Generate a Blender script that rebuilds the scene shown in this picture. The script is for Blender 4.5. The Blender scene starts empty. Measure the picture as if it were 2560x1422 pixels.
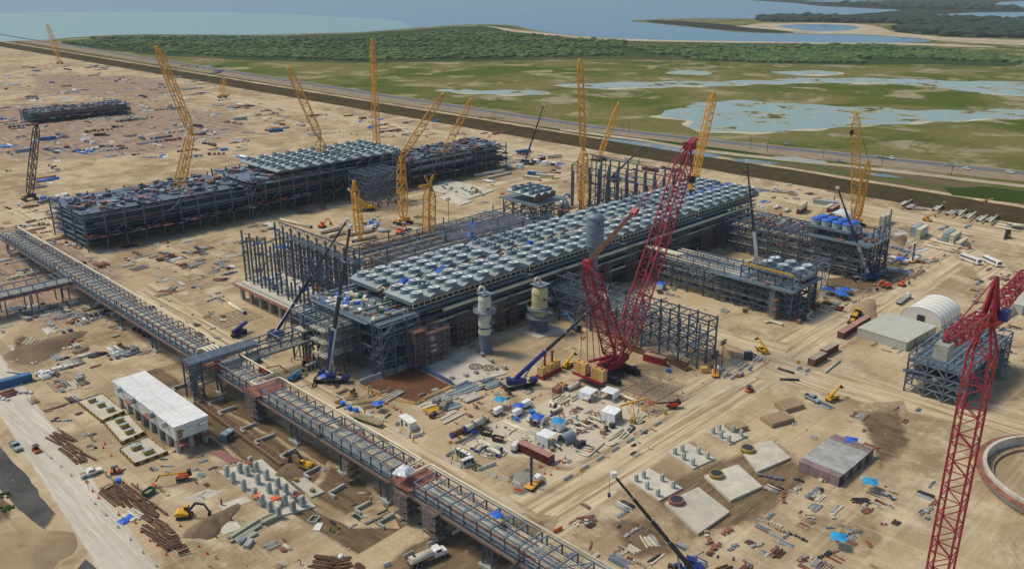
import bpy, math, random
import numpy as np
from mathutils import Vector, Matrix
R = math.radians
rnd = random.Random(7)
SC = bpy.context.scene
COL = SC.collection
V = Vector

# ------------------------------------------------------------------ camera, world, sun, exposure
CAMH, FPX, PITCH, YAW = 130.0, 2194.7, 0.340534, 0.783137
_c, _s = math.cos(PITCH), math.sin(PITCH)
FH = V((math.cos(YAW), math.sin(YAW), 0))
CR = V((math.sin(YAW), -math.cos(YAW), 0))
CF = FH * _c + V((0, 0, -_s))
CU = FH * _s + V((0, 0, _c))
cd = bpy.data.cameras.new('camera')
cd.sensor_width = 36.0
cd.lens = FPX / 2560 * 36
cd.clip_start = 1.0
cd.clip_end = 60000
cam = bpy.data.objects.new('camera', cd)
COL.objects.link(cam)
m3 = Matrix((CR, CU, -CF)).transposed()
cam.matrix_world = Matrix.Translation((0, 0, CAMH)) @ m3.to_4x4()
SC.camera = cam

SUN_AZ, SUN_EL = R(118), R(55)          # azimuth counted from +X towards +Y
w = bpy.data.worlds.new('World'); SC.world = w; w.use_nodes = True
nt = w.node_tree
bg = nt.nodes['Background']
sky = nt.nodes.new('ShaderNodeTexSky'); sky.sky_type = 'NISHITA'; sky.sun_disc = False
sky.sun_elevation = SUN_EL; sky.sun_rotation = math.pi / 2 - SUN_AZ
sky.air_density = 1.0; sky.dust_density = 1.2; sky.ozone_density = 1.0
nt.links.new(sky.outputs[0], bg.inputs[0])
bg.inputs[1].default_value = 0.068
sd = bpy.data.lights.new('sun', 'SUN'); sd.energy = 1.5; sd.angle = R(14); sd.color = (1, .90, .72)
sun = bpy.data.objects.new('sun', sd); COL.objects.link(sun)
sdir = V((math.cos(SUN_EL) * math.cos(SUN_AZ), math.cos(SUN_EL) * math.sin(SUN_AZ), math.sin(SUN_EL)))
sun.rotation_euler = sdir.to_track_quat('Z', 'Y').to_euler()
sun.location = (0, 0, 400)
vs = SC.view_settings
vs.view_transform = 'Standard'; vs.look = 'None'; vs.gamma = 1.0; vs.use_curve_mapping = False
vs.exposure = 0.86

# ------------------------------------------------------------------ picture <-> ground survey helpers
def G(px, py, z=0.0):
    d = CF * FPX + CR * (px - 1280) - CU * (py - 711)
    t = (z - CAMH) / d.z
    return V((d.x * t, d.y * t, z))
def HZ(bx, by, ty, z0=0.0):
    g = G(bx, by, z0)
    k = (711 - ty) / FPX
    v = V((g.x, g.y, -CAMH))
    return (k * v.dot(CF) - v.dot(CU)) / (CU.z - k * CF.z)
def PLANE(base, az, px, py):
    "point of the sight line in the upright plane through base with azimuth az"
    d = CF * FPX + CR * (px - 1280) - CU * (py - 711)
    n = V((-math.sin(R(az)), math.cos(R(az)), 0))
    t = base.dot(n) / d.dot(n)
    return V((0, 0, CAMH)) + d * t
def PX(p):
    v = p - V((0, 0, CAMH)); z = v.dot(CF)
    return 1280 + FPX * v.dot(CR) / z, 711 - FPX * v.dot(CU) / z

# ------------------------------------------------------------------ materials
def new_mat(name):
    m = bpy.data.materials.new(name); m.use_nodes = True
    return m, m.node_tree, m.node_tree.nodes['Principled BSDF']
def N(nt, typ, **kw):
    n = nt.nodes.new(typ)
    for k, v in kw.items():
        if k.startswith('i_'):
            n.inputs[int(k[2:]) if k[2:].isdigit() else k[2:]].default_value = v
        else: setattr(n, k, v)
    return n
def L(nt, a, b): nt.links.new(a, b)
def mix(nt, fac, a, b, mode='MIX'):
    n = N(nt, 'ShaderNodeMix', data_type='RGBA', blend_type=mode)
    for sock, val in ((n.inputs[0], fac), (n.inputs[6], a), (n.inputs[7], b)):
        if isinstance(val, (int, float)): sock.default_value = val
        elif isinstance(val, tuple): sock.default_value = (*val[:3], 1)
        else: L(nt, val, sock)
    return n.outputs[2]
def math_(nt, op, a, b=0.0, clamp=False):
    n = N(nt, 'ShaderNodeMath', operation=op, use_clamp=clamp)
    for sock, val in ((n.inputs[0], a), (n.inputs[1], b)):
        if isinstance(val, (int, float)): sock.default_value = val
        else: L(nt, val, sock)
    return n.outputs[0]
def ramp(nt, x, lo, hi):
    n = N(nt, 'ShaderNodeMapRange', interpolation_type='SMOOTHSTEP'); L(nt, x, n.inputs[0])
    n.inputs[1].default_value = lo; n.inputs[2].default_value = hi
    return n.outputs[0]
def pos(nt): return N(nt, 'ShaderNodeNewGeometry').outputs['Position']
def noise(nt, p, scale, detail=4, rough=.55, stretch=None, dist=0.0):
    if stretch:
        mp = N(nt, 'ShaderNodeMapping'); L(nt, p, mp.inputs[0])
        mp.inputs['Scale'].default_value = stretch[:3]
        if len(stretch) > 3: mp.inputs['Rotation'].default_value = (0, 0, stretch[3])
        p = mp.outputs[0]
    n = N(nt, 'ShaderNodeTexNoise'); L(nt, p, n.inputs['Vector'])
    n.inputs['Scale'].default_value = scale; n.inputs['Detail'].default_value = detail
    n.inputs['Roughness'].default_value = rough; n.inputs['Distortion'].default_value = dist
    return n.outputs[0]
MATS = {}
def mat(name, col, rough=.6, metal=0.0, var=.25, scale=.5, dirt=0.0, spec=.4):
    "painted / bare surface: base colour, soft wear noise, a share of sand dust, small per-object shift"
    if name in MATS: return MATS[name]
    m, nt, b = new_mat(name)
    p = pos(nt)
    n1 = noise(nt, p, scale, 5, .65)
    d = tuple(c * (1 - var) for c in col); h = tuple(min(1, c * (1 + var * .7)) for c in col)
    c = mix(nt, ramp(nt, n1, .3, .7), d, h)
    oi = N(nt, 'ShaderNodeObjectInfo')
    k = math_(nt, 'ADD', math_(nt, 'MULTIPLY', oi.outputs['Random'], .24), .88)
    hs = N(nt, 'ShaderNodeHueSaturation'); L(nt, k, hs.inputs['Value']); L(nt, c, hs.inputs['Color'])
    c = hs.outputs[0]
    if dirt:
        n2 = noise(nt, p, 1.7, 6, .7)
        c = mix(nt, math_(nt, 'MULTIPLY', ramp(nt, n2, .45, .8), dirt), c, (.36, .27, .17))
    L(nt, c, b.inputs['Base Color'])
    b.inputs['Roughness'].default_value = rough; b.inputs['Metallic'].default_value = metal
    b.inputs['Specular IOR Level'].default_value = spec
    MATS[name] = m
    return m
STEEL = mat('blue grey primed steel', (.115, .148, .19), .55, 0, .2, .4, .12)
STEEL2 = mat('light blue grey steel', (.18, .22, .26), .5, 0, .2, .4, .15)
SCAFD = mat('dark scaffold plank', (.15, .085, .065), .85, 0, .35, .6, .2)
GALV = mat('galvanised steel', (.33, .40, .42), .45, .2, .15, .6, .12)
FANM = mat('cooler sheet metal', (.165, .235, .26), .42, .3, .14, .25, .12)
PLEN = mat('cooler plenum roof', (.26, .31, .315), .4, .3, .14, .18, .22)
BLADE = mat('pale fan blades', (.62, .66, .64), .5, 0, .08, .8)
DARK = mat('black rubber', (.012, .013, .015), .8, 0, .3, 2, .2)
DKST = mat('dark grey steel', (.035, .04, .048), .5, .2, .3, 1, .2)
CREAM = mat('cream coated pipe', (.66, .60, .43), .5, 0, .12, .5, .15)
CREAMB = mat('cream painted steel', (.60, .56, .42), .55, 0, .12, .7, .15)
PGREY = mat('grey pipe', (.34, .36, .34), .5, 0, .2, .5, .15)
BLUECAP = mat('blue pipe cap', (.02, .05, .28), .5, 0, .2, 2)
TARPB = mat('blue tarpaulin', (.025, .13, .55), .6, 0, .2, .9, .05)
TARPC = mat('cyan tarpaulin', (.02, .33, .62), .6, 0, .15, .9, .05)
WHTP = mat('white plastic sheeting', (.78, .80, .80), .45, 0, .12, .8, .08)
WHITE = mat('white paint', (.76, .75, .70), .45, 0, .12, .6, .2)
CONC = mat('pale concrete', (.54, .50, .40), .85, 0, .15, .25, .25)
CONCG = mat('grey concrete', (.36, .37, .34), .85, 0, .2, .4, .2)
BARR = mat('barrier concrete', (.55, .54, .47), .85, 0, .15, .8, .25)
PIERM = mat('pier concrete', (.38, .43, .40), .8, 0, .14, .8, .1)
WOOD = mat('weathered timber', (.34, .25, .15), .85, 0, .35, .9, .2)
PLY = mat('formwork plywood', (.36, .26, .05), .8, 0, .4, .7, .25)
SCAF = mat('scaffold plank red brown', (.27, .11, .075), .85, 0, .35, .6, .2)
SCAFT = mat('scaffold tube', (.30, .30, .30), .5, .3, .2, 1, .2)
RUST = mat('rusty steel', (.115, .058, .032), .85, 0, .4, .6, .15)
ORNG = mat('safety orange', (.72, .13, .03), .6, 0, .15, 1, .15)
REDC = mat('crane red', (.27, .012, .03), .5, 0, .3, .7, .12)
YELC = mat('crane yellow', (.74, .37, .035), .45, 0, .15, .6, .1)
YELM = mat('machine yellow', (.65, .36, .025), .45, 0, .15, .8, .2)
CWY = mat('ballast block yellow', (.62, .37, .11), .7, 0, .15, 1, .15)
NAVY = mat('crane navy blue', (.015, .03, .17), .4, 0, .2, 1, .08)
BLUEB = mat('bright blue plastic', (.04, .19, .62), .5, 0, .12, 1, .08)
MAROON = mat('maroon container paint', (.13, .026, .022), .6, 0, .25, .5, .15)
PINKR = mat('faded container roof', (.42, .22, .18), .7, 0, .2, .5, .25)
CONTC = mat('cream container paint', (.62, .57, .38), .55, 0, .12, .4, .15)
CONTB = mat('blue container paint', (.035, .13, .30), .55, 0, .15, .5, .15)
GREEN = mat('skip green', (.015, .13, .05), .55, 0, .2, 1, .15)
GLASS = mat('dark glazing', (.015, .022, .03), .12, 0, .2, 1, 0, .6)
TOIL = mat('grey toilet plastic', (.26, .29, .31), .5, 0, .1, 1, .1)
SKIN = mat('skin', (.35, .19, .12), .6, 0, .05, 1)
VESTY = mat('hi vis yellow', (.62, .75, .03), .6, 0, .08, 1)
VESTO = mat('hi vis orange', (.75, .22, .03), .6, 0, .08, 1)
DENIM = mat('dark work trousers', (.03, .04, .075), .8, 0, .2, 2)
LAMPM = mat('clear lamp lens', (.7, .7, .68), .2, 0, .05, 1)
REDL = mat('red lamp lens', (.4, .02, .02), .3, 0, .05, 1)
GRATE = mat('deck grating', (.13, .185, .22), .6, .1, .2, .6, .15)
TEAL = mat('lift blue', (.05, .22, .40), .45, 0, .15, 1, .1)

# ------------------------------------------------------------------ mesh shapes
def _box():
    v = [(x, y, z) for z in (-.5, .5) for y in (-.5, .5) for x in (-.5, .5)]
    return np.array(v, float), [(0, 2, 3, 1), (4, 5, 7, 6), (0, 1, 5, 4), (2, 6, 7, 3), (0, 4, 6, 2), (1, 3, 7, 5)], 0
BOX = _box()
def cylshape(n, r0=1.0, r1=1.0, caps=True):
    a = [2 * math.pi * i / n for i in range(n)]
    v = [(r0 * math.cos(t), r0 * math.sin(t), -.5) for t in a] + [(r1 * math.cos(t), r1 * math.sin(t), .5) for t in a]
    f = [(i, (i + 1) % n, n + (i + 1) % n, n + i) for i in range(n)]
    if caps: f += [tuple(range(n))[::-1], tuple(range(n, 2 * n))]
    return np.array(v, float), f, n
CY6, CY8, CY12, CY20, CY32 = (cylshape(n) for n in (6, 8, 12, 20, 32))
CONE = cylshape(10, 1, .15)
def _hb():
    w, t = .5, .14
    pr = [(-w, -w), (w, -w), (w, -w + t), (t / 2, -w + t), (t / 2, w - t), (w, w - t), (w, w), (-w, w), (-w, w - t), (-t / 2, w - t), (-t / 2, -w + t), (-w, -w + t)]
    n = 12
    v = [(x, y, -.5) for x, y in pr] + [(x, y, .5) for x, y in pr]
    f = [(i, (i + 1) % n, n + (i + 1) % n, n + i) for i in range(n)] + [tuple(range(n))[::-1], tuple(range(n, 2 * n))]
    return np.array(v, float), f, 0
HB = _hb()
def _sph(n=12, m=7):
    v = [(0, 0, -1)]; f = []
    for j in range(1, m):
        t = -math.pi / 2 + math.pi * j / m
        v += [(math.cos(t) * math.cos(2 * math.pi * i / n), math.cos(t) * math.sin(2 * math.pi * i / n), math.sin(t)) for i in range(n)]
    v.append((0, 0, 1)); top = len(v) - 1
    for i in range(n): f.append((0, 1 + (i + 1) % n, 1 + i))
    for j in range(m - 2):
        for i in range(n):
            a = 1 + j * n; f.append((a + i, a + (i + 1) % n, a + n + (i + 1) % n, a + n + i))
    a = 1 + (m - 2) * n
    for i in range(n): f.append((a + i, a + (i + 1) % n, top))
    return np.array(v, float), f, 999
SPH = _sph()
def seg(a, b, w, h=None):
    "matrix that lays a unit shape (length along z) from a to b"
    a, b = V(a), V(b); h = w if h is None else h
    d = b - a; ln = d.length; z = d / ln
    x = V((0, 0, 1)).cross(z)
    x = V((1, 0, 0)) if x.length < 1e-4 else x.normalized()
    y = z.cross(x)
    M = Matrix((x * w, y * h, z * ln)).transposed().to_4x4()
    M.translation = (a + b) / 2
    return M
def trs(loc, size, rz=0.0, rx=0.0, ry=0.0):
    M = Matrix.Translation(loc)
    if rz: M = M @ Matrix.Rotation(rz, 4, 'Z')
    if ry: M = M @ Matrix.Rotation(ry, 4, 'Y')
    if rx: M = M @ Matrix.Rotation(rx, 4, 'X')
    return M @ Matrix.Diagonal((*size, 1))
MESHC = {}
def shape_mesh(shape, m):
    k = (id(shape), m.name)
    if k not in MESHC:
        me = bpy.data.meshes.new('shape'); v, f, sm = shape
        me.from_pydata(v.tolist(), [], f); me.materials.append(m)
        if sm: me.polygons.foreach_set('use_smooth', [len(q) == 4 or sm == 999 for q in f])
        MESHC[k] = me
    return MESHC[k]
class MB:
    "collects shapes into ONE mesh"
    def __init__(s): s.v = []; s.f = []; s.mi = []; s.sm = []; s.mats = []; s.n = 0
    def _m(s, m):
        if m not in s.mats: s.mats.append(m)
        return s.mats.index(m)
    def a(s, shape, m, M):
        v, f, sm = shape
        A = np.array(M); w = v @ A[:3, :3].T + A[:3, 3]
        return s.raw(w, f, m, [bool(sm) and (len(q) == 4 or sm == 999) for q in f])
    def raw(s, v, f, m, smooth=False):
        k = s._m(m); s.v.append(np.asarray(v, float))
        s.f += [tuple(i + s.n for i in q) for q in f]; s.n += len(v)
        s.mi += [k] * len(f); s.sm += smooth if isinstance(smooth, list) else [smooth] * len(f)
        return s
    def box(s, m, loc, size, rz=0, rx=0, ry=0): return s.a(BOX, m, trs(loc, size, rz, rx, ry))
    def bar(s, m, a, b, w, h=None): return s.a(BOX, m, seg(a, b, w, h))
    def cyl(s, m, a, b, r, sh=None): return s.a(sh or CY12, m, seg(a, b, r))
    def sph(s, m, loc, r): return s.a(SPH, m, trs(loc, r if isinstance(r, tuple) else (r, r, r)))
    def prof(s, m, pr, y0, y1):
        "side outline (x,z) extruded across y"
        n = len(pr)
        v = [(x, y0, z) for x, z in pr] + [(x, y1, z) for x, z in pr]
        f = [(i, n + i, n + (i + 1) % n, (i + 1) % n) for i in range(n)] + [tuple(range(n)), tuple(range(n, 2 * n))[::-1]]
        return s.raw(v, f, m)
    def tube(s, m, pts, r, n=8):
        v, f = tube(pts, r, n); return s.raw(v, f, m, [len(q) == 4 for q in f])
    def lathe(s, m, pr, n=24, loc=(0, 0, 0)):
        v = []; f = []
        for r, z in pr: v += [(loc[0] + r * math.cos(2 * math.pi * i / n), loc[1] + r * math.sin(2 * math.pi * i / n), loc[2] + z) for i in range(n)]
        for j in range(len(pr) - 1):
            for i in range(n): f.append((j * n + i, j * n + (i + 1) % n, (j + 1) * n + (i + 1) % n, (j + 1) * n + i))
        return s.raw(v, f, m, True)
    def mesh(s, name='part'):
        me = bpy.data.meshes.new(name)
        v = np.concatenate(s.v) if s.v else np.zeros((0, 3))
        me.from_pydata(v.tolist(), [], s.f)
        for m in s.mats: me.materials.append(m)
        me.polygons.foreach_set('material_index', s.mi); me.polygons.foreach_set('use_smooth', s.sm)
        return me
def fillet(pts, rad, k=4):
    "round the corners of a polyline"
    pts = [V(p) for p in pts]; out = [pts[0]]
    for a, b, c in zip(pts, pts[1:], pts[2:]):
        d1, d2 = (a - b), (c - b); r = min(rad, d1.length * .49, d2.length * .49)
        p, q = b + d1.normalized() * r, b + d2.normalized() * r
        for i in range(k + 1):
            t = i / k; out.append(p.lerp(b, t).lerp(b.lerp(q, t), t))
    return out + [pts[-1]]
def tube(pts, r, n=8):
    pts = [V(p) for p in pts]; v = []; f = []
    px = None
    for i, p in enumerate(pts):
        d = (pts[min(i + 1, len(pts) - 1)] - pts[max(i - 1, 0)]).normalized()
        if px is None:
            px = d.cross(V((0, 0, 1)) if abs(d.z) < .95 else V((1, 0, 0))).normalized()
        px = (px - d * px.dot(d)).normalized(); py = d.cross(px)
        rr = r[i] if isinstance(r, (list, tuple)) else r
        v += [p + px * (rr * math.cos(2 * math.pi * j / n)) + py * (rr * math.sin(2 * math.pi * j / n)) for j in range(n)]
    for i in range(len(pts) - 1):
        for j in range(n): f.append((i * n + j, i * n + (j + 1) % n, (i + 1) * n + (j + 1) % n, (i + 1) * n + j))
    f += [tuple(range(n))[::-1], tuple(range((len(pts) - 1) * n, len(pts) * n))]
    return v, f

# ------------------------------------------------------------------ things and parts
def tag(o, label, cat, group=None):
    o['label'] = label; o['category'] = cat
    if group: o['group'] = group
    return o
CHILD = {}
def obj(name, me, M=None, parent=None):
    o = bpy.data.objects.new(name, me); COL.objects.link(o)
    if parent is not None: o.parent = parent; CHILD.setdefault(parent.name, []).append(o)
    if M is not None: o.matrix_basis = M
    return o
def solo(name, label, cat, mb, loc=(0, 0, 0), rz=0.0, group=None):
    me = mb.mesh(name) if isinstance(mb, MB) else mb
    return tag(obj(name, me, Matrix.Translation(loc) @ Matrix.Rotation(rz, 4, 'Z')), label, cat, group)
def structure(name, me):
    o = obj(name, me.mesh(name) if isinstance(me, MB) else me); o['kind'] = 'structure'; return o
CAP = 290
class T:
    "one thing: an Empty at its base that parents its parts"
    def __init__(s, name, label, cat, loc=(0, 0, 0), rz=0.0, group=None):
        s.o = obj(name, None, Matrix.Translation(loc) @ Matrix.Rotation(rz, 4, 'Z'))
        s.o.empty_display_size = .5
        tag(s.o, label, cat, group); s.W = s.o.matrix_basis.copy(); s.q = {}
    def part(s, name, mb, parent=None, M=None, label=None):
        o = obj(name, mb.mesh(name) if isinstance(mb, MB) else mb, M, parent or s.o)
        if label: o['label'] = label
        return o
    def sh(s, name, shape, m, M, parent=None):
        return obj(name, shape_mesh(shape, m), M, parent or s.o)
    def box(s, name, m, loc, size, rz=0, parent=None): return s.sh(name, BOX, m, trs(loc, size, rz), parent)
    def bulk(s, name, shape, m, M): s.q.setdefault(name, []).append((shape, m, M))
    def bar(s, name, m, a, b, w, h=None, shape=None): s.bulk(name, shape or BOX, m, seg(a, b, w, h))
    def pipe(s, name, m, a, b, r): s.bulk(name, CY8, m, seg(a, b, r))
    def tube(s, name, m, pts, r, n=8): return s.part(name, MB().tube(m, pts, r, n))
    def done(s):
        for name, lst in s.q.items():
            if len(lst) > CAP:
                def key(e):
                    p = s.W @ e[2].translation
                    c = e[2]; sz = max(c.col[0].length, c.col[1].length, c.col[2].length)
                    return -sz / max(1, (p - V((0, 0, CAMH))).length)
                lst = sorted(lst, key=key)
            for sh, m, M in lst[:CAP]: s.sh(name, sh, m, M)
            if len(lst) > CAP:
                mb = MB()
                for sh, m, M in lst[CAP:]: mb.a(sh, m, M)
                o = s.part(name, mb); o['kind'] = 'stuff'
        s.q = {}
        return s
def copy_tree(o, parent=None):
    c = o.copy(); COL.objects.link(c)
    if parent is not None: c.parent = parent; CHILD.setdefault(parent.name, []).append(c)
    for ch in list(CHILD.get(o.name, ())): copy_tree(ch, c)
    return c
class Kind:
    "a prototype: the first call moves it into place, later calls copy it"
    def __init__(s, o): s.o = o.o if isinstance(o, T) else o; s.used = False
    def at(s, loc, rz=0.0, label=None, group=None, scale=1.0):
        c = copy_tree(s.o) if s.used else s.o
        s.used = True
        c.matrix_basis = Matrix.Translation(loc) @ Matrix.Rotation(rz, 4, 'Z') @ Matrix.Scale(scale, 4)
        if label: c['label'] = label
        if group: c['group'] = group
        return c
ORD = ['first', 'second', 'third', 'fourth', 'fifth', 'sixth', 'seventh', 'eighth', 'ninth', 'tenth', 'eleventh', 'twelfth', 'thirteenth', 'fourteenth', 'fifteenth', 'sixteenth', 'seventeenth', 'eighteenth', 'nineteenth', 'twentieth']
def ordn(i): return ORD[i] if i < 20 else ('twenty-' + ORD[i - 20] if i < 29 else str(i + 1) + 'th')
def az(a, b):
    "heading of the ground line between two picture points"
    p, q = G(*a), G(*b); return math.atan2(q.y - p.y, q.x - p.x)
# ------------------------------------------------------------------ the ground and everything flat
def sand_nodes(nt, p):
    a = noise(nt, p, .013, 5, .6); b = noise(nt, p, .07, 8, .7); c = noise(nt, p, 1.1, 5, .65)
    col = mix(nt, ramp(nt, a, .4, .6), (.50, .39, .235), (.315, .235, .14))
    col = mix(nt, ramp(nt, b, .46, .66), col, (.58, .48, .315))
    col = mix(nt, math_(nt, 'MULTIPLY', ramp(nt, noise(nt, p, .045, 8, .72, None, .5), .52, .64), .7), col, (.22, .155, .09))
    col = mix(nt, math_(nt, 'MULTIPLY', ramp(nt, c, .52, .72), .42), col, (.22, .155, .085))
    # wheel tracks, wandering over the yard in two directions, broad lanes and single ruts
    for st, k0, k1, f, cc in (((.012, .42, 1), .52, .66, .3, (.60, .485, .31)), ((.40, .014, 1), .54, .68, .25, (.29, .205, .11)), ((.02, 1.9, 1), .56, .64, .32, (.26, .18, .10)), ((1.7, .018, 1), .57, .65, .3, (.62, .51, .33))):
        col = mix(nt, math_(nt, 'MULTIPLY', ramp(nt, noise(nt, p, 1, 3, .6, st, .8), k0, k1), f), col, cc)
    return col
def rough_bump(nt, b, p, s=.6, d=.25):
    bp = N(nt, 'ShaderNodeBump'); bp.inputs['Strength'].default_value = s; bp.inputs['Distance'].default_value = d
    L(nt, noise(nt, p, .8, 6, .7), bp.inputs['Height']); L(nt, bp.outputs[0], b.inputs['Normal'])
    b.inputs['Roughness'].default_value = .95; b.inputs['Specular IOR Level'].default_value = 0.0
m, nt_, b_ = new_mat('site sand'); p_ = pos(nt_)
L(nt_, sand_nodes(nt_, p_), b_.inputs['Base Color']); rough_bump(nt_, b_, p_); SAND = m
def earth(name, c1, c2, stretch=None, c3=None, scale=.12, blend=True):
    "compacted or dug earth; 'edge' attribute fades into the surrounding sand"
    m, nt, b = new_mat(name); p = pos(nt)
    col = mix(nt, ramp(nt, noise(nt, p, scale, 6, .65), .35, .68), c1, c2)
    if stretch:
        k = noise(nt, p, 1, 4, .65, stretch, .4)
        col = mix(nt, math_(nt, 'MULTIPLY', ramp(nt, k, .46, .60), .75), col, c3 or tuple(x * .72 for x in c1))
        k2 = noise(nt, p, 1, 3, .6, tuple(x * 2.3 if i < 2 else x for i, x in enumerate(stretch)), .3)
        col = mix(nt, math_(nt, 'MULTIPLY', ramp(nt, k2, .52, .64), .5), col, tuple(min(1, x * 1.25) for x in c2))
    col = mix(nt, math_(nt, 'MULTIPLY', ramp(nt, noise(nt, p, 1.2, 4, .6), .55, .75), .22), col, tuple(x * .6 for x in c1))
    if blend:
        at = N(nt, 'ShaderNodeAttribute', attribute_name='edge')
        e = math_(nt, 'ADD', at.outputs['Fac'], math_(nt, 'MULTIPLY', math_(nt, 'SUBTRACT', noise(nt, p, .25, 5, .7), .5), .9))
        col = mix(nt, ramp(nt, e, .25, .75), sand_nodes(nt, p), col)
    L(nt, col, b.inputs['Base Color']); rough_bump(nt, b, p, .7, .25)
    return m
HAUL = earth('haul road dirt', (.50, .40, .25), (.62, .51, .335), (.016, .55, 1), (.26, .185, .10))
HAULY = earth('yard road dirt', (.50, .40, .25), (.60, .50, .33), (.55, .016, 1), (.27, .19, .10))
GRAVEL = earth('pale gravel road', (.52, .48, .39), (.58, .54, .45), (.6, .02, 1), (.46, .42, .33))
DUG = earth('dug brown earth', (.14, .098, .058), (.21, .15, .09), (.5, .05, 1), (.10, .07, .042))
DUGX = earth('dug brown earth rutted', (.17, .12, .07), (.24, .175, .105), (.05, .5, 1), (.12, .085, .05))
GREYB = earth('grey crushed stone', (.075, .073, .07), (.12, .115, .105), None)
YARDC = earth('dusty concrete yard', (.52, .45, .33), (.58, .52, .40), None)
PIT = earth('red brown rust stained floor', (.13, .062, .035), (.175, .09, .052), None, blend=False)
ASPH = earth('asphalt', (.12, .14, .17), (.15, .17, .20), (.5, .02, 1), (.09, .10, .12), blend=False)
LEVEE = earth('dark levee soil', (.055, .040, .024), (.085, .062, .036), (.25, .05, 1), (.05, .055, .018), blend=False)
SHLDR = earth('roadside gravelly soil', (.27, .21, .145), (.34, .27, .19), (.3, .03, 1), (.20, .17, .10), blend=False)
m, nt_, b_ = new_mat('ditch grass and mud'); p_ = pos(nt_)
c_ = mix(nt_, ramp(nt_, noise(nt_, p_, .03, 6, .65, (1, .25, 1)), .4, .62), (.16, .115, .075), (.085, .11, .03))
c_ = mix(nt_, math_(nt_, 'MULTIPLY', ramp(nt_, noise(nt_, p_, .4, 5, .7), .5, .75), .5), c_, (.24, .19, .12))
L(nt_, c_, b_.inputs['Base Color']); rough_bump(nt_, b_, p_, .8, .4); DITCH = m
def marsh_mat(name, green, dry, bare, kg, kb):
    m, nt, b = new_mat(name); p = pos(nt)
    n1 = noise(nt, p, .006, 7, .62, None, .6); n2 = noise(nt, p, .016, 6, .65, None, .4); n3 = noise(nt, p, .12, 5, .7)
    col = mix(nt, ramp(nt, n1, kg - .1, kg + .1), dry, green)
    col = mix(nt, math_(nt, 'MULTIPLY', ramp(nt, n2, kb, kb + .12), .9), col, bare)
    col = mix(nt, math_(nt, 'MULTIPLY', ramp(nt, n3, .5, .72), .5), col, tuple(x * .45 for x in green))
    L(nt, col, b.inputs['Base Color']); rough_bump(nt, b, p, .8, 1.0)
    return m
MARSH = marsh_mat('marsh grass', (.085, .118, .02), (.19, .172, .062), (.36, .31, .19), .5, .51)
SCRUB = marsh_mat('scrub floor', (.045, .075, .028), (.10, .105, .045), (.30, .25, .16), .42, .62)
FARL = marsh_mat('far scrubland', (.028, .055, .03), (.048, .042, .04), (.13, .10, .07), .5, .62)
SHORE = marsh_mat('pale shore sand', (.40, .33, .22), (.48, .40, .28), (.55, .47, .34), .5, .5)
def water_mat(name, deep, bumps, islets=None, k=.58, rough=.08):
    m, nt, b = new_mat(name); p = pos(nt)
    b.inputs['Base Color'].default_value = (*deep, 1); b.inputs['Roughness'].default_value = rough
    b.inputs['IOR'].default_value = 1.33; b.inputs['Specular IOR Level'].default_value = .3
    bp = N(nt, 'ShaderNodeBump'); bp.inputs['Strength'].default_value = .35; bp.inputs['Distance'].default_value = bumps
    L(nt, noise(nt, p, .35, 4, .6), bp.inputs['Height']); L(nt, bp.outputs[0], b.inputs['Normal'])
    if islets:
        n = noise(nt, p, .03, 6, .68, None, .5); f = ramp(nt, n, k, k + .05)
        c = mix(nt, ramp(nt, n, k + .02, k + .10), (.42, .40, .30), islets)
        L(nt, mix(nt, f, deep, c), b.inputs['Base Color'])
        L(nt, math_(nt, 'ADD', math_(nt, 'MULTIPLY', f, .85), rough), b.inputs['Roughness'])
        L(nt, math_(nt, 'SUBTRACT', .3, math_(nt, 'MULTIPLY', f, .28)), b.inputs['Specular IOR Level'])
    return m
SHALLOW = water_mat('shallow pond water', (.22, .31, .26), .05, (.10, .105, .04), .525, .2)
PUDDLE = water_mat('puddle water', (.12, .16, .17), .03, (.15, .12, .08), .56, .1)
LAGOON = water_mat('lagoon water', (.045, .165, .265), .12, None, 0, .25)
LAGOON2 = water_mat('silty lagoon water', (.15, .29, .275), .10, None, 0, .28)

def wiggle(pts, amp, step, seed=0, smooth=0):
    r = random.Random(seed); out = []
    n = len(pts); ph = [(r.uniform(0, 6.3), r.uniform(.6, 1.4)) for _ in range(5)]
    s = 0
    for i in range(n):
        a, b = pts[i], pts[(i + 1) % n]; d = b - a; ln = d.length; k = max(1, int(ln / step))
        nx = V((-d.y, d.x, 0)).normalized() if ln else V((0, 0, 0))
        for j in range(k):
            s += ln / k
            o = sum(math.sin(s / step * .9 * q[1] * (1 + .7 * m) + q[0]) / (1 + .5 * m) for m, q in enumerate(ph)) * amp * .45 + r.uniform(-.3, .3) * amp
            out.append(a + d * (j / k) + nx * o)
    for _ in range(smooth): out = [(out[i - 1] + out[i] * 2 + out[(i + 1) % len(out)]) / 4 for i in range(len(out))]
    return out
def sheet(name, pts, z, m, amp=0, step=10, seed=1):
    pts = [V((p[0], p[1], z)) for p in pts]
    if amp: pts = wiggle(pts, amp, step, seed, 2 if amp > 2.5 else 0)
    me = bpy.data.meshes.new(name); me.from_pydata([tuple(p) for p in pts], [], [tuple(range(len(pts)))]); me.materials.append(m)
    return structure(name, me)
def psheet(name, px, z, m, amp=0, step=10, seed=1): return sheet(name, [G(*p) for p in px], z, m, amp, step, seed)
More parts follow.
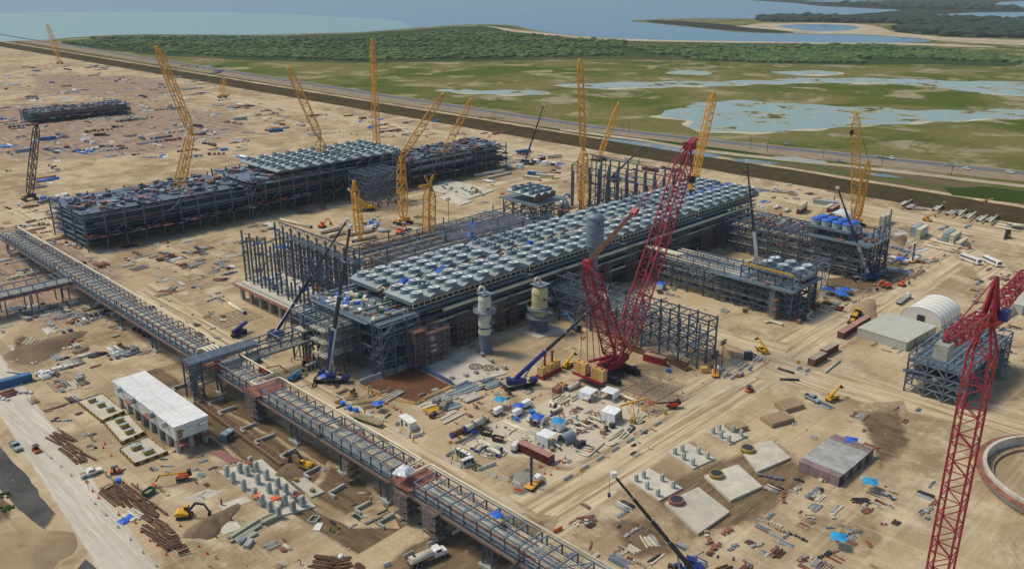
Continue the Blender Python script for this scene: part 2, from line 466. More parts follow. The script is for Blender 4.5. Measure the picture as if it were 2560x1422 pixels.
def edged(name, rows, z, m):
    "grid of rows [(point, edge), ...] with the edge attribute"
    k = len(rows[0]); v = []; e = []
    for r in rows:
        for p, a in r: v.append((p.x, p.y, z)); e.append(a)
    f = [(i * k + j, i * k + j + 1, (i + 1) * k + j + 1, (i + 1) * k + j) for i in range(len(rows) - 1) for j in range(k - 1)]
    me = bpy.data.meshes.new(name); me.from_pydata(v, [], f); me.materials.append(m)
    at = me.attributes.new('edge', 'FLOAT', 'POINT'); at.data.foreach_set('value', e)
    return structure(name, me)
def strip(name, pts, width, z, m, soft=2.5):
    pts = [V((p[0], p[1], 0)) for p in pts]; dense = []
    for a, b in zip(pts, pts[1:]):
        k = max(1, int((b - a).length / 8)); dense += [a.lerp(b, i / k) for i in range(k)]
    dense.append(pts[-1]); rows = []
    for i, p in enumerate(dense):
        d = dense[min(i + 1, len(dense) - 1)] - dense[max(0, i - 1)]; n = V((-d.y, d.x, 0)).normalized(); h = width / 2
        rows.append([(p - n * (h + soft), 0), (p - n * h, 1), (p + n * h, 1), (p + n * (h + soft), 0)])
    return edged(name, rows, z, m)
def patch(name, px, z, m, soft=.7, world=False):
    "filled outline with a soft rim"
    pts = [V((p[0], p[1], 0)) if world else G(*p) for p in px]; pts = wiggle([V((p.x, p.y, 0)) for p in pts], .5, 4, len(px))
    c = sum(pts, V((0, 0, 0))) / len(pts)
    rows = [[(c.lerp(p, t), a) for t, a in ((.02, 1), (soft, 1), (1, 0))] for p in pts + [pts[0]]]
    return edged(name, rows, z, m)

# base sheet to the horizon, then the flats from far to near
sheet('ground', [(-20000, -20000), (28000, -20000), (28000, 28000), (-20000, 28000)], -.35, FARL)
sheet('site_ground', [(-400, -400), (575, -400), (575, 2600), (-400, 2600)], 0, SAND)
sheet('marsh', [(570, -600), (2600, -600), (2600, 3200), (570, 3200)], -.20, MARSH)
psheet('lagoon', [(-900, 128), (100, 104), (200, 92), (350, 86), (600, 89), (900, 82), (1050, 70), (1150, 62), (1280, 62), (1330, 76), (1450, 92), (1600, 100),
        (1800, 104), (2000, 106), (2200, 108), (2370, 105), (2250, 93), (2130, 86), (1990, 86), (1880, 84), (1800, 77), (1720, 68), (1560, 52), (1700, 47), (1950, 47), (2060, 42), (2150, 35), (2260, 26),
        (2180, 22), (2050, 16), (1985, 8), (1700, -10), (600, -28), (-900, -32)], -.05, LAGOON, 9, 40, 3)
psheet('lagoon_shallows', [(-900, 127), (100, 103), (200, 91), (350, 85), (600, 88), (900, 81), (1040, 70), (1000, 52), (700, 34), (300, 30), (-900, 46)], .02, LAGOON2, 12, 60, 4)
psheet('far_lagoon', [(2330, 38), (2420, 32), (2700, 30), (2700, 43), (2500, 45), (2400, 43)], -.02, LAGOON, 8, 40, 5)
psheet('far_lagoon', [(2470, 18), (2500, 6), (2700, -4), (2700, 18), (2560, 20)], -.02, LAGOON, 8, 40, 6)
psheet('far_lagoon', [(1990, 4), (2090, 6), (2180, 5), (2240, 3), (2180, 2), (2060, 1)], -.02, LAGOON, 8, 60, 7)
psheet('shore', [(1560, 51), (1640, 56), (1700, 62), (1790, 73), (1870, 82), (1990, 85), (2130, 85), (2250, 92), (2380, 106), (2500, 112), (2700, 116), (2700, 104), (2480, 99), (2330, 92), (2230, 80), (2210, 70), (2160, 61), (2060, 57), (1900, 58), (1850, 66), (1770, 64), (1700, 58)], .03, SHORE, 6, 30, 8)
psheet('pond', [(1930, 66), (1980, 62), (2060, 61), (2130, 64), (2152, 70), (2120, 78), (2040, 80), (1985, 74)], .09, LAGOON, 4, 30, 9)
psheet('dark_point', [(1610, 50), (1700, 53), (1800, 60), (1870, 70), (1990, 80), (2010, 84), (1900, 83), (1800, 75), (1700, 64), (1620, 56)], .06, FARL, 5, 30, 10)
psheet('shore', [(1200, 63), (1300, 76), (1500, 96), (1700, 102), (2000, 106), (2300, 108), (2500, 116), (2500, 122), (2300, 113), (2000, 110), (1700, 106), (1480, 100), (1280, 80)], .0, SHORE, 5, 30, 11)
psheet('wood_floor', [(-300, 128), (120, 112), (250, 98), (400, 90), (600, 92), (900, 85), (1060, 73), (1150, 66), (1270, 66), (1330, 80), (1500, 98), (1700, 104), (2000, 110), (2200, 113), (2330, 121), (2480, 128), (2560, 140), (2560, 168),
        (2300, 160), (2100, 164), (1900, 158), (1700, 150), (1500, 148), (1250, 152), (900, 158), (600, 150), (380, 138), (200, 118), (-300, 150)], -.1, SCRUB, 10, 35, 12)
# marsh ponds with a rim of pale salt crust
PONDS = [[(1630, 292), (1690, 272), (1750, 256), (1850, 250), (1960, 258), (2100, 265), (2300, 277), (2560, 274), (2700, 272), (2700, 288), (2560, 294), (2400, 301), (2250, 308), (2100, 316), (1950, 327), (1850, 331), (1770, 329), (1700, 312), (1740, 300)],
         [(1380, 212), (1500, 207), (1650, 204), (1800, 204), (2000, 196), (2200, 195), (2400, 203), (2560, 204), (2700, 206), (2700, 246), (2560, 240), (2450, 233), (2380, 222), (2250, 210), (2050, 206), (1900, 211), (1700, 217), (1500, 222)],
         [(1930, 181), (2010, 176), (2100, 180), (2110, 186), (2030, 188), (1960, 186)], [(1660, 182), (1720, 175), (1780, 180), (1760, 187), (1690, 186)], [(1090, 222), (1200, 226), (1330, 226), (1390, 232), (1300, 238), (1150, 232)]]
for i, q in enumerate(PONDS):
    g = [G(*p) for p in q]; c = sum(g, V((0, 0, 0))) / len(g)
    sheet('salt_crust', [c + (p - c) * 1.02 + V((-5, -5, 0)) for p in g], -.12, marsh_mat('salt crust ' + str(i), (.30, .29, .17), (.50, .48, .36), (.62, .60, .48), .52, .5), 16, 9, 20 + i)
    sheet('pond', g, -.07, SHALLOW, 16, 8, 30 + i)
# levee, ditch, highway
sheet('ditch_ground', [(560, -500), (612, -500), (612, 2400), (560, 2400)], -.04, DITCH)
HW = [(790, -300), (735, 0), (672, 171), (641, 321), (622, 410), (611, 500), (610, 660), (609, 790), (612, 1110), (622, 1610), (640, 2300)]
def offset_poly(pts, a, b):
    o = []
    for s, k in ((a, 1), (b, -1)):
        q = []
        for i, p in enumerate(pts):
            d = V((pts[min(i + 1, len(pts) - 1)][0] - pts[max(0, i - 1)][0], pts[min(i + 1, len(pts) - 1)][1] - pts[max(0, i - 1)][1], 0)).normalized()
            q.append((p[0] + d.y * s, p[1] - d.x * s))
        o += q[::k]
    return o
sheet('road_verge', offset_poly(HW, -30, 10), 0, SHLDR, 1.2, 8, 40)
sheet('highway', offset_poly(HW, -5.5, 5.5), .04, ASPH)
PAINT = mat('faded road paint', (.6, .55, .35), .8)
for s in (-5.0, -.1, 4.8): sheet('road_marking', offset_poly(HW, s, s + .2), .046, PAINT)
psheet('ditch_path', [(1400, 322), (1600, 347), (1750, 372), (1937, 394), (2125, 413), (2350, 438), (2700, 478), (2700, 486), (2350, 445), (2125, 419), (1937, 400), (1750, 379), (1600, 353), (1400, 326)], .03, GREYB if False else SHORE, .5, 6, 41)
psheet('ditch_water', [(1500, 340), (1600, 354), (1700, 366), (1810, 392), (1760, 396), (1660, 376), (1560, 360), (1500, 350)], .02, PUDDLE, 1.2, 6, 42)
psheet('ditch_water', [(1822, 397), (1880, 399), (1950, 408), (1920, 411), (1850, 405)], .025, PUDDLE, 1, 6, 43)
psheet('ditch_water', [(2150, 430), (2220, 437), (2260, 446), (2190, 441)], .025, PUDDLE, 1, 6, 44)
GRASSM = marsh_mat('ditch grass green', (.045, .075, .015), (.075, .088, .022), (.16, .15, .07), .42, .66)
psheet('ditch_grass', [(2360, 470), (2450, 466), (2700, 492), (2700, 520), (2500, 503), (2380, 488)], .028, GRASSM, 1.5, 8, 45)
psheet('ditch_grass', [(1330, 316), (1500, 333), (1700, 357), (1900, 384), (1880, 390), (1680, 364), (1480, 341)], .027, GRASSM, 1.2, 8, 46)
psheet('gravel_slab', [(1936, 391), (1990, 393), (2068, 404), (2060, 411), (1990, 403), (1930, 397)], .05, CONCG, .3, 6, 47)
mb = MB()
ys = list(range(-420, 2400, 12)); rl = random.Random(5); prof_ = [(528, -.05), (531, .6), (537, 2.4), (543, 3.6), (551, 3.8), (556, 2.6), (566, -.05)]
v = [(x + rl.uniform(-.7, .7), y, z + (rl.uniform(-.25, .25) if z > 0 else 0)) for y in ys for x, z in prof_]
k = len(prof_)
mb.raw(v, [(i * k + j, i * k + j + 1, (i + 1) * k + j + 1, (i + 1) * k + j) for i in range(len(ys) - 1) for j in range(k - 1)], LEVEE, True)
structure('levee', mb)
# roads and trodden areas of the site
strip('haul_road', [(95, 112), (132, 130), (170, 134), (246, 136), (330, 134), (420, 136), (462, 146), (486, 168), (494, 210)], 17, .010, HAUL, 4)
strip('site_road', [(496, -150), (496, 200), (492, 420), (486, 640), (480, 900), (470, 1400)], 22, .014, HAULY, 5)
strip('yard_road', [(131, 132), (134, 175), (136, 215), (135, 262), (138, 330), (142, 420), (150, 560)], 13, .018, HAULY, 3)
strip('cross_road', [(262, 135), (268, 105), (280, 60), (300, -20)], 15, .018, HAULY, 4)
strip('cross_road', [(278, 136), (272, 158), (282, 200)], 10, .021, HAULY, 4)
strip('far_road', [(200, 470), (330, 420), (420, 395), (488, 380)], 15, .018, HAUL, 4)
strip('gravel_road', [(71, 345), (64, 262), (59.5, 205), (57, 175), (52, 120)], 9, .012, GRAVEL, 1.5)
patch('grey_berm', [(-40, 1090), (0, 1110), (60, 1180), (150, 1290), (120, 1335), (60, 1290), (-40, 1190)], .016, GREYB, .85)
patch('grey_berm', [(180, 1430), (215, 1390), (270, 1440), (200, 1500)], .016, GREYB, .8)
patch('scrub_patch', [(-40, 1200), (40, 1260), (40, 1310), (-40, 1330)], .014, DUG, .5)
strip('rack_trench', [(103, 285), (104, 240), (106, 205), (104, 180), (106, 150)], 13, .010, DUG, 3)
strip('rail_cutting', [(111, 262), (113, 225), (114, 188), (112, 160)], 9, .014, DUG, 3)
patch('dug_ground', [(400, 980), (520, 1000), (760, 1130), (960, 1260), (1000, 1320), (880, 1320), (700, 1230), (520, 1090)], .020, DUG, .7)
patch('dug_ground', [(820, 1150), (930, 1200), (960, 1260), (860, 1300), (760, 1240)], .024, DUG, .6)
patch('under_road', [(900, 1440), (1000, 1360), (1250, 1270), (1400, 1290), (1350, 1400), (1150, 1470), (950, 1500)], .022, DUGX, .7)
patch('concrete_yard', [(1130, 1100), (1290, 1020), (1420, 970), (1560, 990), (1650, 1030), (1600, 1090), (1420, 1180), (1290, 1150), (1160, 1140)], .016, YARDC, .8)
patch('grey_stone_patch', [(1265, 1190), (1320, 1165), (1355, 1200), (1340, 1235), (1280, 1225)], .02, GREYB, .6)
patch('churned_ground', [(2010, 700), (2100, 690), (2250, 620), (2310, 640), (2240, 720), (2120, 760), (2030, 770)], .02, DUG, .4)
patch('churned_ground', [(1800, 870), (1900, 850), (1910, 890), (1830, 920)], .02, GREYB, .5)
patch('dug_ground', [(20, 840), (140, 800), (170, 870), (90, 930), (20, 920)], .02, DUG, .5)
patch('dug_ground', [(2060, 1180), (2110, 1140), (2150, 1180), (2100, 1230)], .02, DUG, .4)
patch('churned_ground', [(700, 500), (800, 495), (810, 540), (740, 545)], .02, DUG, .4)
patch('dug_ground', [(1560, 1230), (1700, 1170), (1960, 1080), (2080, 1180), (1900, 1330), (1700, 1380)], .020, DUGX, .6)
patch('dug_ground', [(1500, 1290), (1640, 1270), (1720, 1400), (1560, 1420)], .024, DUG, .4)
patch('dug_ground', [(2120, 1010), (2260, 1000), (2300, 1130), (2200, 1200)], .024, DUG, .4)
WORK = earth('worked pinkish earth', (.30, .215, .15), (.40, .31, .225), (.3, .03, 1), (.22, .155, .11))
patch('worked_ground', [(-60, 260), (300, 240), (620, 280), (700, 330), (420, 400), (100, 420), (-60, 400)], .028, WORK, .7)
patch('worked_ground', [(-60, 560), (200, 600), (380, 700), (300, 800), (120, 860), (-60, 800)], .031, WORK, .6)
patch('worked_ground', [(40, 180), (400, 190), (560, 225), (420, 260), (60, 240)], .034, WORK, .6)
strip('haul_road', [(486, 168), (440, 120), (400, 96), (330, 92)], 12, .012, HAUL, 4)
# shrubs of the coastal woodland: one uncountable mass
def bushes(name, regions, n, seed, size, m):
    r = random.Random(seed); base, bf, _ = _sph(5, 3); mb = MB(); VV = []; FF = []; k = 0
    npb = np.random.default_rng(seed)
    for reg, share in regions:
        xs = [p[0] for p in reg]; ysx = [p[1] for p in reg]; c = 0
        while c < n * share:
            x, y = r.uniform(min(xs), max(xs)), r.uniform(min(ysx), max(ysx))
            inside = False; j = len(reg) - 1
            for i in range(len(reg)):
                if (reg[i][1] > y) != (reg[j][1] > y) and x < (reg[j][0] - reg[i][0]) * (y - reg[i][1]) / (reg[j][1] - reg[i][1]) + reg[i][0]: inside = not inside
                j = i
            c += .2
            if not inside: continue
            c += .8
            g = G(x, y); q = math.sin(g.x * .011) * math.cos(g.y * .009) + math.sin(g.x * .031 + g.y * .027)
            if q + .8 * math.sin(g.x * .0047 + g.y * .013) < -.3 and r.random() < .6: continue
            s = size * r.choice([.45, .6, .8, 1, 1.2, 1.7]) * r.uniform(.8, 1.2)
            w = base * npb.uniform(.7, 1.3, (len(base), 1)) * np.array([s, s * r.uniform(.8, 1.4), s * r.uniform(.3, .55)]) + np.array([g.x, g.y, s * .25])
            VV.append(w); FF += [tuple(i + k for i in f) for f in bf]; k += len(base)
    mb.raw(np.concatenate(VV), FF, m)
    o = structure(name, mb); o['kind'] = 'stuff'; return o
def leaf(name, a, b):
    m, nt, bb = new_mat(name); p = pos(nt)
    c = mix(nt, ramp(nt, noise(nt, p, .02, 5, .7), .35, .65), a, b)
    c = mix(nt, math_(nt, 'MULTIPLY', ramp(nt, noise(nt, p, .4, 4, .7), .4, .7), .6), c, tuple(x * .45 for x in a))
    c = mix(nt, math_(nt, 'MULTIPLY', ramp(nt, noise(nt, p, .07, 3, .6), .5, .68), .75), c, (b[0] * 1.5, b[1] * 1.25, b[2] * 1.1))
    L(nt, c, bb.inputs['Base Color']); bb.inputs['Roughness'].default_value = .8; bb.inputs['Specular IOR Level'].default_value = .15
    return m
LEAF1, LEAF2 = leaf('woodland leaves', (.048, .10, .03), (.105, .155, .042)), leaf('dark far leaves', (.022, .05, .03), (.04, .06, .035))
bushes('woodland', [([(1560, 118), (1800, 114), (2150, 113), (2330, 122), (2560, 146), (2560, 158), (2250, 146), (2050, 150), (1850, 140), (1650, 138)], .45),
                    ([(1700, 142), (2100, 140), (2160, 158), (1950, 157), (1740, 150)], .12),
                    ([(150, 108), (280, 92), (560, 92), (900, 96), (1150, 76), (1300, 86), (1560, 104), (1560, 140), (1250, 146), (900, 152), (560, 142), (320, 125)], .43)], 22000, 3, 4.0, LEAF1)
bushes('far_woodland', [([(2230, 68), (2330, 58), (2560, 62), (2560, 96), (2380, 92), (2260, 82)], .4), ([(1900, 46), (2060, 47), (2220, 52), (2560, 50), (2560, 58), (2250, 60), (1900, 54)], .4), ([(2040, 10), (2300, 12), (2560, 22), (2560, 27), (2240, 22)], .2)], 3500, 4, 12, LEAF2)
# ------------------------------------------------------------------ steel frames
def frame(t, xs, ys, zs, col=.45, bm=.38, sec=.22, m=None, brace=.5, infill=0, seed=0, colz=None, skip=None, ytop=None):
    "columns at xs x ys, beams at the levels zs, braces, secondary floor beams"
    r = random.Random(seed); m = m or STEEL; zb = zs[0] if isinstance(zs[0], (int, float)) else 0
    sk = skip or (lambda i, j, k: False)
    top = colz or zs[-1]
    for i, x in enumerate(xs):
        for j, y in enumerate(ys):
            h = top(i, j) if callable(top) else top
            if h > .5: t.bar('column', m, (x, y, 0), (x, y, h), col, col, HB)
    for k, z in enumerate(zs):
        for j, y in enumerate(ys):
            for i in range(len(xs) - 1):
                if not sk(i, j, k): t.bar('beam', m, (xs[i] + col / 2, y, z), (xs[i + 1] - col / 2, y, z), bm * .8, bm, HB)
        for i, x in enumerate(xs):
            for j in range(len(ys) - 1):
                if not sk(i, j, k): t.bar('beam', m, (x, ys[j] + col / 2, z + .004), (x, ys[j + 1] - col / 2, z + .004), bm * .8, bm, HB)
        if infill and k > 0:
            for i in range(len(xs) - 1):
                for j in range(len(ys) - 1):
                    if sk(i, j, k): continue
                    for q in range(1, infill + 1):
                        yy = ys[j] + (ys[j + 1] - ys[j]) * q / (infill + 1)
                        t.bar('floor_joist', STEEL2 if r.random() < .5 else m, (xs[i] + .2, yy, z + .05), (xs[i + 1] - .2, yy, z + .05), sec)
        z0 = zs[k - 1] if k else 0
        for j, y in enumerate(ys):
            for i in range(len(xs) - 1):
                if r.random() < brace * .5 and not sk(i, j, k):
                    if r.random() < .5: t.bar('brace', m, (xs[i], y + .05, z0), (xs[i + 1], y + .05, z), sec * 1.1)
                    else:
                        mx = (xs[i] + xs[i + 1]) / 2
                        t.bar('brace', m, (xs[i], y + .05, z0), (mx, y + .05, z), sec * 1.1); t.bar('brace', m, (xs[i + 1], y + .05, z0), (mx, y + .05, z), sec * 1.1)
        for i, x in enumerate(xs):
            for j in range(len(ys) - 1):
                if r.random() < brace and not sk(i, j, k):
                    my = (ys[j] + ys[j + 1]) / 2
                    t.bar('brace', m, (x + .05, ys[j], z0), (x + .05, my, z), sec * 1.1); t.bar('brace', m, (x + .05, ys[j + 1], z0), (x + .05, my, z), sec * 1.1)
def rail(t, pts, z, m=None, h=1.1, name='guard_rail'):
    m = m or STEEL2; mb = MB()
    for a, b in zip(pts, pts[1:]):
        a, b = V((*a, z)), V((*b, z)); n = max(1, int((b - a).length / 2.2))
        for hh in (h, h * .5): mb.bar(m, a + V((0, 0, hh)), b + V((0, 0, hh)), .07)
        for i in range(n + 1):
            p = a.lerp(b, i / n); mb.bar(m, p, p + V((0, 0, h)), .07)
    return t.part(name, mb)
def scatter(t, name, items, n, box_, rg, seed):
    "loose goods lying on a deck, joined: too small to pick apart"
    r = random.Random(seed); mb = MB(); x0, x1, y0, y1, z = box_
    for i in range(n):
        m = r.choice(items); s = [r.uniform(*rg) for _ in range(3)]; s[2] = min(s[2], 1.2)
        if r.random() < .35: s[0] *= 3; s[2] = .3
        mb.box(m, (r.uniform(x0, x1), r.uniform(y0, y1), z + s[2] / 2), s, r.uniform(0, 3))
    o = t.part(name, mb); o['kind'] = 'stuff'; return o
def pipes_x(t, x0, x1, ys, z, mats, rr, seed, cuts=2):
    r = random.Random(seed)
    for y in ys:
        a = x0 + r.uniform(0, (x1 - x0) * .12)
        for k in range(r.randint(1, cuts)):
            b = min(x1, a + r.uniform(.25, .95) * (x1 - x0)); rad = r.uniform(*rr); m = r.choice(mats)
            if b - a > 4: t.pipe('pipe', m, (a, y, z + rad + .25), (b, y, z + rad + .25), rad)
            a = b + r.uniform(2, 12)
            if a > x1 - 5: break
def scaffold(loc, sx, sy, h, label, seed=0, rz=0, lift=2.0):
    "tube scaffold tower: standards, ledgers, a plank deck at every lift"
    r = random.Random(seed); t = T('scaffold_tower', label, 'scaffold', loc, rz, 'scaffold towers round the steelwork')
    nx, ny = max(1, round(sx / 2.2)), max(1, round(sy / 2.2))
    for i in range(nx + 1):
        for j in range(ny + 1):
            if 0 < i < nx and 0 < j < ny: continue
            t.sh('standard', BOX, SCAFT, seg((i * sx / nx, j * sy / ny, 0), (i * sx / nx, j * sy / ny, h + r.uniform(.3, 1.4)), .09))
    z = lift; mb = MB()
    while z <= h + .1:
        if r.random() < .86: t.box('plank_deck', SCAFD if 'pipe bridge' in label or 'expansion' in label or 'stair' in label else SCAF, (sx / 2, sy / 2, z), (sx * .98, sy * .96, .14))
        for zz in (z - .12, z + .55, z + 1.05):
            for y in (0, sy): mb.bar(SCAFT, (0, y, zz), (sx, y, zz), .07)
            for x in (0, sx): mb.bar(SCAFT, (x, 0, zz), (x, sy, zz), .07)
        if r.random() < .7: mb.bar(SCAFT, (0, 0, z - lift), (sx, 0, z), .07)
        if r.random() < .7: mb.bar(SCAFT, (0, 0, z), (0, sy, z - lift), .07)
        z += lift
    t.part('ledger', mb)
    return t

# ------------------------------------------------------------------ the long bank of air coolers on its pipe rack
FR, FHT = 2.3, 1.25
def ring_mesh():
    mb = MB(); n = 24
    mb.lathe(FANM, [(FR * 1.12, -.75), (FR * 1.02, -.15), (FR, 0), (FR, FHT), (FR - .06, FHT), (FR - .06, .05)], n)
    for zz in (.35, 1.18): mb.lathe(FANM, [(FR, zz), (FR + .07, zz), (FR + .07, zz + .07), (FR, zz + .07)], n)
    return mb.mesh('fan_ring')
def blade_mesh(k=5):
    mb = MB()
    for i in range(k):
        a = 2 * math.pi * i / k; c, s = math.cos(a), math.sin(a); mb.bar(BLADE, (c * .3, s * .3, .5), (c * 2.1, s * 2.1, .58), .55, .06)
    return mb.mesh('fan_blades')
def guard_mesh():
    mb = MB(); mb.cyl(BLADE, (0, 0, .86), (0, 0, .92), FR - .1, CY20); mb.bar(DKST, (-FR + .1, 0, .98), (FR - .1, 0, .98), .16); mb.cyl(DKST, (0, 0, .9), (0, 0, 1.08), .36, CY8)
    return mb.mesh('fan_guard')
RING, BLADES, GUARD = ring_mesh(), blade_mesh(), guard_mesh()
def hub_mesh():
    mb = MB(); mb.cyl(DKST, (0, 0, .35), (0, 0, .8), .42, CY8); mb.bar(DKST, (-FR + .1, 0, .3), (FR - .1, 0, .3), .22); mb.bar(DKST, (0, -FR + .1, .3), (0, FR - .1, .3), .22); return mb.mesh('fan_hub')
HUB = hub_mesh()
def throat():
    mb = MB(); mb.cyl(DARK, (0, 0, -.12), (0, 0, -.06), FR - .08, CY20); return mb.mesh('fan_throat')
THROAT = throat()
def fan(t, x, y, z, kind, rot, parent=None):
    "a fan ring standing on the plenum roof; guard, blades and hub are its sub-parts"
    ring = obj('fan_ring', RING, Matrix.Translation((x, y, z)), parent or t.o)
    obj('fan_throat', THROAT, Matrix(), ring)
    if kind == 'guard': obj('fan_guard', GUARD, Matrix.Rotation(rot, 4, 'Z'), ring)
    else:
        obj('fan_blades', BLADES, Matrix.Rotation(rot, 4, 'Z'), ring); obj('fan_hub', HUB, Matrix(), ring)
    return ring
def plenum_mesh(wd, ln, e, rdg):
    "one bay: low gable roof with ridge along y, gable ends closed"
    mb = MB(); h = wd / 2 - .06; q = .9
    pr = [(-h, 0), (-h, e), (-q, rdg), (q, rdg), (h, e), (h, 0)]
    v = [(x, y, z) for y in (0, ln) for x, z in pr]; n = 6
    mb.raw(v, [(1, 2, 8, 7), (3, 4, 10, 9), (2, 3, 9, 8)], PLEN)
    mb.raw(v, [(0, 1, 2, 3, 4, 5)[::-1], (6, 7, 8, 9, 10, 11), (0, 6, 7, 1), (4, 10, 11, 5), (0, 5, 11, 6)], FANM)
    mb.bar(FANM, (h + .02, -.05, e + .02), (h + .02, ln + .05, e + .02), .12)
    return mb.mesh('plenum_roof')
BX0, PITCHX, GPITCH = 182.0, 8.05, 58.8
ZE = 21.5
t = T('air_cooler_bank', 'very long double bank of fan topped air coolers over the main pipe rack', 'air cooler', (0, 0, 0))
BANK = t
PL1, PL2 = plenum_mesh(PITCHX, 16.0, .45, 1.75), plenum_mesh(PITCHX, 17.2, .45, 1.75)
rr = random.Random(11)
for g in range(4):
    gx = BX0 + g * GPITCH
    for k in range(7):
        x = gx + k * PITCHX
        for half, (y0, me, rows) in enumerate(((226.2, PL1, (228.7, 234.1, 239.6)), (246.4, PL2, (249.6, 254.9, 260.2)))):
            pl = obj('plenum', me, Matrix.Translation((x, y0, ZE)), t.o)
            for y in rows:
                fan(t, x, y, ZE + 1.75, 'blades' if (half == 1 and g == 1 and k < 3) or (half == 1 and g == 2 and k > 4) or rr.random() < .04 else 'guard', rr.uniform(0, 6.3) if rr.random() < .2 else R(100) + rr.uniform(-.4, .4))
    xa, xb = gx - PITCHX / 2, gx + 6.5 * PITCHX
    # header boxes with their cream frames under the eaves
    for y, s in ((226.0, -1), (263.9, 1)):
        t.box('header_box', DKST, ((xa + xb) / 2, y - s * .65, ZE - .9), (xb - xa - .3, .9, 1.5))
        for z in (ZE - .1, ZE - 1.75): t.bar('header_rail', CREAMB, (xa, y + s * .06, z), (xb, y + s * .06, z), .3, .24)
        for q in range(22):
            px = xa + (xb - xa) * q / 21; t.bar('header_post', CREAMB, (px, y + s * .06, ZE - 1.62), (px, y + s * .06, ZE - .22), .24)
    for y in (226.6, 241.9, 246.7, 263.3): t.box('bundle_side', CREAMB if y in (241.9, 246.7) else FANM, ((xa + xb) / 2, y, ZE - .55), (xb - xa - .5, .3, .9))
    t.box('end_panel', FANM, (xa + .1, 234.1, ZE - .5), (.2, 14.6, 1.0)); t.box('end_panel', FANM, (xa + .1, 255.0, ZE - .5), (.2, 16.2, 1.0))
    # return bends, red headers, tarps in the slot between the two halves
    for q in range(26):
        px = xa + 1 + (xb - xa - 2) * q / 25
        if rr.random() < .72:
            mb = MB().tube(CREAM, fillet([(px, 242.2, ZE - .5), (px, 242.9, ZE + 1.5), (px, 244.6, ZE + 1.5), (px, 245.8, ZE - .5)], .8, 3), .28, 6); t.part('return_bend', mb)
        if rr.random() < .8: t.bar('red_header', SCAF, (px + .9, 243.2 + rr.random(), ZE + .3), (px + 1.5, 244.8, ZE + .3), 1.1, .9)
    t.pipe('header_pipe', CREAM, (xa, 242.4, ZE + .2), (xb, 242.4, ZE + .2), .32); t.pipe('header_pipe', CREAM, (xa, 246.0, ZE + .1), (xb, 246.0, ZE + .1), .28)
t.done()
def tarp(loc, sx, sy, h, label, m, rz=0, seed=0):
    "a crumpled sheet thrown over something"
    r = random.Random(seed); n = 8; v = []; f = []
    for i in range(n + 1):
        for j in range(n + 1):
            a, b = i / n, j / n; e = min(a, 1 - a, b, 1 - b)
            v.append(((a - .5) * sx + r.uniform(-.12, .12), (b - .5) * sy + r.uniform(-.12, .12), h * min(1, e * 4.5) * (1 + r.uniform(-.25, .2)) + r.uniform(0, .12)))
    for i in range(n):
        for j in range(n): a = i * (n + 1) + j; f.append((a, a + n + 1, a + n + 2, a + 1))
    mb = MB().raw(v, f, m); return solo('tarpaulin', label, 'tarpaulin', mb, loc, rz, 'tarpaulins')
for i, (px, py, sx, sy) in enumerate([(997, 698, 7, 3.5), (1093, 671, 9, 4), (1341, 617, 3, 2.5), (1350, 619, 6, 3), (1760, 485, 6, 4), (1770, 472, 12, 4), (1810, 462, 7, 4), (1722, 490, 5, 3)]):
    g = G(px, py, ZE + 1)
    tarp((g.x, 244.2, ZE + .4), sx, sy, 1.7, ORD[i] + ' blue tarp from the left in the slot between the cooler banks', TARPB, rr.uniform(-.2, .2), i)

# pipe rack under the coolers
t = T('main_pipe_rack', 'long multi level steel pipe rack carrying the double row of air coolers', 'pipe rack', (160.8, 226.7, 0))
xs = [i * 8.05 for i in range(31)]; ys = [0, 7.5, 15.3, 23.2, 30.5, 37.2]
frame(t, xs, ys, [5.6, 10.2, 14.6, 18.4], .5, .42, .24, STEEL, .45, 0, 21)
for x in xs[1:]:
    for y in ys: t.bar('cooler_post', STEEL, (x, y, 18.6), (x, y, 20.6), .4, .4, HB)
for k, z in enumerate((5.6, 10.2, 14.6, 18.4)):
    pipes_x(t, 0, 246, [2.2 + q * 2.35 for q in range(14)], z, [CREAM, CREAM, PGREY, STEEL2, SCAF, CREAM], (.2, .55), 40 + k, 4)
    t.box('walkway', GRATE, (123, -1.6, z + .1), (244, 1.8, .12)); t.box('walkway', GRATE, (123, 38.4, z + .1), (244, 1.8, .12))
for z in (10.2, 18.4): t.box('deck', GRATE, (126, 18.6, z - .28), (238, 35, .1))
t.pipe('large_pipe', CREAM, (30, -1.9, 16.3), (245, -1.9, 16.3), .75); t.pipe('large_pipe', CREAM, (14, -.9, 12.0), (245, -.9, 12.0), .55); t.pipe('large_pipe', CREAM, (60, -1.2, 7.6), (150, -1.2, 7.6), .6)
for x in range(8, 240, 16):
    if x % 48 != 8: t.bar('outrigger_brace', STEEL, (x, .1, 2.2), (x + 6, .1, 9.8), .3)
for z in (10.3, 14.7, 18.5): rail(t, [(0, -2.4), (245, -2.4)], z)
r = random.Random(99)
for q in range(190):
    t.bulk('plank_deck', BOX, r.choice([SCAF, SCAF, RUST, DKST]), trs((r.uniform(18, 242), r.choice([-1.2, .8, 2.5, 5, 9]) + r.uniform(-.6, .6), r.choice([2.6, 3.4, 7.6, 8.4, 12.0, 13, 16.2]) + r.uniform(-.5, .5)), (r.uniform(2, 7), r.uniform(1, 2.4), .16)))
for z in (2.9, 7.8, 12.4, 16.6):
    for y in (0, 7.5): t.bar('girt', STEEL, (0, y, z), (242, y, z), .2)
for x in xs[::2]:
    for z in (7.8, 12.4): t.bar('outrigger', STEEL, (x, -2.4, z), (x, 0, z), .22)
t.done()
rail(t, [(-.5, -.5), (-.5, 36)], 18.5)
r = random.Random(77)
SC_LAB = ['tallest', 'rusty looking', 'wide', 'narrow', 'dark']
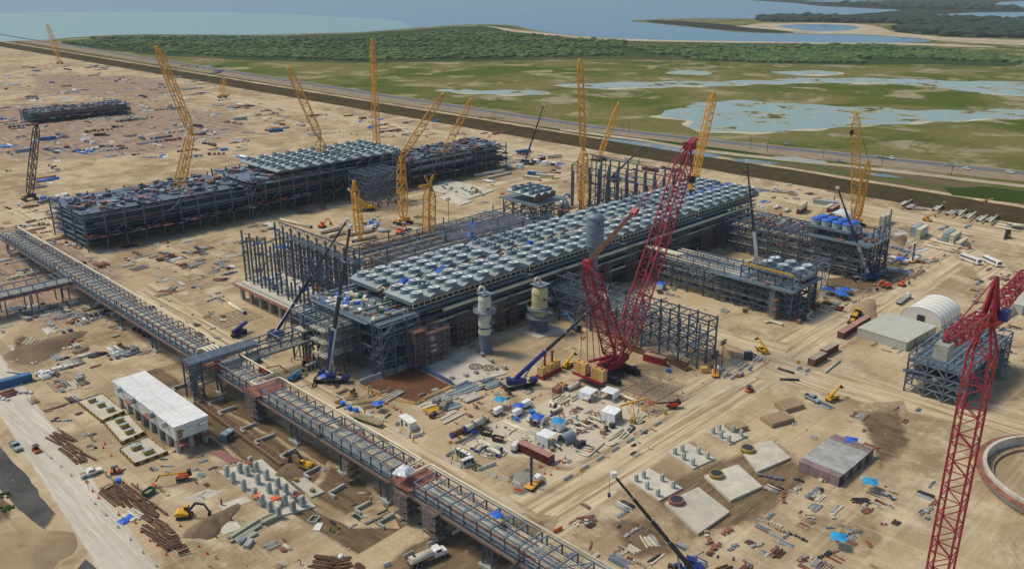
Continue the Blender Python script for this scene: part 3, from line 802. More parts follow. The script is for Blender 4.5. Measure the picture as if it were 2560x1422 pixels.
for i in range(16):
    x = 180 + i * 14.4 + r.uniform(-3, 3)
    
    h = r.choice([12, 14, 16]); scaffold((x, 223.0 + r.uniform(0, 1.2), 0), r.choice([4.4, 6.6, 8.8]), 2.4, h, f'{ordn(i)} brown planked scaffold from the left along the front of the main pipe rack', i)
for i in range(6):
    scaffold((176 + i * 38 + r.uniform(-6, 6), 229.5, 0), 7, 4, 9, f'dark scaffold inside the main pipe rack, {ordn(i)} from the left', 50 + i)

# steel block at the left end, with open grillage and stores on its deck
t = T('end_steel_block', 'open steel block with piping and stores at the left end of the main pipe rack', 'steel frame', (161.0, 226.9, 0))
frame(t, [-11, -5.6, -.4], [9, 17, 25, 33], [6.0, 11, 15.4, 18.2], .5, .45, .26, STEEL, .6, 3, 31)
frame(t, [.2, 5.6, 11.0, 16.4], [-4.8, -.3], [5.5, 10.5, 14.5, 18.4], .48, .42, .24, STEEL, .8, 1, 32)
t.box('deck', GRATE, (6, 18, 18.75), (16, 34, .12)); t.box('deck', GRATE, (-5.6, 20, 15.1), (11, 23, .12))
for k, z in enumerate((6, 11, 15.4)):
    for q in range(6): t.tube('pipe', CREAM if q % 3 else PGREY, fillet([(-13, 10 + q * 1.5, z + 1), (2 + q, 10 + q * 1.5, z + 1), (4 + q, 12 + q * 1.5, z - .6), (15, 12 + q * 1.5, z - .6)], 1.6, 3), .42, 8)
for q in range(5): t.tube('curved_pipe', CREAM, fillet([(-12.5, 24 + q * 1.15, 12.5), (-7, 24 + q * 1.15, 12.5), (-4.5, 24 + q * 1.15, 15.3), (1, 24 + q * 1.15, 15.3)], 2.2, 4), .5, 8)
scatter(t, 'deck_stores', [WOOD, CREAMB, WHITE, BLUEB, GALV, CREAMB, GREEN], 60, (0, 13, 2, 34, 18.8), (.6, 1.8), 8)
rail(t, [(-.3, -.2), (-.3, 34)], 18.8); rail(t, [(0, -5), (16.4, -5)], 18.6)
t.done()
for i in range(3): scaffold((172.5 + i * 5.4, 218.6, 0), 5, 3, 15 - i * 1.5, f'reddish planked scaffold against the end steel block, {ordn(i)} from the left', 90 + i)
for i, (a, b, m, c) in enumerate([(975, 840, TARPC, 'cyan'), (993, 852, TARPC, 'cyan')]):
    g = G(a, b, 9.5); tarp((g.x, g.y, 9.6), 3.5, 3.2, .8, f'{["small", "larger"][i]} cyan sheet tied to the scaffold of the end steel block', m, .2, 20 + i)
g = G(1077, 862, 6); t2 = tarp((g.x, 221.4, 4.0), 3, 3, 5, 'white sheeting wrapped round a scaffold in front of the rack', WHTP, 0, 33)

# ------------------------------------------------------------------ compressor building frames on their table tops
def laced_column(t, x, y, z0, z1, dx=1.9, m=None):
    m = m or STEEL; p = []
    for s in (0, dx): t.bar('column_leg', m, (x + s, y, z0), (x + s, y, z1 - (s > 0) * 3.4), .6, .6, HB)
    n = int((z1 - z0 - 3.4) / 2.0); mb = MB()
    for i in range(n):
        a, b = (x, x + dx) if i % 2 else (x + dx, x)
        mb.bar(m, (a, y, z0 + i * 2), (b, y, z0 + i * 2 + 2), .24)
    t.part('column_lacing', mb)
t = T('compressor_building_frame', 'tall unroofed steel building of laced columns on a concrete table', 'steel frame', (165.6, 264, 0))
LB = t
t.box('table_top', CONC, (13, 32, 6.3), (27, 66, 1.4))
t.box('table_edge', SCAF, (-1.0, 32, 6.4), (1.6, 66.6, .16)); t.box('table_edge', CONCG, (.9, 32, 7.25), (1.0, 64, .5))
for j in range(9):
    for i in range(4): t.box('table_leg', CONCG, (1.2 + i * 7.6, 2 + j * 7.6, 2.8), (1.3, 1.7, 5.6))
rail(t, [(-1.7, -1), (-1.7, 65)], 6.5, SCAF)
for j in range(5): laced_column(t, 4.2, 64 - j * 6.3, 7, 29.3)
for j in range(3): laced_column(t, 4.2, 31 - j * 6.0, 7, 17.5)
laced_column(t, 4.2, 12, 7, 29); laced_column(t, 4.2, 5.5, 7, 29)
for j in range(10): laced_column(t, 19.8, 64 - j * 6.4, 7, 29.6)
for z in (29.4, 26.2): t.bar('eaves_beam', STEEL, (21.7 if z > 28 else 19.8, 5.5, z), (21.7 if z > 28 else 19.8, 64, z), .4, .55, HB)
t.bar('crane_rail', STEEL, (18.6, 4, 25.8), (18.6, 50, 25.8), .5, .9, HB)
for j in range(9):
    y = 64 - j * 6.4; t.bar('brace', STEEL, (21.7, y, 29.2), (21.7, y - 3.2, 26.4), .2); t.bar('brace', STEEL, (21.7, y - 6.4, 29.2), (21.7, y - 3.2, 26.4), .2)
for z in (13, 19, 24): t.bar('girt', STEEL, (19.8, 6.4, z), (19.8, 64, z), .28, .28, HB)
frame(t, [20, 26], [8, 14.4, 20.8, 27.2, 33.6, 40, 46.4, 52.8, 59], [11, 15, 19, 23], .42, .36, .24, STEEL, .6, 1, 35, 24)
t.done()
scatter(t, 'deck_stores', [CREAMB, GALV, SCAF, BLUEB, WHITE, STEEL2, CONCG], 110, (6, 25, 3, 62, 7), (.4, 1.6), 5)
scatter(t, 'stair_tower_decks', [SCAF, SCAF, STEEL2], 40, (20.5, 25.5, 9, 40, 8), (1.5, 3.4), 6)
tarp((181, 301, 7), 4, 3, 1.4, 'blue sheet on the concrete table of the left compressor building', TARPB, .4, 41)

t = T('compressor_building_frame', 'distant gabled steel building frame beside the tall yellow mast', 'steel frame', (381.0, 268, 0))
def gable_frame(t, wx, ys, ze, zr, m):
    for y in ys:
        for x in (0, wx):
            t.bar('column_leg', m, (x, y, 0), (x, y, ze), .75, .75, HB); s = 1.5 if x == 0 else -1.5
            t.bar('column_leg', m, (x + s, y, 0), (x + s, y, ze - 4), .6, .6, HB)
            mb = MB()
            for i in range(int((ze - 5) / 2)): mb.bar(m, (x + (s if i % 2 else 0), y, 1 + 2 * i), (x + (0 if i % 2 else s), y, 3 + 2 * i), .16)
            t.part('column_lacing', mb)
    for z in (ze, ze - 3.8): t.bar('eaves_beam', m, (0, ys[0], z), (0, ys[-1], z), .4, .5, HB); t.bar('eaves_beam', m, (wx, ys[0], z), (wx, ys[-1], z), .4, .5, HB)
gable_frame(t, 27, [62 - 6.6 * i for i in range(10)], 25.5, 30, STEEL)
for y in (62, 55.4):
    t.bar('rafter', STEEL, (0, y, 25.5), (13.5, y, 30), .45); t.bar('rafter', STEEL, (27, y, 25.5), (13.5, y, 30), .45)
    for q in range(1, 6): t.bar('gable_post', STEEL, (q * 4.5, y, 14), (q * 4.5, y, 25.5 + 4.5 * (1 - abs(q * 4.5 - 13.5) / 13.5)), .35)
t.bar('ridge_beam', STEEL, (13.5, 62, 30), (13.5, 30, 30), .35)
frame(t, [6, 12, 20], [2, 9, 16, 22, 30, 38, 46, 54], [6, 11], .5, .4, .25, STEEL, .5, 0, 36, 15)
t.done(); scatter(t, 'floor_stores', [CREAMB, WHITE, BLUEB, SCAF, STEEL2, GALV, CONCG], 160, (2, 26, 2, 62, 0), (.6, 2.4), 15)

# ------------------------------------------------------------------ frames right of the big crane
t = T('open_steel_frame', 'open steel frame of bare columns and beams standing right of the red crane', 'steel frame', (243.3, 151.2, 0))
ys = [i * 8.05 for i in range(10)]
frame(t, [0, 5.5, 11], ys, [4.6, 8.4, 12.2, 16], .5, .42, .22, STEEL, .7, 1, 61,
      colz=lambda i, j: (16.8 if j < 3 or i == 2 else 13.2), skip=lambda i, j, k: (k == 3 and i < 1 and j < 3) or (k == 3 and j > 4 and i < 1))
for q in range(33):
    y = 24 + q * 1.45
    t.bar('floor_joist', STEEL2, (.3, y, 12.5), (10.7, y, 12.5), .22)
for x in (2, 4, 7, 9): t.bar('floor_joist', STEEL2, (x, 24, 12.52), (x, 55.5, 12.52), .2)
for j in range(3, 10): t.bar('cantilever', STEEL, (11.2, ys[j], 16.1), (15, ys[j], 16.1), .3, .3, HB)
t.bar('cantilever', STEEL, (11.2, 16.1, 15.6), (15.5, 16.1, 13.8), .3)
for z in (4.6, 8.4): pipes_x(t, 0, 1, [], z, [CREAM], (.2, .3), 1)
for k, y in enumerate((3, 9)): t.bar('floor_joist', STEEL2, (.3, y, 8.5), (10.7, y, 8.5), .2)
t.done(); scatter(t, 'ground_stores', [SCAF, YELM, CONCG, STEEL2, GALV], 26, (1, 10, 3, 55, 0), (.5, 1.6), 62)

t = T('module_frame', 'braced steel pipe module ending in a deck with six cooler fans, right of centre', 'steel frame', (307.0, 150.4, 0))
ys = [i * 8.05 for i in range(10)]
frame(t, [0, 7, 14, 20.5], ys, [3.0, 5.8, 8.6, 11.4], .55, .44, .24, STEEL, .9, 1, 63, 11.4)
for k, z in enumerate((4.2, 7.8, 11.4)):
    for q in range(7):
        x = 1.5 + q * 2.7; t.pipe('pipe', [CREAM, PGREY, STEEL2, CREAM][(q + k) % 4], (x, 8 + q, z + .6), (x, 64, z + .6), .34)
t.box('deck', GRATE, (11.2, 12, 12.1), (27, 26, .35)); t.box('deck', GRATE, (10, 32, 11.9), (23, 14, .2))
rail(t, [(-2.2, 25), (-2.2, -.9), (24.6, -.9), (24.6, 25)], 12.3)
frame(t, [1.5, 8, 21.5], [1, 8.5, 16, 24], [14.4, 17.2], .42, .36, .24, STEEL, .8, 1, 64, 17.6)
scatter(t, 'deck_stores', [STEEL2, SCAF, GALV, WOOD], 30, (-1, 23, 0, 24, 12.3), (.4, 1.4), 164)
for y in [v / 10 for v in range(320, 540, 14)]: t.bar('floor_joist', STEEL2, (.3, y, 14.2), (15, y, 14.2), .2)
for x in (.3, 7.5, 15):
    t.bar('beam', STEEL, (x, 31, 14.0), (x, 54, 14.0), .32)
    for y in (31, 38.6, 46.3, 54): t.bar('column', STEEL, (x, y, 11.6), (x, y, 15.6), .34)
for x, rr_ in ((2, .8), (4.3, .5)): t.pipe('large_pipe', CREAM, (x, 54, 14.6), (x, 72, 14.6), rr_)
t.bar('yellow_crane_beam', YELM, (3.6, 2, 17.6), (3.6, 24, 17.6), .5, .7)
for i in range(3):
    obj('plenum', plenum_mesh(7.2, 13, .4, 1.5), Matrix.Translation((10.2, 4.6 + i * 7.2, 15.2)) @ Matrix.Rotation(-math.pi / 2, 4, 'Z') @ Matrix.Translation((0, 0, 0)), t.o)
    for j in range(2): fan(t, 13.2 + j * 6.2, 4.6 + i * 7.2, 16.7, 'guard', R(100) + i)
t.box('cooler_box', CREAMB, (16.6, 11.8, 14.5), (12.4, 21.4, 1.6))
for x in (6, 18): t.tube('hanging_pipe', CREAM, fillet([(x, -2, .8), (x, -7, .8)], 1), .01 + .3, 8)
# ladder cage up the near face
mb = MB()
for z in range(0, 24): mb.bar(STEEL2, (-1.7, 6.4, .4 + z * .5), (-1.7, 8.6, .4 + z * .5), .12)
for y in (6.4, 7.5, 8.6): mb.bar(STEEL2, (-1.7, y, 0), (-1.7, y, 12), .14)
t.part('caged_ladder', mb); t.done()
for i, (x, y, h) in enumerate([(303.5, 155, 8), (309, 147.3, 3), (330, 152, 6)]): scaffold((x, y, 0), 4, 2.4, h, f'small reddish scaffold at the foot of the fan topped module, {ordn(i)} from the left', 120 + i)

t = T('module_frame', 'large right hand steel module carrying eight blue capped cooler fans', 'steel frame', (372.6, 149.6, 0))
ys = [i * 8.05 for i in range(10)]
frame(t, [0, 7.5, 15, 22], ys, [3.4, 6.6, 9.8, 13, 16], .55, .44, .24, STEEL, .9, 1, 65, 16)
for k, z in enumerate((4, 8, 12)):
    for q in range(8):
        x = 1 + q * 2.7; t.pipe('pipe', [CREAM, PGREY, SCAF, CREAM][(q + k) % 4], (x, 4 + q, z + .6), (x, 70, z + .6), .36)
t.box('deck', GRATE, (11, 14, 16.4), (25, 30, .35))
for y in [v / 10 for v in range(300, 640, 13)]: t.bar('floor_joist', STEEL2, (.3, y, 16.4), (22, y, 16.4), .22)
rail(t, [(-1.3, 29), (-1.3, -1), (23.4, -1), (23.4, 28)], 16.6)
frame(t, [2, 14.5], [10, 17.5, 25, 32], [19.5], .36, .3, .22, STEEL, .9, 0, 66, 20.5)
frame(t, [15, 22], [.2, 4.5], [20.5], .5, .4, .25, STEEL, 1, 2, 67, 21)
t.bar('tall_post', STEEL, (15, .2, 21), (15, .2, 28), .5); t.bar('tall_post', STEEL, (21.6, .6, 21), (21.6, .6, 29.5), .55)
for i in range(4):
    y = 12 + i * 5.05
    obj('plenum', plenum_mesh(5.0, 15, .4, 1.3), Matrix.Translation((1.4, y + 1, 19.8)) @ Matrix.Rotation(-math.pi / 2, 4, 'Z'), t.o)
    for j in range(2):
        x = 6.2 + j * 6.3
        c = MB(); c.lathe(GALV, [(2.3, 0), (2.35, 2.0)], 20); c.lathe(TARPB, [(2.42, 1.7), (2.45, 2.15), (1.6, 2.45), (0.01, 2.6)], 20)
        t.part('capped_fan', c, M=Matrix.Translation((x, y + 1, 21)))
scatter(t, 'deck_stores', [SCAF, SCAF, STEEL2, SCAF, GALV], 60, (1, 21, 1, 62, 16.6), (.5, 2.2), 68)
scatter(t, 'deck_stores', [SCAF, SCAF, DKST], 50, (0, 22, 1, 60, 8.2), (.8, 3), 69)
t.done()
for i in range(3): scaffold((374 + i * 7, 158 + i * 12, 0), 4, 4, 10 + i, f'dark planked scaffold inside the blue capped module, {ordn(i)} from the front', 130 + i)
# little overhanging truss between the two modules
t = T('truss_platform', 'raised open truss platform leaning out between the two right hand modules', 'steel frame', (342, 158, 0))
frame(t, [0, 6.5, 13], [0, 7], [10.4, 13], .35, .34, .22, STEEL2, .6, 2, 70, 13); t.done()

# ------------------------------------------------------------------ racks and vessels behind the cooler bank
t = T('rear_pipe_rack', 'lower steel pipe rack with many pipes behind the cooler bank', 'pipe rack', (214, 272, 0))
frame(t, [i * 8.5 for i in range(13)], [0, 9, 18, 27, 36, 48], [5, 9.5, 13.5], .45, .4, .22, STEEL, .6, 2, 71,
      colz=lambda i, j: 13.5 if (i + j) % 4 else 16.5)
for k, z in enumerate((5, 9.5, 13.5)): pipes_x(t, 0, 100, [1.5 + q * 2.1 for q in range(22)], z - (k == 2) * 2, [CREAM, CREAM, PGREY, SCAF, STEEL2], (.2, .5), 72 + k, 3)
for q in range(36): t.bar('floor_joist', STEEL2, (44 + q * 1.4, 20, 14), (44 + q * 1.4, 47, 14), .2)
for x in (12, 22, 47, 56, 64): t.tube('cream_loop', CREAM, fillet([(x, -4, 6), (x, -4, 15.5), (x + 4.5, -4, 15.5), (x + 4.5, -4, 8)], 1.6, 4), .42, 8)
t.pipe('header_pipe', CREAM, (8, -4.6, 13.6), (75, -4.6, 13.6), .5)
t.pipe('large_pipe', CREAM, (-8, 24, 6.5), (10, 4, 6.5), .9)
t.done(); scatter(t, 'rack_stores', [SCAF, SCAF, SCAF, BLUEB, STEEL2], 90, (0, 100, 0, 46, 9.6), (.8, 3), 73)
def drum(label, loc, r, h, m, m2, deck=True):
    t = T('process_drum', label, 'vessel', loc); c = MB()
    c.lathe(m, [(r * .8, 0), (r * .8, h * .3), (r, h * .32), (r, h * .8), (r * .8, h * .92), (r * .35, h)], 24); t.part('shell', c)
    if deck: t.box('platform', SCAF, (0, 0, h * .62), (r * 3.4, r * 3.2, .25))
    t.tube('elbow', m2, fillet([(0, 0, h * .95), (0, 0, h + 2.2), (2.4, -1.0, h + 2.8), (4, -1.6, h + .6)], 1.5, 4), .75, 10)
    c = MB(); c.cyl(YELM, (4, -1.6, h + .6), (4.05, -1.6, h + .3), .8); t.part('end_cover', c); return t
for i, (px, py, r_, h_) in enumerate([(1130, 645, 2.4, 11), (1365, 545, 3.4, 12), (1408, 520, 3.4, 13), (1305, 555, 2.6, 11)]):
    g = G(px, py, 8); drum(['grey drum with a bent top outlet behind the left cooler fans', 'left squat drum with a yellow capped elbow behind the coolers', 'right squat drum with a yellow capped elbow behind the coolers', 'pale drum with a curved outlet behind the coolers'][i], (g.x, g.y, 0), r_, h_, GALV, CREAM if i > 2 else GALV)
for i, (px, py) in enumerate([(1183, 568), (1175, 595)]):
    g = G(px, py, 12); tarp((g.x, g.y, 11.5), 7 - i, 5, 2.5, ['larger', 'smaller'][i] + ' blue sheet over a drum behind the cooler bank', TARPB, .3, 60 + i)
# small cooler unit standing on its own rack
t = T('small_cooler_unit', 'small six fan air cooler on a raised steel deck behind the main bank', 'air cooler', (322, 303, 0))
frame(t, [0, 7, 14, 21], [0, 8, 16, 24], [7, 12, 16.5], .45, .4, .22, STEEL, .5, 0, 74)
t.box('deck', GRATE, (10.5, 12, 16.8), (26, 28, .3)); rail(t, [(-2, -2), (23, -2)], 17); rail(t, [(-2, -2), (-2, 25)], 17)
t.box('header_box', ORNG if False else SCAF, (8, 1.2, 19.6), (16, .6, 1.6))
for i in range(3):
    obj('plenum', plenum_mesh(5.6, 21, .5, 1.7), Matrix.Translation((3 + i * 5.6, 1.4, 20.4)), t.o)
    for j in range(3): fan(t, 3 + i * 5.6, 5 + j * 6.2, 22.1, 'blades', i + j)
t.done()
# frame of a half built module further back and cooler banks of the next train, far and dim
t = T('module_frame', 'dense unfinished steel module by the yellow telescopic crane at the back', 'steel frame', G(925, 525).to_tuple())
frame(t, [i * 6.5 for i in range(5)], [i * 6.5 for i in range(4)], [5, 10, 15, 20], .45, .4, .25, STEEL, .8, 1, 75); t.done()
def far_train(label, x0, x1, y0, y1, z, seed, fans=True):
    t = T('distant_cooler_train', label, 'pipe rack', (x0, y0, 0)); Lx, Ly = x1 - x0, y1 - y0
    n = int(Lx / 9); xs = [i * Lx / n for i in range(n + 1)]
    frame(t, xs, [0, Ly / 3, Ly * 2 / 3, Ly], [z * .3, z * .55, z * .8], .6, .5, .3, STEEL, .4, 0, seed, z * .95)
    for k in range(3): pipes_x(t, 0, Lx, [Ly * (q + .5) / 12 for q in range(12)], z * (.3, .55, .75)[k], [CREAM, PGREY, SCAF, STEEL2], (.3, .7), seed + k, 3); 
    for k in (.2, .33, .46, .6, .72, .9): t.box('deck', GRATE if k != .9 or fans else STEEL, (Lx / 2, Ly / 2 + k * 2, z * k - .6), (Lx, Ly - 3, .15))
    scatter(t, 'deck_stores', [STEEL, STEEL, SCAF, DKST, GALV], 160, (1, Lx - 1, 1, Ly - 1, z * .9), (1, 3.4), seed); scatter(t, 'deck_stores', [SCAF, DKST, STEEL, DKST], 140, (0, Lx, -1, 4, z * .35), (2, 5), seed + 1)
    if fans:
        for i in range(2, n):
            for h in range(2):
                obj('plenum', plenum_mesh(Lx / n, Ly * .46, .5, 1.8), Matrix.Translation((xs[i] + Lx / n / 2, Ly * (.02 + h * .5), z)), t.o)
                c = MB()
                for q in range(3): c.lathe(FANM, [(2.4, 0), (2.4, 1.3), (2.3, 1.3), (2.3, .4), (.01, .4)], 14, (xs[i] + Lx / n / 2, Ly * (.1 + h * .5 + q * .15), z + 1.7))
                t.part('fan_row', c)
    t.done(); return t
far_train('second long cooler train, far left beyond the building frames', 236, 344, 440, 484, 23, 200)
far_train('low dark steel train at the far left, left of the second cooler train', 146, 234, 440, 486, 21, 210, False)
far_train('unfinished steel train at the far end, right of the second cooler train', 345, 432, 436, 470, 19, 220, False)
far_train('low dark steel works at the far left edge near the levee', 262, 352, 880, 910, 11, 230, False)
# ------------------------------------------------------------------ foreground pipe rack, gantry and bridge
t = T('pipe_bridge_rack', 'long elevated pipe rack running across the lower left with cream expansion loops', 'pipe rack', (116.3, 0, 0))
RX = 7.4
SCAFD = mat('dark scaffold plank', (.15, .075, .055), .85, 0, .35, .6, .2)
r = random.Random(5)
MODS = [(62, 112), (113.5, 150), (159, 190), (191.5, 223), (232, 249), (262, 330), (332, 395), (397, 470)]
for a, b in MODS:
    n = max(1, round((b - a) / 4.6)); ysm = [a + (b - a) * i / n for i in range(n + 1)]
    for x in (0, RX):
        t.bar('chord', STEEL2 if x else STEEL, (x, a, 8.2), (x, b, 8.2), .34, .44, HB)
        t.bar('chord', STEEL2, (x, a, 9.5), (x, b, 9.5), .2, .2)
        if r.random() < .7 or a < 150: t.bar('chord', STEEL2, (x, a, 11.4), (x, b, 11.4), .3, .3, HB)
    for i, y in enumerate(ysm):
        for x in (0, RX): t.bar('post', STEEL, (x, y, 8.0), (x, y, 11.5), .3, .3, HB)
        t.bar('cross_beam', STEEL2, (0, y, 11.4), (RX, y, 11.4), .26, .3, HB); t.bar('cross_beam', STEEL, (0, y, 8.1), (RX, y, 8.1), .3, .3)
        if i < n:
            ym = ysm[i + 1]
            for x in (0, RX):
                t.bar('brace', STEEL, (x, y, 8.3), (x, (y + ym) / 2, 9.5), .13); t.bar('brace', STEEL, (x, ym, 8.3), (x, (y + ym) / 2, 9.5), .13)
            if i % 3 == 1: t.bar('plan_brace', STEEL2, (.1, y, 11.45), (RX - .1, ym, 11.45), .2)
            if i % 3 == 2: t.bar('plan_brace', STEEL2, (RX - .1, y, 11.45), (.1, ym, 11.45), .2)
    for q in range(12):
        x = .45 + q * .59; m = [CREAM, PGREY, CREAM, GALV, SCAF, CREAM, PGREY][(q * 5 + int(a)) % 7]
        t.pipe('pipe', m, (x, a - .5 - r.random() * 3 * (q % 3 > 0), 8.75), (x, b + 1 + r.random() * 3 * (q % 3 > 0), 8.75), r.choice([.1, .14, .18, .2]))
    for q in range(5): t.pipe('pipe', [CREAM, PGREY, RUST][q % 3], (1 + q * 1.3, a, 7.4), (1 + q * 1.3, b, 7.4), .2)
    t.box('cable_deck', DKST, (RX / 2, (a + b) / 2, 7.0), (RX - .8, b - a - 1, .14)); t.box('plank_walkway', SCAFD, (-.9, (a + b) / 2, 7.6), (1.0, b - a, .12)); t.box('plank_walkway', SCAFD, (RX + .8, (a + b) / 2, 7.6), (.9, b - a, .12))
    rail(t, [(-1.4, a), (-1.4, b)], 7.7, SCAFT)
for a, b, red in ((223, 232, True), (150, 159, True), (249, 262, False)):
    for x in (0, RX): t.bar('chord', STEEL, (x, a, 8.2), (x, b, 8.2), .34, .44, HB)
    t.box('loop_deck', SCAF, (RX / 2, (a + b) / 2, 9.0), (RX + 3.2, b - a - 1, .2))
    mb = MB(); rl = random.Random(int(a))
    for i in range(60): x = rl.choice([-1.5, RX + 1.5]) + rl.uniform(-.2, .2); y = rl.uniform(a, b); mb.bar(SCAFT if i % 3 else ORNG, (x, y, 9), (x, y, 10.4), .07)
    t.part('scaffold_posts', mb)
lp = [(RX + .9, 470, 11.7), (RX + .9, 236, 11.7), (RX + .9, 229.6, 11.7), (.3, 229.6, 11.7), (.3, 226, 11.7), (RX + .9, 226, 11.7), (RX + .9, 156.8, 11.7), (-.2, 156.8, 11.7), (-.2, 153.2, 11.7), (RX + .9, 153.2, 11.7), (RX + .9, 60, 11.7)]
t.tube('cream_pipe', CREAM, fillet(lp, .9, 3), .26, 8)
lp2 = [(RX + .35, 228.9, 11.5), (1.1, 228.9, 11.5), (1.1, 226.8, 11.5), (RX + .2, 226.8, 11.5)]
t.tube('cream_pipe', CREAM, fillet(lp2, .6, 3), .16, 6)
lp2 = [(RX + .2, 170, 11.5), (RX + .2, 156.0, 11.5), (.7, 156.0, 11.5), (.7, 154.0, 11.5), (RX + .2, 154.0, 11.5), (RX + .2, 120, 11.5)]
t.tube('cream_pipe', CREAM, fillet(lp2, .6, 3), .16, 6)
for y in (96, 124, 142, 163, 181, 206, 228, 251, 268, 300, 330, 362, 395, 430, 462):
    for x in (.2, RX - .2):
        for dy in (-1.6, 1.6):
            t.bar('leg', STEEL, (x, y + dy, .3), (x, y + dy * .8, 8), .42, .42, HB)
        t.box('footing', CONCG, (x, y, .35), (1.5, 4.8, .7))
        t.bar('brace', STEEL, (x, y - 1.6, .8), (x, y + 1.3, 7.6), .2)
    t.bar('brace', STEEL, (.2, y - 1.6, 1), (RX - .2, y - 1.3, 7.6), .26); t.bar('brace', STEEL, (RX - .2, y + 1.6, 1), (.2, y + 1.3, 7.6), .26)
t.bar('raker', STEEL, (-.5, 119, 0), (0, 114, 7.8), .4)
t.done()
tarp((117.2, 155.2, 11.9), 4.5, 4.2, 1.1, 'white plastic sheet over valves on the lower expansion loop', WHTP, .3, 70)
tarp((121, 125.5, 11.6), 2.6, 3.0, .3, 'small blue sheet on the pipe bridge near the bottom edge', TARPB, 0, 71)
scaffold((113.4, 139.0, 0), 4.4, 4.6, 9.4, 'tall reddish scaffold tower under the lower pipe bridge, the nearest one', 200)
scaffold((113.6, 150, 0), 5, 5, 8.6, 'scaffold tower holding the deck of the lower expansion loop', 201)
scaffold((114.2, 176, 0), 4.4, 2.2, 6.6, 'low scaffold beside a leg of the pipe bridge near the middle', 202)
scaffold((114.5, 224, 0), 4, 6, 8, 'scaffold under the upper expansion loop of the pipe bridge', 203)
scaffold((121.5, 116.5, 0), 3, 3, 7.4, 'stair scaffold at the bottom edge of the photo beneath the pipe bridge', 204)
t = T('pipe_bridge_rack', 'branch of the elevated pipe rack running off to the left edge', 'pipe rack', (36, 374, 0))
for y in (0, 8):
    for z in (8.2, 11.2): t.bar('chord', STEEL2, (0, y, z), (80, y, z), .34, .44, HB)
    for i in range(18): t.bar('post', STEEL, (i * 4.6, y, 8), (i * 4.6, y, 11.4), .3)
    for i in range(7):
        for d in (-1.4, 1.4): t.bar('leg', STEEL, (4 + i * 12 + d, y, 0), (4 + i * 12 + d, y, 8), .45)
for q in range(15): t.pipe('pipe', [CREAM, PGREY, GALV][q % 3], (0, .5 + q * .5, 8.8), (80, .5 + q * .5, 8.8), .2)
for i in range(18): t.bar('cross_beam', STEEL2, (i * 4.6, 0, 11.3), (i * 4.6, 8, 11.3), .28)
t.box('plank_walkway', SCAF, (40, -1, 7.6), (80, 1.2, .12)); t.box('cable_deck', DKST, (40, 4, 7.2), (80, 7, .3)); t.done()
t = T('pipe_gantry', 'tall steel gantry of stacked pipes crossing over the foreground pipe rack', 'pipe rack', (107.6, 250.6, 0))
frame(t, [0, 3.4], [0, 5.6], [3.4, 6.6, 9.6, 13], .42, .36, .2, STEEL, .6, 0, 80, 13.2)
for x in (3.4, 11, 19.5):
    for y in (0, 5.6): t.bar('column', STEEL, (x, y, 0 if x < 5 else 8.4), (x, y, 13.4), .42, .42, HB)
for y in (0, 5.6):
    for z in (10.6, 13): t.bar('beam', STEEL, (0, y, z), (24, y, z), .36, .44, HB)
    t.bar('beam', STEEL, (3.4, y, 5.4), (9, y, 5.4), .3)
for q in range(11):
    y = .4 + q * .5
    t.pipe('pipe', STEEL2 if q % 3 else GALV, (.5, y, 13.5), (24, y, 13.5), .16)
    if q % 2 == 0: t.tube('dropper_pipe', STEEL2, fillet([(24, y, 12.2), (1.6, y, 12.2), (1.6, y, 1)], 1.2, 3), .2, 6)
for x in (.2, 3.4, 7, 11, 15, 19.5, 23.8): t.bar('cross_beam', STEEL2, (x, 0, 13.7), (x, 5.6, 13.7), .2)
for q in range(14): t.tube('curved_pipe', GALV, fillet([(9.6 + q * .45, -1, 12.0), (9.6 + q * .45, -3.2, 12.0), (9.6 + q * .45, -3.6, 9.2)], 1.8, 4), .1, 6)
for q in range(4): t.tube('curved_pipe', CREAM, fillet([(10 + q * 1.3, 17, 9), (10 + q * 1.3, 13, 12.4), (10 + q * 1.3, 8, 12.4), (10 + q * 1.3, 6, 11)], 3, 4), .42, 8)
t.done()
t = T('truss_bridge', 'steel truss pipe bridge linking the foreground gantry to the main block', 'bridge', (131.4, 251, 0))
for y in (0, 6.4):
    for z in (8.0, 10.8, 12.6): t.bar('chord', STEEL2 if z > 11 else STEEL, (0, y, z), (30, y, z), .36, .4, HB)
    for i in range(8):
        x = i * 30 / 7; t.bar('post', STEEL, (x, y, 8.0 if i else 3.2), (x, y, 12.6), .34, .34, HB)
        if i < 7: t.bar('brace', STEEL, (x, y, 10.8 if i % 2 else 8), (x + 30 / 7, y, 8 if i % 2 else 10.8), .22)
for i in range(8):
    x = i * 30 / 7; t.bar('cross_beam', STEEL, (x, 0, 8), (x, 6.4, 8), .3)
    if i % 2 == 0: t.bar('cross_beam', STEEL2, (x, 0, 12.6), (x, 6.4, 12.6), .3)
for q in range(8): t.pipe('pipe', CREAM if q % 3 else PGREY, (-6, .8 + q * .7, 8.5), (33, .8 + q * .7, 8.5), .18)
t.tube('cream_pipe', CREAM, fillet([(-3, -.6, 8.9), (30, -.6, 8.9), (31.4, -.6, 11.2), (36, -.6, 11.2)], 1, 3), .34, 8)
for x in (17, 21):
    for y in (0, 6.4): t.bar('leg', STEEL, (x, y, 0), (x, y, 8), .42, .42, HB)
for y in (0, 6.4): t.bar('brace', STEEL, (17, y, .3), (21, y, 7.6), .26)
frame(t, [19.5, 30], [0, 6.4], [12.6, 16.8], .36, .34, .2, STEEL2, 0, 0, 81, 17)
t.done()

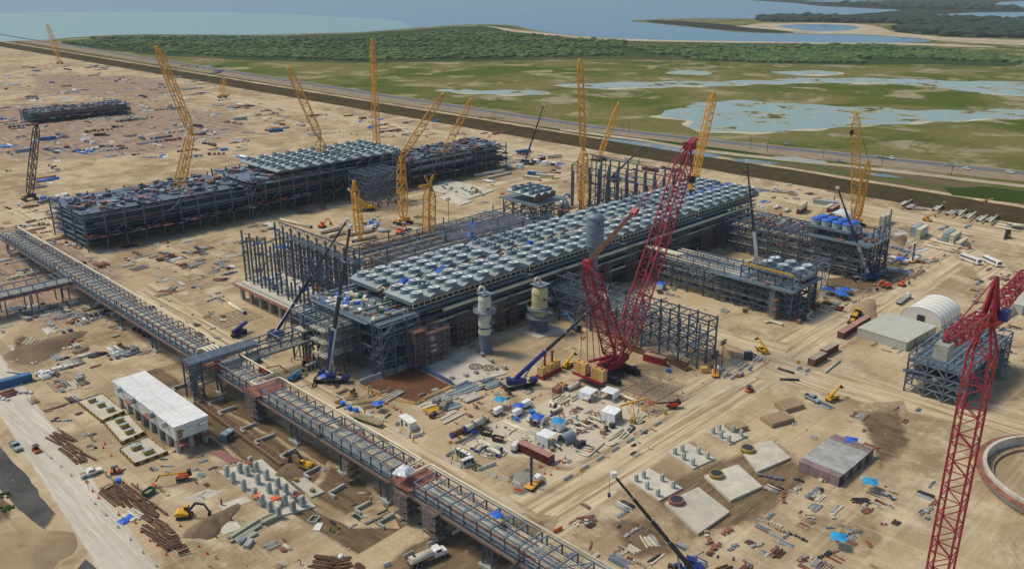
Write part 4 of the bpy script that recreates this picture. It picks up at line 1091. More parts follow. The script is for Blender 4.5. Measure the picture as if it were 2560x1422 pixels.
# ------------------------------------------------------------------ columns, tanks
def platform_ring(t, r0, r1, z, a0, a1, m=STEEL2):
    mb = MB(); n = 20; v = []; f = []
    for i in range(n + 1):
        a = a0 + (a1 - a0) * i / n
        for rr_, zz in ((r0, z), (r1, z), (r1, z - .5), (r0, z - .5)): v.append((rr_ * math.cos(a), rr_ * math.sin(a), zz))
    for i in range(n):
        for k in range(4): f.append((i * 4 + k, i * 4 + 4 + k, i * 4 + 4 + (k + 1) % 4, i * 4 + (k + 1) % 4))
    mb.raw(v, f, m)
    for i in range(n + 1):
        a = a0 + (a1 - a0) * i / n; p = V((r1 * math.cos(a), r1 * math.sin(a), z)); mb.bar(m, p, p + V((0, 0, 1.1)), .07)
        if i: 
            mb.bar(m, q + V((0, 0, 1.1)), p + V((0, 0, 1.1)), .08); mb.bar(m, q + V((0, 0, .55)), p + V((0, 0, .55)), .06)
        q = p
    return t.part('ring_platform', mb)
def tower(label, loc, r0, skirt, h, m, bands, plats, seed):
    t = T('process_column', label, 'tower', loc)
    c = MB(); c.lathe(STEEL, [(r0 * 1.12, .0), (r0 * 1.12, .7), (r0, .75), (r0, skirt)], 32); t.part('skirt', c)
    c = MB(); c.lathe(m, [(r0 * .99, skirt), (r0 * .99, h), (r0 * .93, h + r0 * .35), (r0 * .7, h + r0 * .62), (.4, h + r0 * .78), (.01, h + r0 * .8)], 32); t.part('shell', c)
    for z in bands:
        c = MB(); c.lathe(m, [(r0, z - .12), (r0 * 1.045, z - .12), (r0 * 1.045, z + .12), (r0, z + .12)], 32); t.part('stiffener_ring', c)
    for z, ra, a0, a1 in plats: platform_ring(t, r0, ra, z, R(a0), R(a1))
    c = MB()
    for a in range(200, 290, 22): x, y = r0 * .62 * math.cos(R(a)), r0 * .62 * math.sin(R(a)); c.bar(STEEL, (x, y, h - .6), (x, y, h + r0 * .8 + .3), .26)
    t.part('platform_leg', c)
    t.box('top_platform', STEEL2, (0, 0, h + r0 * .8 + .3), (r0 * 1.8, r0 * 1.7, .22))
    t.tube('top_outlet', CREAM, fillet([(0, 0, h), (0, 0, h + r0 * .8 + 2.4), (-1.4, .6, h + r0 * .8 + 3.2), (-2.2, 1.0, h + r0 * .8 + 1.2)], 1.6, 4), .48, 10)
    for a, z in ((250, h * .86), (215, h * .9), (300, h * .84)):
        c = MB(); x, y = math.cos(R(a)), math.sin(R(a)); c.cyl(m, (x * r0 * .9, y * r0 * .9, z), (x * (r0 + .6), y * (r0 + .6), z), .45); c.cyl(RUST if a == 250 else m, (x * (r0 + .6), y * (r0 + .6), z), (x * (r0 + .7), y * (r0 + .7), z), .58); t.part('nozzle', c)
    return t
TCREAM = mat('cream column paint', (.60, .60, .47), .5, 0, .1, .35, .08); TYEL = mat('yellowish column paint', (.52, .48, .26), .5, 0, .12, .35, .1)
b1 = G(1213, 880)
t = tower('slim cream process column with ring platform, left of the two in front of the coolers', b1.to_tuple(), 2.35, 7.4, 20.6, TCREAM, (8.1, 11.2, 14.4, 18.0, 20.4), [(16.4, 4.2, 0, 359.9), (12.2, 3.6, 270, 400), (7.8, 3.4, 290, 380)], 1)
c = MB(); c.lathe(NAVY, [(2.4, 9.7), (2.41, 10.2)], 32); t.part('blue_band', c)
b2 = G(1349, 826)
t = tower('stout yellowish process column, right of the two in front of the coolers', b2.to_tuple(), 3.15, 5.8, 16.2, TYEL, (6.6, 9.8, 12.6, 15.9), [(6.4, 5.4, 150, 500), (9.6, 4.9, 120, 300), (12.6, 4.9, 280, 350)], 2)
x3 = next(x / 10 for x in range(2000, 3200) if PX(V((x / 10, 212, 0)))[0] > 1481)
g3 = V((x3, 212, 0)); hz = lambda y: (lambda k: (k * (V((g3.x, g3.y, -CAMH))).dot(CF) - V((g3.x, g3.y, -CAMH)).dot(CU)) / (CU.z - k * CF.z))((711 - y) / FPX)
VES = mat('grey vessel paint', (.15, .205, .245), .45, 0, .12, .3, .06)
t = T('surge_vessel', 'grey cone bottomed vessel standing high behind the red crane mast', 'vessel', g3.to_tuple())
za, zb_, zc, zd = hz(612), hz(640), hz(662), hz(543)
c = MB(); c.lathe(VES, [(3.5, za), (3.5, zd), (3.25, zd + .6), (1.9, zd + 1.6), (.4, zd + 2.0), (.01, zd + 2.05)], 32); t.part('shell', c)
c = MB(); c.lathe(VES, [(1.5, zc - 1), (1.5, zb_), (3.5, za)], 32); t.part('cone', c)
c = MB(); c.lathe(VES, [(1.5, 0), (1.5, zc)], 24); t.part('stem', c)
for k in range(5):
    z = za + (zd - za) * k / 4; c = MB(); c.lathe(STEEL2, [(3.5, z - .1), (3.65, z - .1), (3.65, z + .1), (3.5, z + .1)], 32); t.part('stiffener_ring', c)
t.tube('top_outlet', VES, fillet([(0, 0, zd + 1), (0, 0, zd + 3), (-1, 1, zd + 3.6), (-1.8, 1.4, zd + 3)], 1, 4), .7, 10)
c = MB(); d = (CR * .25 - FH).normalized(); c.cyl(VES, d * 3.1 + V((0, 0, zd - 1.4)), d * 4.0 + V((0, 0, zd - 1.4)), .6); c.cyl(DARK, d * 4.0 + V((0, 0, zd - 1.4)), d * 4.02 + V((0, 0, zd - 1.4)), .4); t.part('manhole', c)
for k in range(4): t.bar('support_leg', STEEL, (math.cos(k * 1.57) * 2.4, math.sin(k * 1.57) * 2.4, 0), (math.cos(k * 1.57) * 1.2, math.sin(k * 1.57) * 1.2, zc - 4), .4)
t.done()

# pads and pit in front of the main block
def slab(name, label, px, z0, z1, m, cat='concrete slab', group=None, world=False):
    pts = [V((*p, 0)) if world else G(*p) for p in px]; n = len(pts)
    c = sum(pts, V((0, 0, 0))) / n; mb = MB()
    v = [(p.x - c.x, p.y - c.y, z0) for p in pts] + [(p.x - c.x, p.y - c.y, z1) for p in pts]
    mb.raw(v, [(i, (i + 1) % n, n + (i + 1) % n, n + i) for i in range(n)] + [tuple(range(n))[::-1], tuple(range(n, 2 * n))], m)
    return solo(name, label, cat, mb, (c.x, c.y, 0), 0, group)
psheet('pit_floor', [(905, 962), (1035, 918), (1125, 962), (1042, 1006)], .035, PIT)
t = T('pit_wall', 'grey and blue concrete wall around the red brown pit floor', 'wall')
pa, pb, pc_, pd = G(900, 960), G(1035, 912), G(1130, 962), G(1042, 1010)
BLW = mat('blue grey wall coating', (.10, .14, .26), .7, 0, .2, .6, .1)
for a, b, m in ((pa, pb, CONCG), (pb, pc_, BLW)):
    n = 5
    for i in range(n): t.bar('wall_panel', m, a.lerp(b, i / n) + V((0, 0, .8)), a.lerp(b, (i + .99) / n) + V((0, 0, .8)), .4, 1.6)
t.done()
def fence_rail(label, pts, m, h=1.1, toe=True, name='guard_rail', cat='railing'):
    t = T(name, label, cat); mb = MB(); P = [G(*p) if len(p) == 2 else V(p) for p in pts]
    for a, b in zip(P, P[1:]):
        n = max(1, int((b - a).length / 2)); 
        for i in range(n + 1): t.sh('post', BOX, m, seg(a.lerp(b, i / n), a.lerp(b, i / n) + V((0, 0, h)), .09))
        for z in (h, h * .55): t.sh('rail', BOX, m, seg(a + V((0, 0, z)), b + V((0, 0, z)), .09))
        if toe: t.sh('toe_board', BOX, m, seg(a + V((0, 0, .15)), b + V((0, 0, .15)), .06, .28))
    return t
fence_rail('yellow guard railing along the near edge of the brown pit', [(900, 966), (960, 995), (1040, 1012), (1128, 968)], YELM)
fence_rail('grey railing between the brown pit and the pale concrete pad', [(1050, 912), (1135, 962), (1145, 968)], GALV)
slab('equipment_pad', 'pale concrete pad with small grey plinths beside the brown pit', [(1058, 914), (1165, 868), (1268, 934), (1145, 966)], 0, .3, CONC)
slab('equipment_pad', 'square concrete pad under the stout yellowish column', [(1288, 826), (1358, 800), (1418, 830), (1345, 846)], 0, .3, CONC)
slab('equipment_pad', 'concrete apron below the left end of the steel block', [(905, 920), (1020, 900), (1040, 912), (900, 962)], 0, .12, CONCG)
for i, (x, y) in enumerate([(1078, 925), (1107, 895), (1143, 908), (1106, 868), (1160, 858), (1190, 935), (1165, 942), (1228, 906), (1240, 925), (1205, 890), (1180, 866), (1262, 922), (1130, 948), (1156, 878)]):
    g = G(x, y); mb = MB().box(CONCG, (0, 0, .8), (1.3, 1.3, 1.0)); solo('plinth', f'{ordn(i)} small grey concrete plinth listed around the pale pad beside the pit', 'plinth', mb, g, 0, 'plinths on the pale pad')
for i, (x, y) in enumerate([(1189, 917), (1222, 920)]):
    g = G(x, y, .4); t = T('steel_ring', ['left', 'right'][i] + ' rusty spoked steel ring lying on the pale concrete pad', 'steel ring', g, 0, 'steel rings on the pad')
    mb = MB(); pts = [(2.3 * math.cos(a * .4), 2.3 * math.sin(a * .4), .2) for a in range(17)]
    mb.tube(RUST, pts, .12, 6); mb.tube(RUST, [(.4 * p[0], .4 * p[1], .2) for p in pts], .1, 6); t.part('rim', mb)
    for k in range(8): t.sh('spoke', BOX, RUST, seg((.4, 0, .2) if k == 0 else (.9 * math.cos(k * .785), .9 * math.sin(k * .785), .2), (2.3 * math.cos(k * .785), 2.3 * math.sin(k * .785), .2), .14))

# ------------------------------------------------------------------ white raised building and formwork beside it
t = T('raised_substation', 'long white windowless building standing on grey concrete legs', 'building', (89, 224, 0))
mb = MB().box(WHITE, (5, 21, 6.6), (10, 42.6, 4.2)); t.part('wall', mb)
for i in range(44): t.bar('wall_rib', WHITE, (-.03, .5 + i * .96, 4.6), (-.03, .5 + i * .96, 8.6), .08)
for i in range(10): t.bar('wall_rib', WHITE, (.5 + i, -.33, 4.6), (.5 + i, -.33, 8.6), .08)
for i, (y0, y1) in enumerate(((-.5, 10.2), (10.3, 21), (21.1, 31.8), (31.9, 42.5))):
    for x0, x1 in ((-.3, 4.95), (5.05, 10.3)): t.box('roof_panel', WHITE, ((x0 + x1) / 2, (y0 + y1) / 2, 8.85 + (i % 2) * .01), (x1 - x0, y1 - y0, .22))
for j in range(8):
    for x in (.8, 5, 9.2): t.box('leg', CONCG, (x, 1.2 + j * 5.6, 2.2), (.9, 1.6, 4.5))
t.box('door', WOOD, (1.3, -.36, 6.2), (1.5, .1, 2.6)); 
for x, z in ((4.2, 7.3), (8.0, 7.5)): t.box('door_canopy', WHITE, (x, -.9, z), (1.7, 1.2, .15))
for x in (2.4, 7.2): t.box('green_notice', mat('green notice', (.05, .5, .12), .6), (x, -.36, 6.9), (.5, .08, .5))
for y in (4.5, 13, 26, 36): t.box('vent_hood', GALV, (-.7, y, 8.2), (1.4, 1.3, 1.6))
for y in (14, 27): t.box('scaffold_deck', SCAF, (-1.2, y, 7.6), (2.2, 4, .2))
t.box('scaffold_deck', SCAF, (10.9, 8, 5.4), (1.4, 16, .2)); t.box('stair_landing', SCAF, (1.2, -2.0, 3.6), (2.6, 1.8, .2)); t.box('stair_landing', SCAF, (8.6, -1.6, 3.8), (2.6, 1.8, .2))
t.done()
def formwork(label, px, h, boxes, seed):
    pts = [G(*p) for p in px]; c = sum(pts, V((0, 0, 0))) / 4
    t = T('foundation_formwork', label, 'formwork', c, 0, 'formwork bases left of the white building'); q = [p - c for p in pts]
    mb = MB(); v = [(p.x, p.y, 0) for p in q] + [(p.x, p.y, h * .8) for p in q]
    mb.raw(v, [(0, 1, 5, 4), (1, 2, 6, 5), (2, 3, 7, 6), (3, 0, 4, 7), (4, 5, 6, 7)], CONC); t.part('concrete', mb)
    for i in range(4):
        a, b = q[i], q[(i + 1) % 4]; n = max(2, int((b - a).length / 1.2))
        for k in range(n): t.sh('form_panel', BOX, PLY if k % 2 else RUST, seg(a.lerp(b, k / n) + V((0, 0, h / 2)), a.lerp(b, (k + .92) / n) + V((0, 0, h / 2)), .18, h))
    for bx, by, sx, sy in boxes:
        p = (q[0] * (1 - bx) + q[1] * bx) * (1 - by) + (q[3] * (1 - bx) + q[2] * bx) * by
        t.box('box_form', PLY, (p.x, p.y, h + .5), (sx, sy, 1.0)); t.box('box_form_top', GALV, (p.x, p.y, h + 1.03), (sx * .96, sy * .9, .06))
    return t
formwork('nearest formwork base with two concrete block forms in front of the white building', [(300, 1128), (370, 1098), (420, 1135), (338, 1165)], 1.1, [(.4, .35, 2.8, 1.6), (.55, .75, 2.8, 1.6)], 1)
formwork('middle formwork base with a row of box forms left of the white building', [(262, 1062), (322, 1042), (362, 1086), (305, 1112)], 1.2, [(.5, .2, 2.4, 1.4), (.5, .5, 2.4, 1.4), (.5, .8, 2.4, 1.4)], 2)
formwork('farthest formwork base left of the white building', [(196, 1010), (256, 990), (312, 1034), (256, 1058)], 1.2, [(.4, .2, 2.2, 1.4), (.5, .5, 2.2, 1.4), (.6, .8, 2.2, 1.4)], 3)

# piers on the lower left slab
slab('foundation_slab', 'pale slab with rows of upright piers at the lower left', [(545, 1180), (655, 1150), (790, 1268), (700, 1292)], 0, .45, CONC)
mb = MB(); mb.prof(PIERM, [(-.62, 0), (.62, 0), (.62, 2.7), (.5, 2.95), (-.5, 2.95), (-.62, 2.7)], -.55, .55)
pier0 = T('pier', 'pier', 'pier'); pier0.part('shaft', mb); pier0.box('cap_block', CONC, (0, 0, 3.05), (.8, .7, .2))
mbm = MB()
for k in range(3): mbm.box(STEEL, (0, -.57, 1.3 + k * .45), (.22, .04, .3))
pier0.part('stencil_mark', mbm); PIER = Kind(pier0)
PP = [(568, 1188), (601, 1180), (628, 1165), (583, 1203), (619, 1187), (641, 1178), (610, 1222), (645, 1208), (667, 1197), (638, 1243), (673, 1230), (695, 1218), (656, 1260), (692, 1245), (715, 1232), (676, 1276), (713, 1260), (736, 1250), (697, 1290), (733, 1276), (757, 1264)]
for i, (x, y) in enumerate(PP):
    row, k = i // 3, i % 3
    PIER.at(G(x, y, .45), 0, f'grey concrete pier in the {ordn(row)} row from the far end, {["near left side", "middle of the row", "far right side"][k]}', 'grey piers on the lower left slab')
for i, (x, y) in enumerate([(648, 1255), (690, 1262), (742, 1252), (626, 1172)]):
    g = G(x, y, .5); t = T('work_platform', f'small red scaffold platform round a pier, {ordn(i)} of four', 'scaffold', g, 0, 'red platforms round the piers')
    for a in (-1, 1):
        for b in (-1, 1): t.box('standard', SCAFT, (a * 1.1, b * 1.0, 1.2), (.08, .08, 2.4))
    t.box('plank_deck', ORNG if i < 2 else SCAF, (0, 0, 2.1), (2.3, 2.1, .1)); t.box('toe_board', ORNG, (0, -1.05, 2.3), (2.3, .06, .3))
mbp = MB()
slab('footing_slab', 'small pale footing with formwork stubs beside the pier slab', [(730, 1205), (762, 1196), (812, 1232), (778, 1246)], 0, .5, CONC)
for i, (x, y) in enumerate([(741, 1206), (782, 1232)]): solo('formwork_stub', ['farther', 'nearer'][i] + ' small plywood column form on the footing by the piers', 'formwork', MB().box(PLY, (0, 0, .9), (1, 1, .9)).box(WOOD, (0, 0, 1.36), (.6, .6, .05)), G(x, y), .3)
slab('ground_slab', 'pale blinding concrete patch below the boom lift at the lower left', [(455, 1245), (520, 1222), (560, 1228), (500, 1255)], 0, .06, CONC); 
slab('ground_slab', 'second pale blinding patch between the excavator and the piers', [(545, 1262), (612, 1240), (628, 1252), (560, 1275)], 0, .06, CONC); 
slab('ground_slab', 'third pale blinding patch near the bottom left', [(535, 1315), (590, 1300), (605, 1320), (560, 1335)], 0, .06, CONC)
for i, (x, y) in enumerate([(554, 1262), (578, 1300)]): solo('capped_stub', ['upper', 'lower'][i] + ' faded pink pipe stub standing on a pale patch', 'pipe', MB().cyl(mat('faded pink pipe', (.35, .16, .15), .7), (0, 0, 0), (0, 0, 1.9), .28), G(x, y))
# trough and low walls in the trench
t = T('channel_trough', 'long rusty open channel trough lying beside the pipe bridge', 'trough'); a, b = G(498, 1003, .3), G(712, 1158, .3)
dn = (b - a).normalized(); nn = V((-dn.y, dn.x, 0))
t.sh('floor', BOX, RUST, seg(a, b, 2.2, .15))
for s in (-1, 1): t.sh('side', BOX, WOOD, seg(a + nn * s * 1.15 + V((0, 0, .3)), b + nn * s * 1.15 + V((0, 0, .3)), .14, .7))
for k in range(44): p = a.lerp(b, k / 43) - nn * 1.5; t.sh('tie', BOX, RUST, seg(p, p - nn * .5, .25, .2))
LW = [(520, 1012, 560, 998), (545, 1035, 590, 1020), (600, 1078, 640, 1062), (636, 1108, 686, 1090), (700, 1145, 740, 1125), (760, 1190, 800, 1170), (822, 1238, 862, 1215), (888, 1278, 926, 1258), (945, 1312, 985, 1290), (430, 975, 470, 962)]
for i, (x0, y0, x1, y1) in enumerate(LW):
    a, b = G(x0, y0), G(x1, y1); t = T('ground_beam', f'L shaped grey concrete ground beam in the trench, {ordn(i)} from the upper left', 'concrete beam', a, 0, 'grey ground beams in the trench'); d = b - a
    t.sh('beam_web', BOX, CONCG, seg((0, 0, .5), d + V((0, 0, .5)), .6, 1.0)); e = V((d.y, -d.x, 0)).normalized() * 2.5
    t.sh('beam_return', BOX, CONCG, seg(e * .12 + V((0, 0, .5)), e + V((0, 0, .5)), .6, .9))
# pink and brown pipes in the little pit
t = T('duct_bank', 'row of pinkish buried pipes in a small pit below the white building', 'pipe'); 
for k in range(4): a, b = G(527 + k * 7, 1130 - k * 1, .1), G(578 + k * 9, 1158 - k * 2, .1); t.sh('pipe', CY8, mat('faded pink pipe', (.35, .16, .15), .7), seg(a, b, .3))
# ------------------------------------------------------------------ cranes
def lattice(t, a, b, wa, wb, m, pitch=2.4, chord=.28, lace=.14, parent=None, name='boom', fine=True):
    "four chord lattice boom tapering at both ends"
    a, b = V(a), V(b); d = b - a; ln = d.length; z = d / ln
    x = V((0, 0, 1)).cross(z); x = V((1, 0, 0)) if x.length < .05 else x.normalized(); y = z.cross(x)
    n = max(4, int(ln / pitch)); taper = min(.14, 5 / ln)
    def w(s):
        k = min(1, s / taper) if taper else 1; k2 = min(1, (1 - s) / taper)
        return wa * (.25 + .75 * k) if s < .5 else wb * (.25 + .75 * k2)
    def P(i, c):
        s = i / n; h = w(s) / 2; sx, sy = ((-1, -1), (1, -1), (1, 1), (-1, 1))[c]
        return a + d * s + x * (h * sx) + y * (h * sy)
    for c in range(4):
        st = [0, max(1, round(taper * n)), n // 2, n - max(1, round(taper * n)), n]
        for i, j in zip(st, st[1:]):
            if j > i: t.bar(name + '_chord', m, P(i, c), P(j, c), chord)
    mb = MB()
    for i in range(n):
        for c in range(4):
            p, q = (P(i, c), P(i + 1, (c + 1) % 4)) if i % 2 else (P(i, (c + 1) % 4), P(i + 1, c))
            if fine: t.bar(name + '_lacing', m, p, q, lace)
            else: mb.bar(m, p, q, lace)
            if i % 2 == 0: (t.bar(name + '_batten', m, P(i, c), P(i, (c + 1) % 4), lace) if fine else mb.bar(m, P(i, c), P(i, (c + 1) % 4), lace))
    if not fine: t.part(name + '_lacing', mb)
def crawler(t, m, ln, gauge, wd, h, plate=DKST):
    "pair of crawler tracks along local y"
    for s in (-1, 1):
        mb = MB(); mb.prof(DARK, [(-ln / 2, h * .35), (-ln / 2 + h * .6, 0), (ln / 2 - h * .6, 0), (ln / 2, h * .35), (ln / 2, h * .65), (ln / 2 - h * .6, h), (-ln / 2 + h * .6, h), (-ln / 2, h * .65)], -wd / 2, wd / 2)
        tr = t.part('crawler_track', mb, M=Matrix.Translation((s * gauge / 2, 0, 0)) @ Matrix.Rotation(math.pi / 2, 4, 'Z'))
        n = int(ln / .9)
        for k in range(n): obj('track_shoe', shape_mesh(BOX, WOOD if False else plate), trs((-ln / 2 + h * .7 + (ln - h * 1.4) * (k + .5) / n, 0, h + .06), (.62, wd * 1.06, .14)), tr)
def ballast(t, x, y, z, n, rows=1, s=(2.2, 2.4)):
    for k in range(n):
        b = t.box('counterweight_block', CWY, (x, y, z + .55 + k * 1.02), (s[0], s[1], .95))
    t.box('lifting_eye', DARK, (x, y, z + .12 + n * 1.02), (.5, .5, .25))
    mb = MB()
    for k in range(n):
        for a, b in ((-1, -1), (1, -1), (-1, 1)): mb.box(WHITE, (x + a * s[0] * .505, y + b * s[1] * .505, z + .55 + k * 1.02), (.22, .22, .4))
    t.part('striped_marking', mb)
# the big red crawler crane
foot = G(1545, 905, 3.2); TIP = PLANE(foot, 0, 1722, 372); MAST = PLANE(foot, 180, 1470, 662)
t = T('crawler_crane', 'huge dark red lattice crawler crane in the middle with yellow counterweights', 'crane', (foot.x - 4, foot.y, 0)); o = V((foot.x - 4, foot.y, 0))
RED2 = t
crawler(t, REDC, 16.5, 10.5, 1.9, 2.4)
t.box('car_body', DKST, (0, 0, 1.9), (9, 5, 1.3)); t.box('car_body_beam', DKST, (0, 0, 1.5), (5, 9, 1.1))
t.box('machine_deck', REDC, (-2, 0, 3.2), (14, 4.6, 1.2)); t.box('machine_house', REDC, (1, 2.0, 4.8), (8, 1.4, 2.2)); t.box('machine_house', REDC, (1, -2.0, 4.8), (8, 1.4, 2.2)); t.box('winch', DKST, (-2, 0, 4.6), (3, 2.4, 1.8))
mb = MB().box(REDC, (0, 0, 0), (2.0, 1.7, 2.0)).box(GLASS, (.4, -.87, .2), (1.2, .06, 1.0)).box(GLASS, (1.02, 0, .2), (.06, 1.3, 1.1)); t.part('cab', mb, M=Matrix.Translation((3.5, -3.4, 6.4)))
t.box('counterweight_tray', REDC, (-11, 0, 2.6), (3.4, 12.5, .7))
for y in (-5, -2.6, 2.6, 5): ballast(t, -11, y, 2.9, 4)
t.bar('mast_strut', REDC, (-9.5, 1.8, 7.2), (3.4, .6, 6.0), 1.0, .6); t.bar('mast_strut', REDC, (-9.5, -1.8, 7.2), (3.4, -.6, 6.0), .9, .6)
lattice(t, foot - o + V((.6, 0, 0)), TIP - o, 5.2, 4.4, REDC, 3.0, .44, .22)
lattice(t, foot - o + V((-.2, 0, .2)), MAST - o, 5.4, 4.2, REDC, 2.6, .44, .24, name='mast')
d = (TIP - foot).normalized()
mb = MB().box(REDC, (0, 0, 0), (3.2, 3.6, 2.4)).box(REDC, (1.6, 0, 1.4), (3.2, 2.6, .7), 0, 0, -.5)
for y in (-1, 0, 1): mb.cyl(DKST, (1.3, y - .25, -.4), (1.3, y + .25, -.4), 1.0)
t.part('boom_head', mb, M=Matrix.Translation(TIP - o + V((.4, 0, 1.0))))
t.part('mast_head', MB().box(REDC, (0, 0, 0), (1.6, 3.4, 1.6)).cyl(REDC, (0, -1.6, 1.0), (0, 1.6, 1.0), .8), M=Matrix.Translation(MAST - o))
mid = MAST.lerp(TIP, .44)
for s in (-1, 1):
    t.bar('pendant_line', REDC, MAST - o + V((0, s * 1.0, .8)), mid - o + V((0, s * .7, 0)), .2); t.bar('pendant_line', REDC, mid - o + V((0, s * .8, 0)), TIP - o + V((-1, s * 1.3, 1)), .2)
for q in range(7): t.bar('rope_fall', RUST, MAST - o + V((0, -.9 + q * .3, .9)), mid - o + V((0, -.7 + q * .23, 0)), .14)
t.part('pendant_yoke', MB().box(REDC, (0, 0, 0), (2.2, 2.4, 1.2), 0, 0, -.7), M=Matrix.Translation(mid - o))
for y in (-4.6, -1.6, 1.4, 4.4): t.bar('back_stay', REDC, MAST - o + V((-.6, y * .3, 0)), V((-10.8, y, 7.4 if abs(y) > 3 else 8)), .2)
hk = TIP + V((3.0, 0, -11.5))
for s in (-.4, .4): t.bar('hoist_rope', DKST, TIP - o + V((2.6, s, 0)), hk - o + V((0, s, 1)), .1)
mb = MB().box(DARK, (0, 0, 0), (1.6, 2.2, 1.6)).cyl(DARK, (0, -1, .5), (0, 1, .5), 1.0).box(YELC, (0, 0, -2.2), (1.1, 1.4, 2.2)).box(DARK, (0, 0, -4.2), (.6, .6, 1.8)); t.part('hook_block', mb, M=Matrix.Translation(hk - o)); t.done()
# spare ballast on its red wagon
g = G(1372, 935)
t = T('ballast_wagon', 'red steel base with three stacks of yellow ballast blocks and two upright rams', 'ballast', g, R(4)); t.box('base', REDC, (0, 0, .6), (10.5, 3.4, 1.1))
for x in (-4, .2, 4): ballast(t, x, 0, 1.1, 3, s=(2.1, 2.2))
for x in (-2, 2.1): t.box('ram', REDC, (x, .3, 4.4), (.55, .55, 6.4)); t.box('ram_head', REDC, (x, .3, 7.8), (.9, .9, .5))
g = G(1398, 975)
t = T('ballast_stack', 'red and yellow ballast blocks standing on the ground below the ballast wagon', 'ballast', g, R(10)); t.box('red_block', SCAF, (-1.6, 0, .9), (2.6, 2.2, 1.8)); ballast(t, 1.4, 0, 0, 2)
solo('steel_plate_stack', 'grey block of stacked plates left of the red crane', 'steel plates', MB().box(CONCG, (0, 0, .45), (3.6, 2.8, .9)), G(1443, 929), .2)

def telescopic(label, base, tip, azd, heading, cabm=NAVY, base_m=WHITE, boom_m=DKST, frac=.3, w=1.25, base_pt=None, hook=True, sec=4, side=NAVY):
    "all terrain or crawler telescopic crane: carrier, outriggers, slewing cab, nested boom sections"
    b = base_pt if base_pt is not None else G(*base); bb = V((b.x, b.y, 2.4)); P = PLANE(bb, azd, *tip)
    t = T('mobile_crane', label, 'crane', b, 0, 'telescopic mobile cranes')
    Rz = Matrix.Rotation(heading, 4, 'Z')
    c = MB().box(DKST, (0, 0, 1.15), (11.5, 2.6, .7)).box(CONCG, (-.6, 0, 1.56), (8, 2.5, .14)).box(cabm, (5.4, 0, 1.9), (1.8, 2.5, 1.3)).box(GLASS, (5.5, 0, 2.15), (1.82, 2.2, .5)); t.part('carrier', c, M=Rz)
    for x in (-4.4, -2.9, 1.6, 3.1, 4.5):
        for y in (-1.15, 1.15): t.part('wheel', MB().cyl(DARK, (0, -.25, 0), (0, .25, 0), .66), M=Rz @ Matrix.Translation((x, y, .66)))
    for x in (-5.2, 2.4):
        for s in (-1, 1):
            t.part('outrigger', MB().box(DARK, (x, s * 2.9, 1.0), (.5, 3.4, .45)).box(DKST, (x, s * 4.4, .5), (.3, .3, 1.0)).box(WOOD, (x, s * 4.4, .08), (1.4, 1.4, .16)), M=Rz)
    d = (P - bb); hd = math.atan2(d.y, d.x); S = Matrix.Rotation(hd, 4, 'Z')
    c = MB().box(cabm, (-1.2, 0, 2.5), (5, 2.5, 1.3)).box(cabm, (-3.6, 0, 2.7), (1.4, 2.7, 1.7)); t.part('slewing_deck', c, M=S)
    c = MB().box(cabm, (1.2, -1.5, 3.0), (1.8, .9, 1.7)).box(GLASS, (1.5, -1.5, 3.2), (1.3, .94, .9)); t.part('cab', c, M=S)
    root = S @ V((-1.2, 0, 1.4)); r3 = V((root.x, root.y, 3.4)); e = P - b; x0 = 0.0
    for k in range(sec):
        x1 = frac + (1 - frac) * k / (sec - 1); ww = w * (1 - .17 * k)
        sct = t.sh('boom_section', BOX, base_m if k == 0 else boom_m, seg(r3.lerp(e, x0), r3.lerp(e, x1), ww * .8, ww))
        if k == 0 and side is not None and base_m is WHITE:
            nx = V((-d.y, d.x, 0)).normalized() * -(ww * .42); t.sh('boom_side_panel', BOX, side, seg(r3.lerp(e, .02) + nx, r3.lerp(e, x1 * .96) + nx, .1, ww * .9))
        t.sh('boom_collar', BOX, GALV, seg(r3.lerp(e, x1 - .004), r3.lerp(e, x1 + .004), ww * .95, ww * 1.12)); x0 = x1 - .01
    t.part('boom_head', MB().box(WHITE, (0, 0, 0), (1.3, 1.0, 1.2), hd), M=Matrix.Translation(e))
    t.sh('luffing_ram', CY8, GALV, seg(S @ V((1.4, 0, 2.8)), r3.lerp(e, frac * .62), .26))
    if hook:
        h = e + V((math.cos(hd) * .8, math.sin(hd) * .8, 0)); t.sh('hoist_rope', BOX, DKST, seg(h, h + V((0, 0, -4.2)), .07)); t.part('hook_block', MB().box(NAVY, (0, 0, 0), (.5, .5, .9)), M=Matrix.Translation(h + V((0, 0, -4.8))))
    return t
telescopic('navy and white telescopic crane with a nearly upright boom before the end block', (828, 955), (875, 566), 285, R(-45), frac=.32)
telescopic('telescopic crane behind the truss bridge with its dark boom slanting to the right', (700, 850), (868, 550), 325, R(80), frac=.27)
telescopic('navy telescopic crane with a long black boom reaching over to the red crane', (1298, 968), (1515, 740), 325, R(-20), base_m=NAVY, side=None, frac=.34, w=1.2)
telescopic('navy and white telescopic crane right of the fan topped module', (2160, 700), (2094, 470), 130, R(-50), frac=.36)
telescopic('telescopic crane hidden behind the fan topped module, dark boom upright', None, (1867, 404), 110, R(10), base_pt=V((337, 183, 0)), frac=.40)
telescopic('small distant telescopic crane by the containers, dim upright boom', (1318, 412), (1360, 262), 290, R(-30), frac=.35)
telescopic('black boomed telescopic crane inside the distant gabled frame', (1535, 452), (1612, 364), 330, R(40), frac=.3, side=None, base_m=DKST)
telescopic('telescopic crane at the bottom edge whose black boom leans left over the pads', (1712, 1452), (1534, 1186), 150, R(20), base_m=DKST, side=None, frac=.3, w=1.1)
telescopic('yellow telescopic crane beside the dense unfinished module at the back', (912, 528), (872, 474), 140, R(-20), cabm=YELM, base_m=YELM, boom_m=YELM, side=None, frac=.5, sec=3, w=1.6, hook=False)
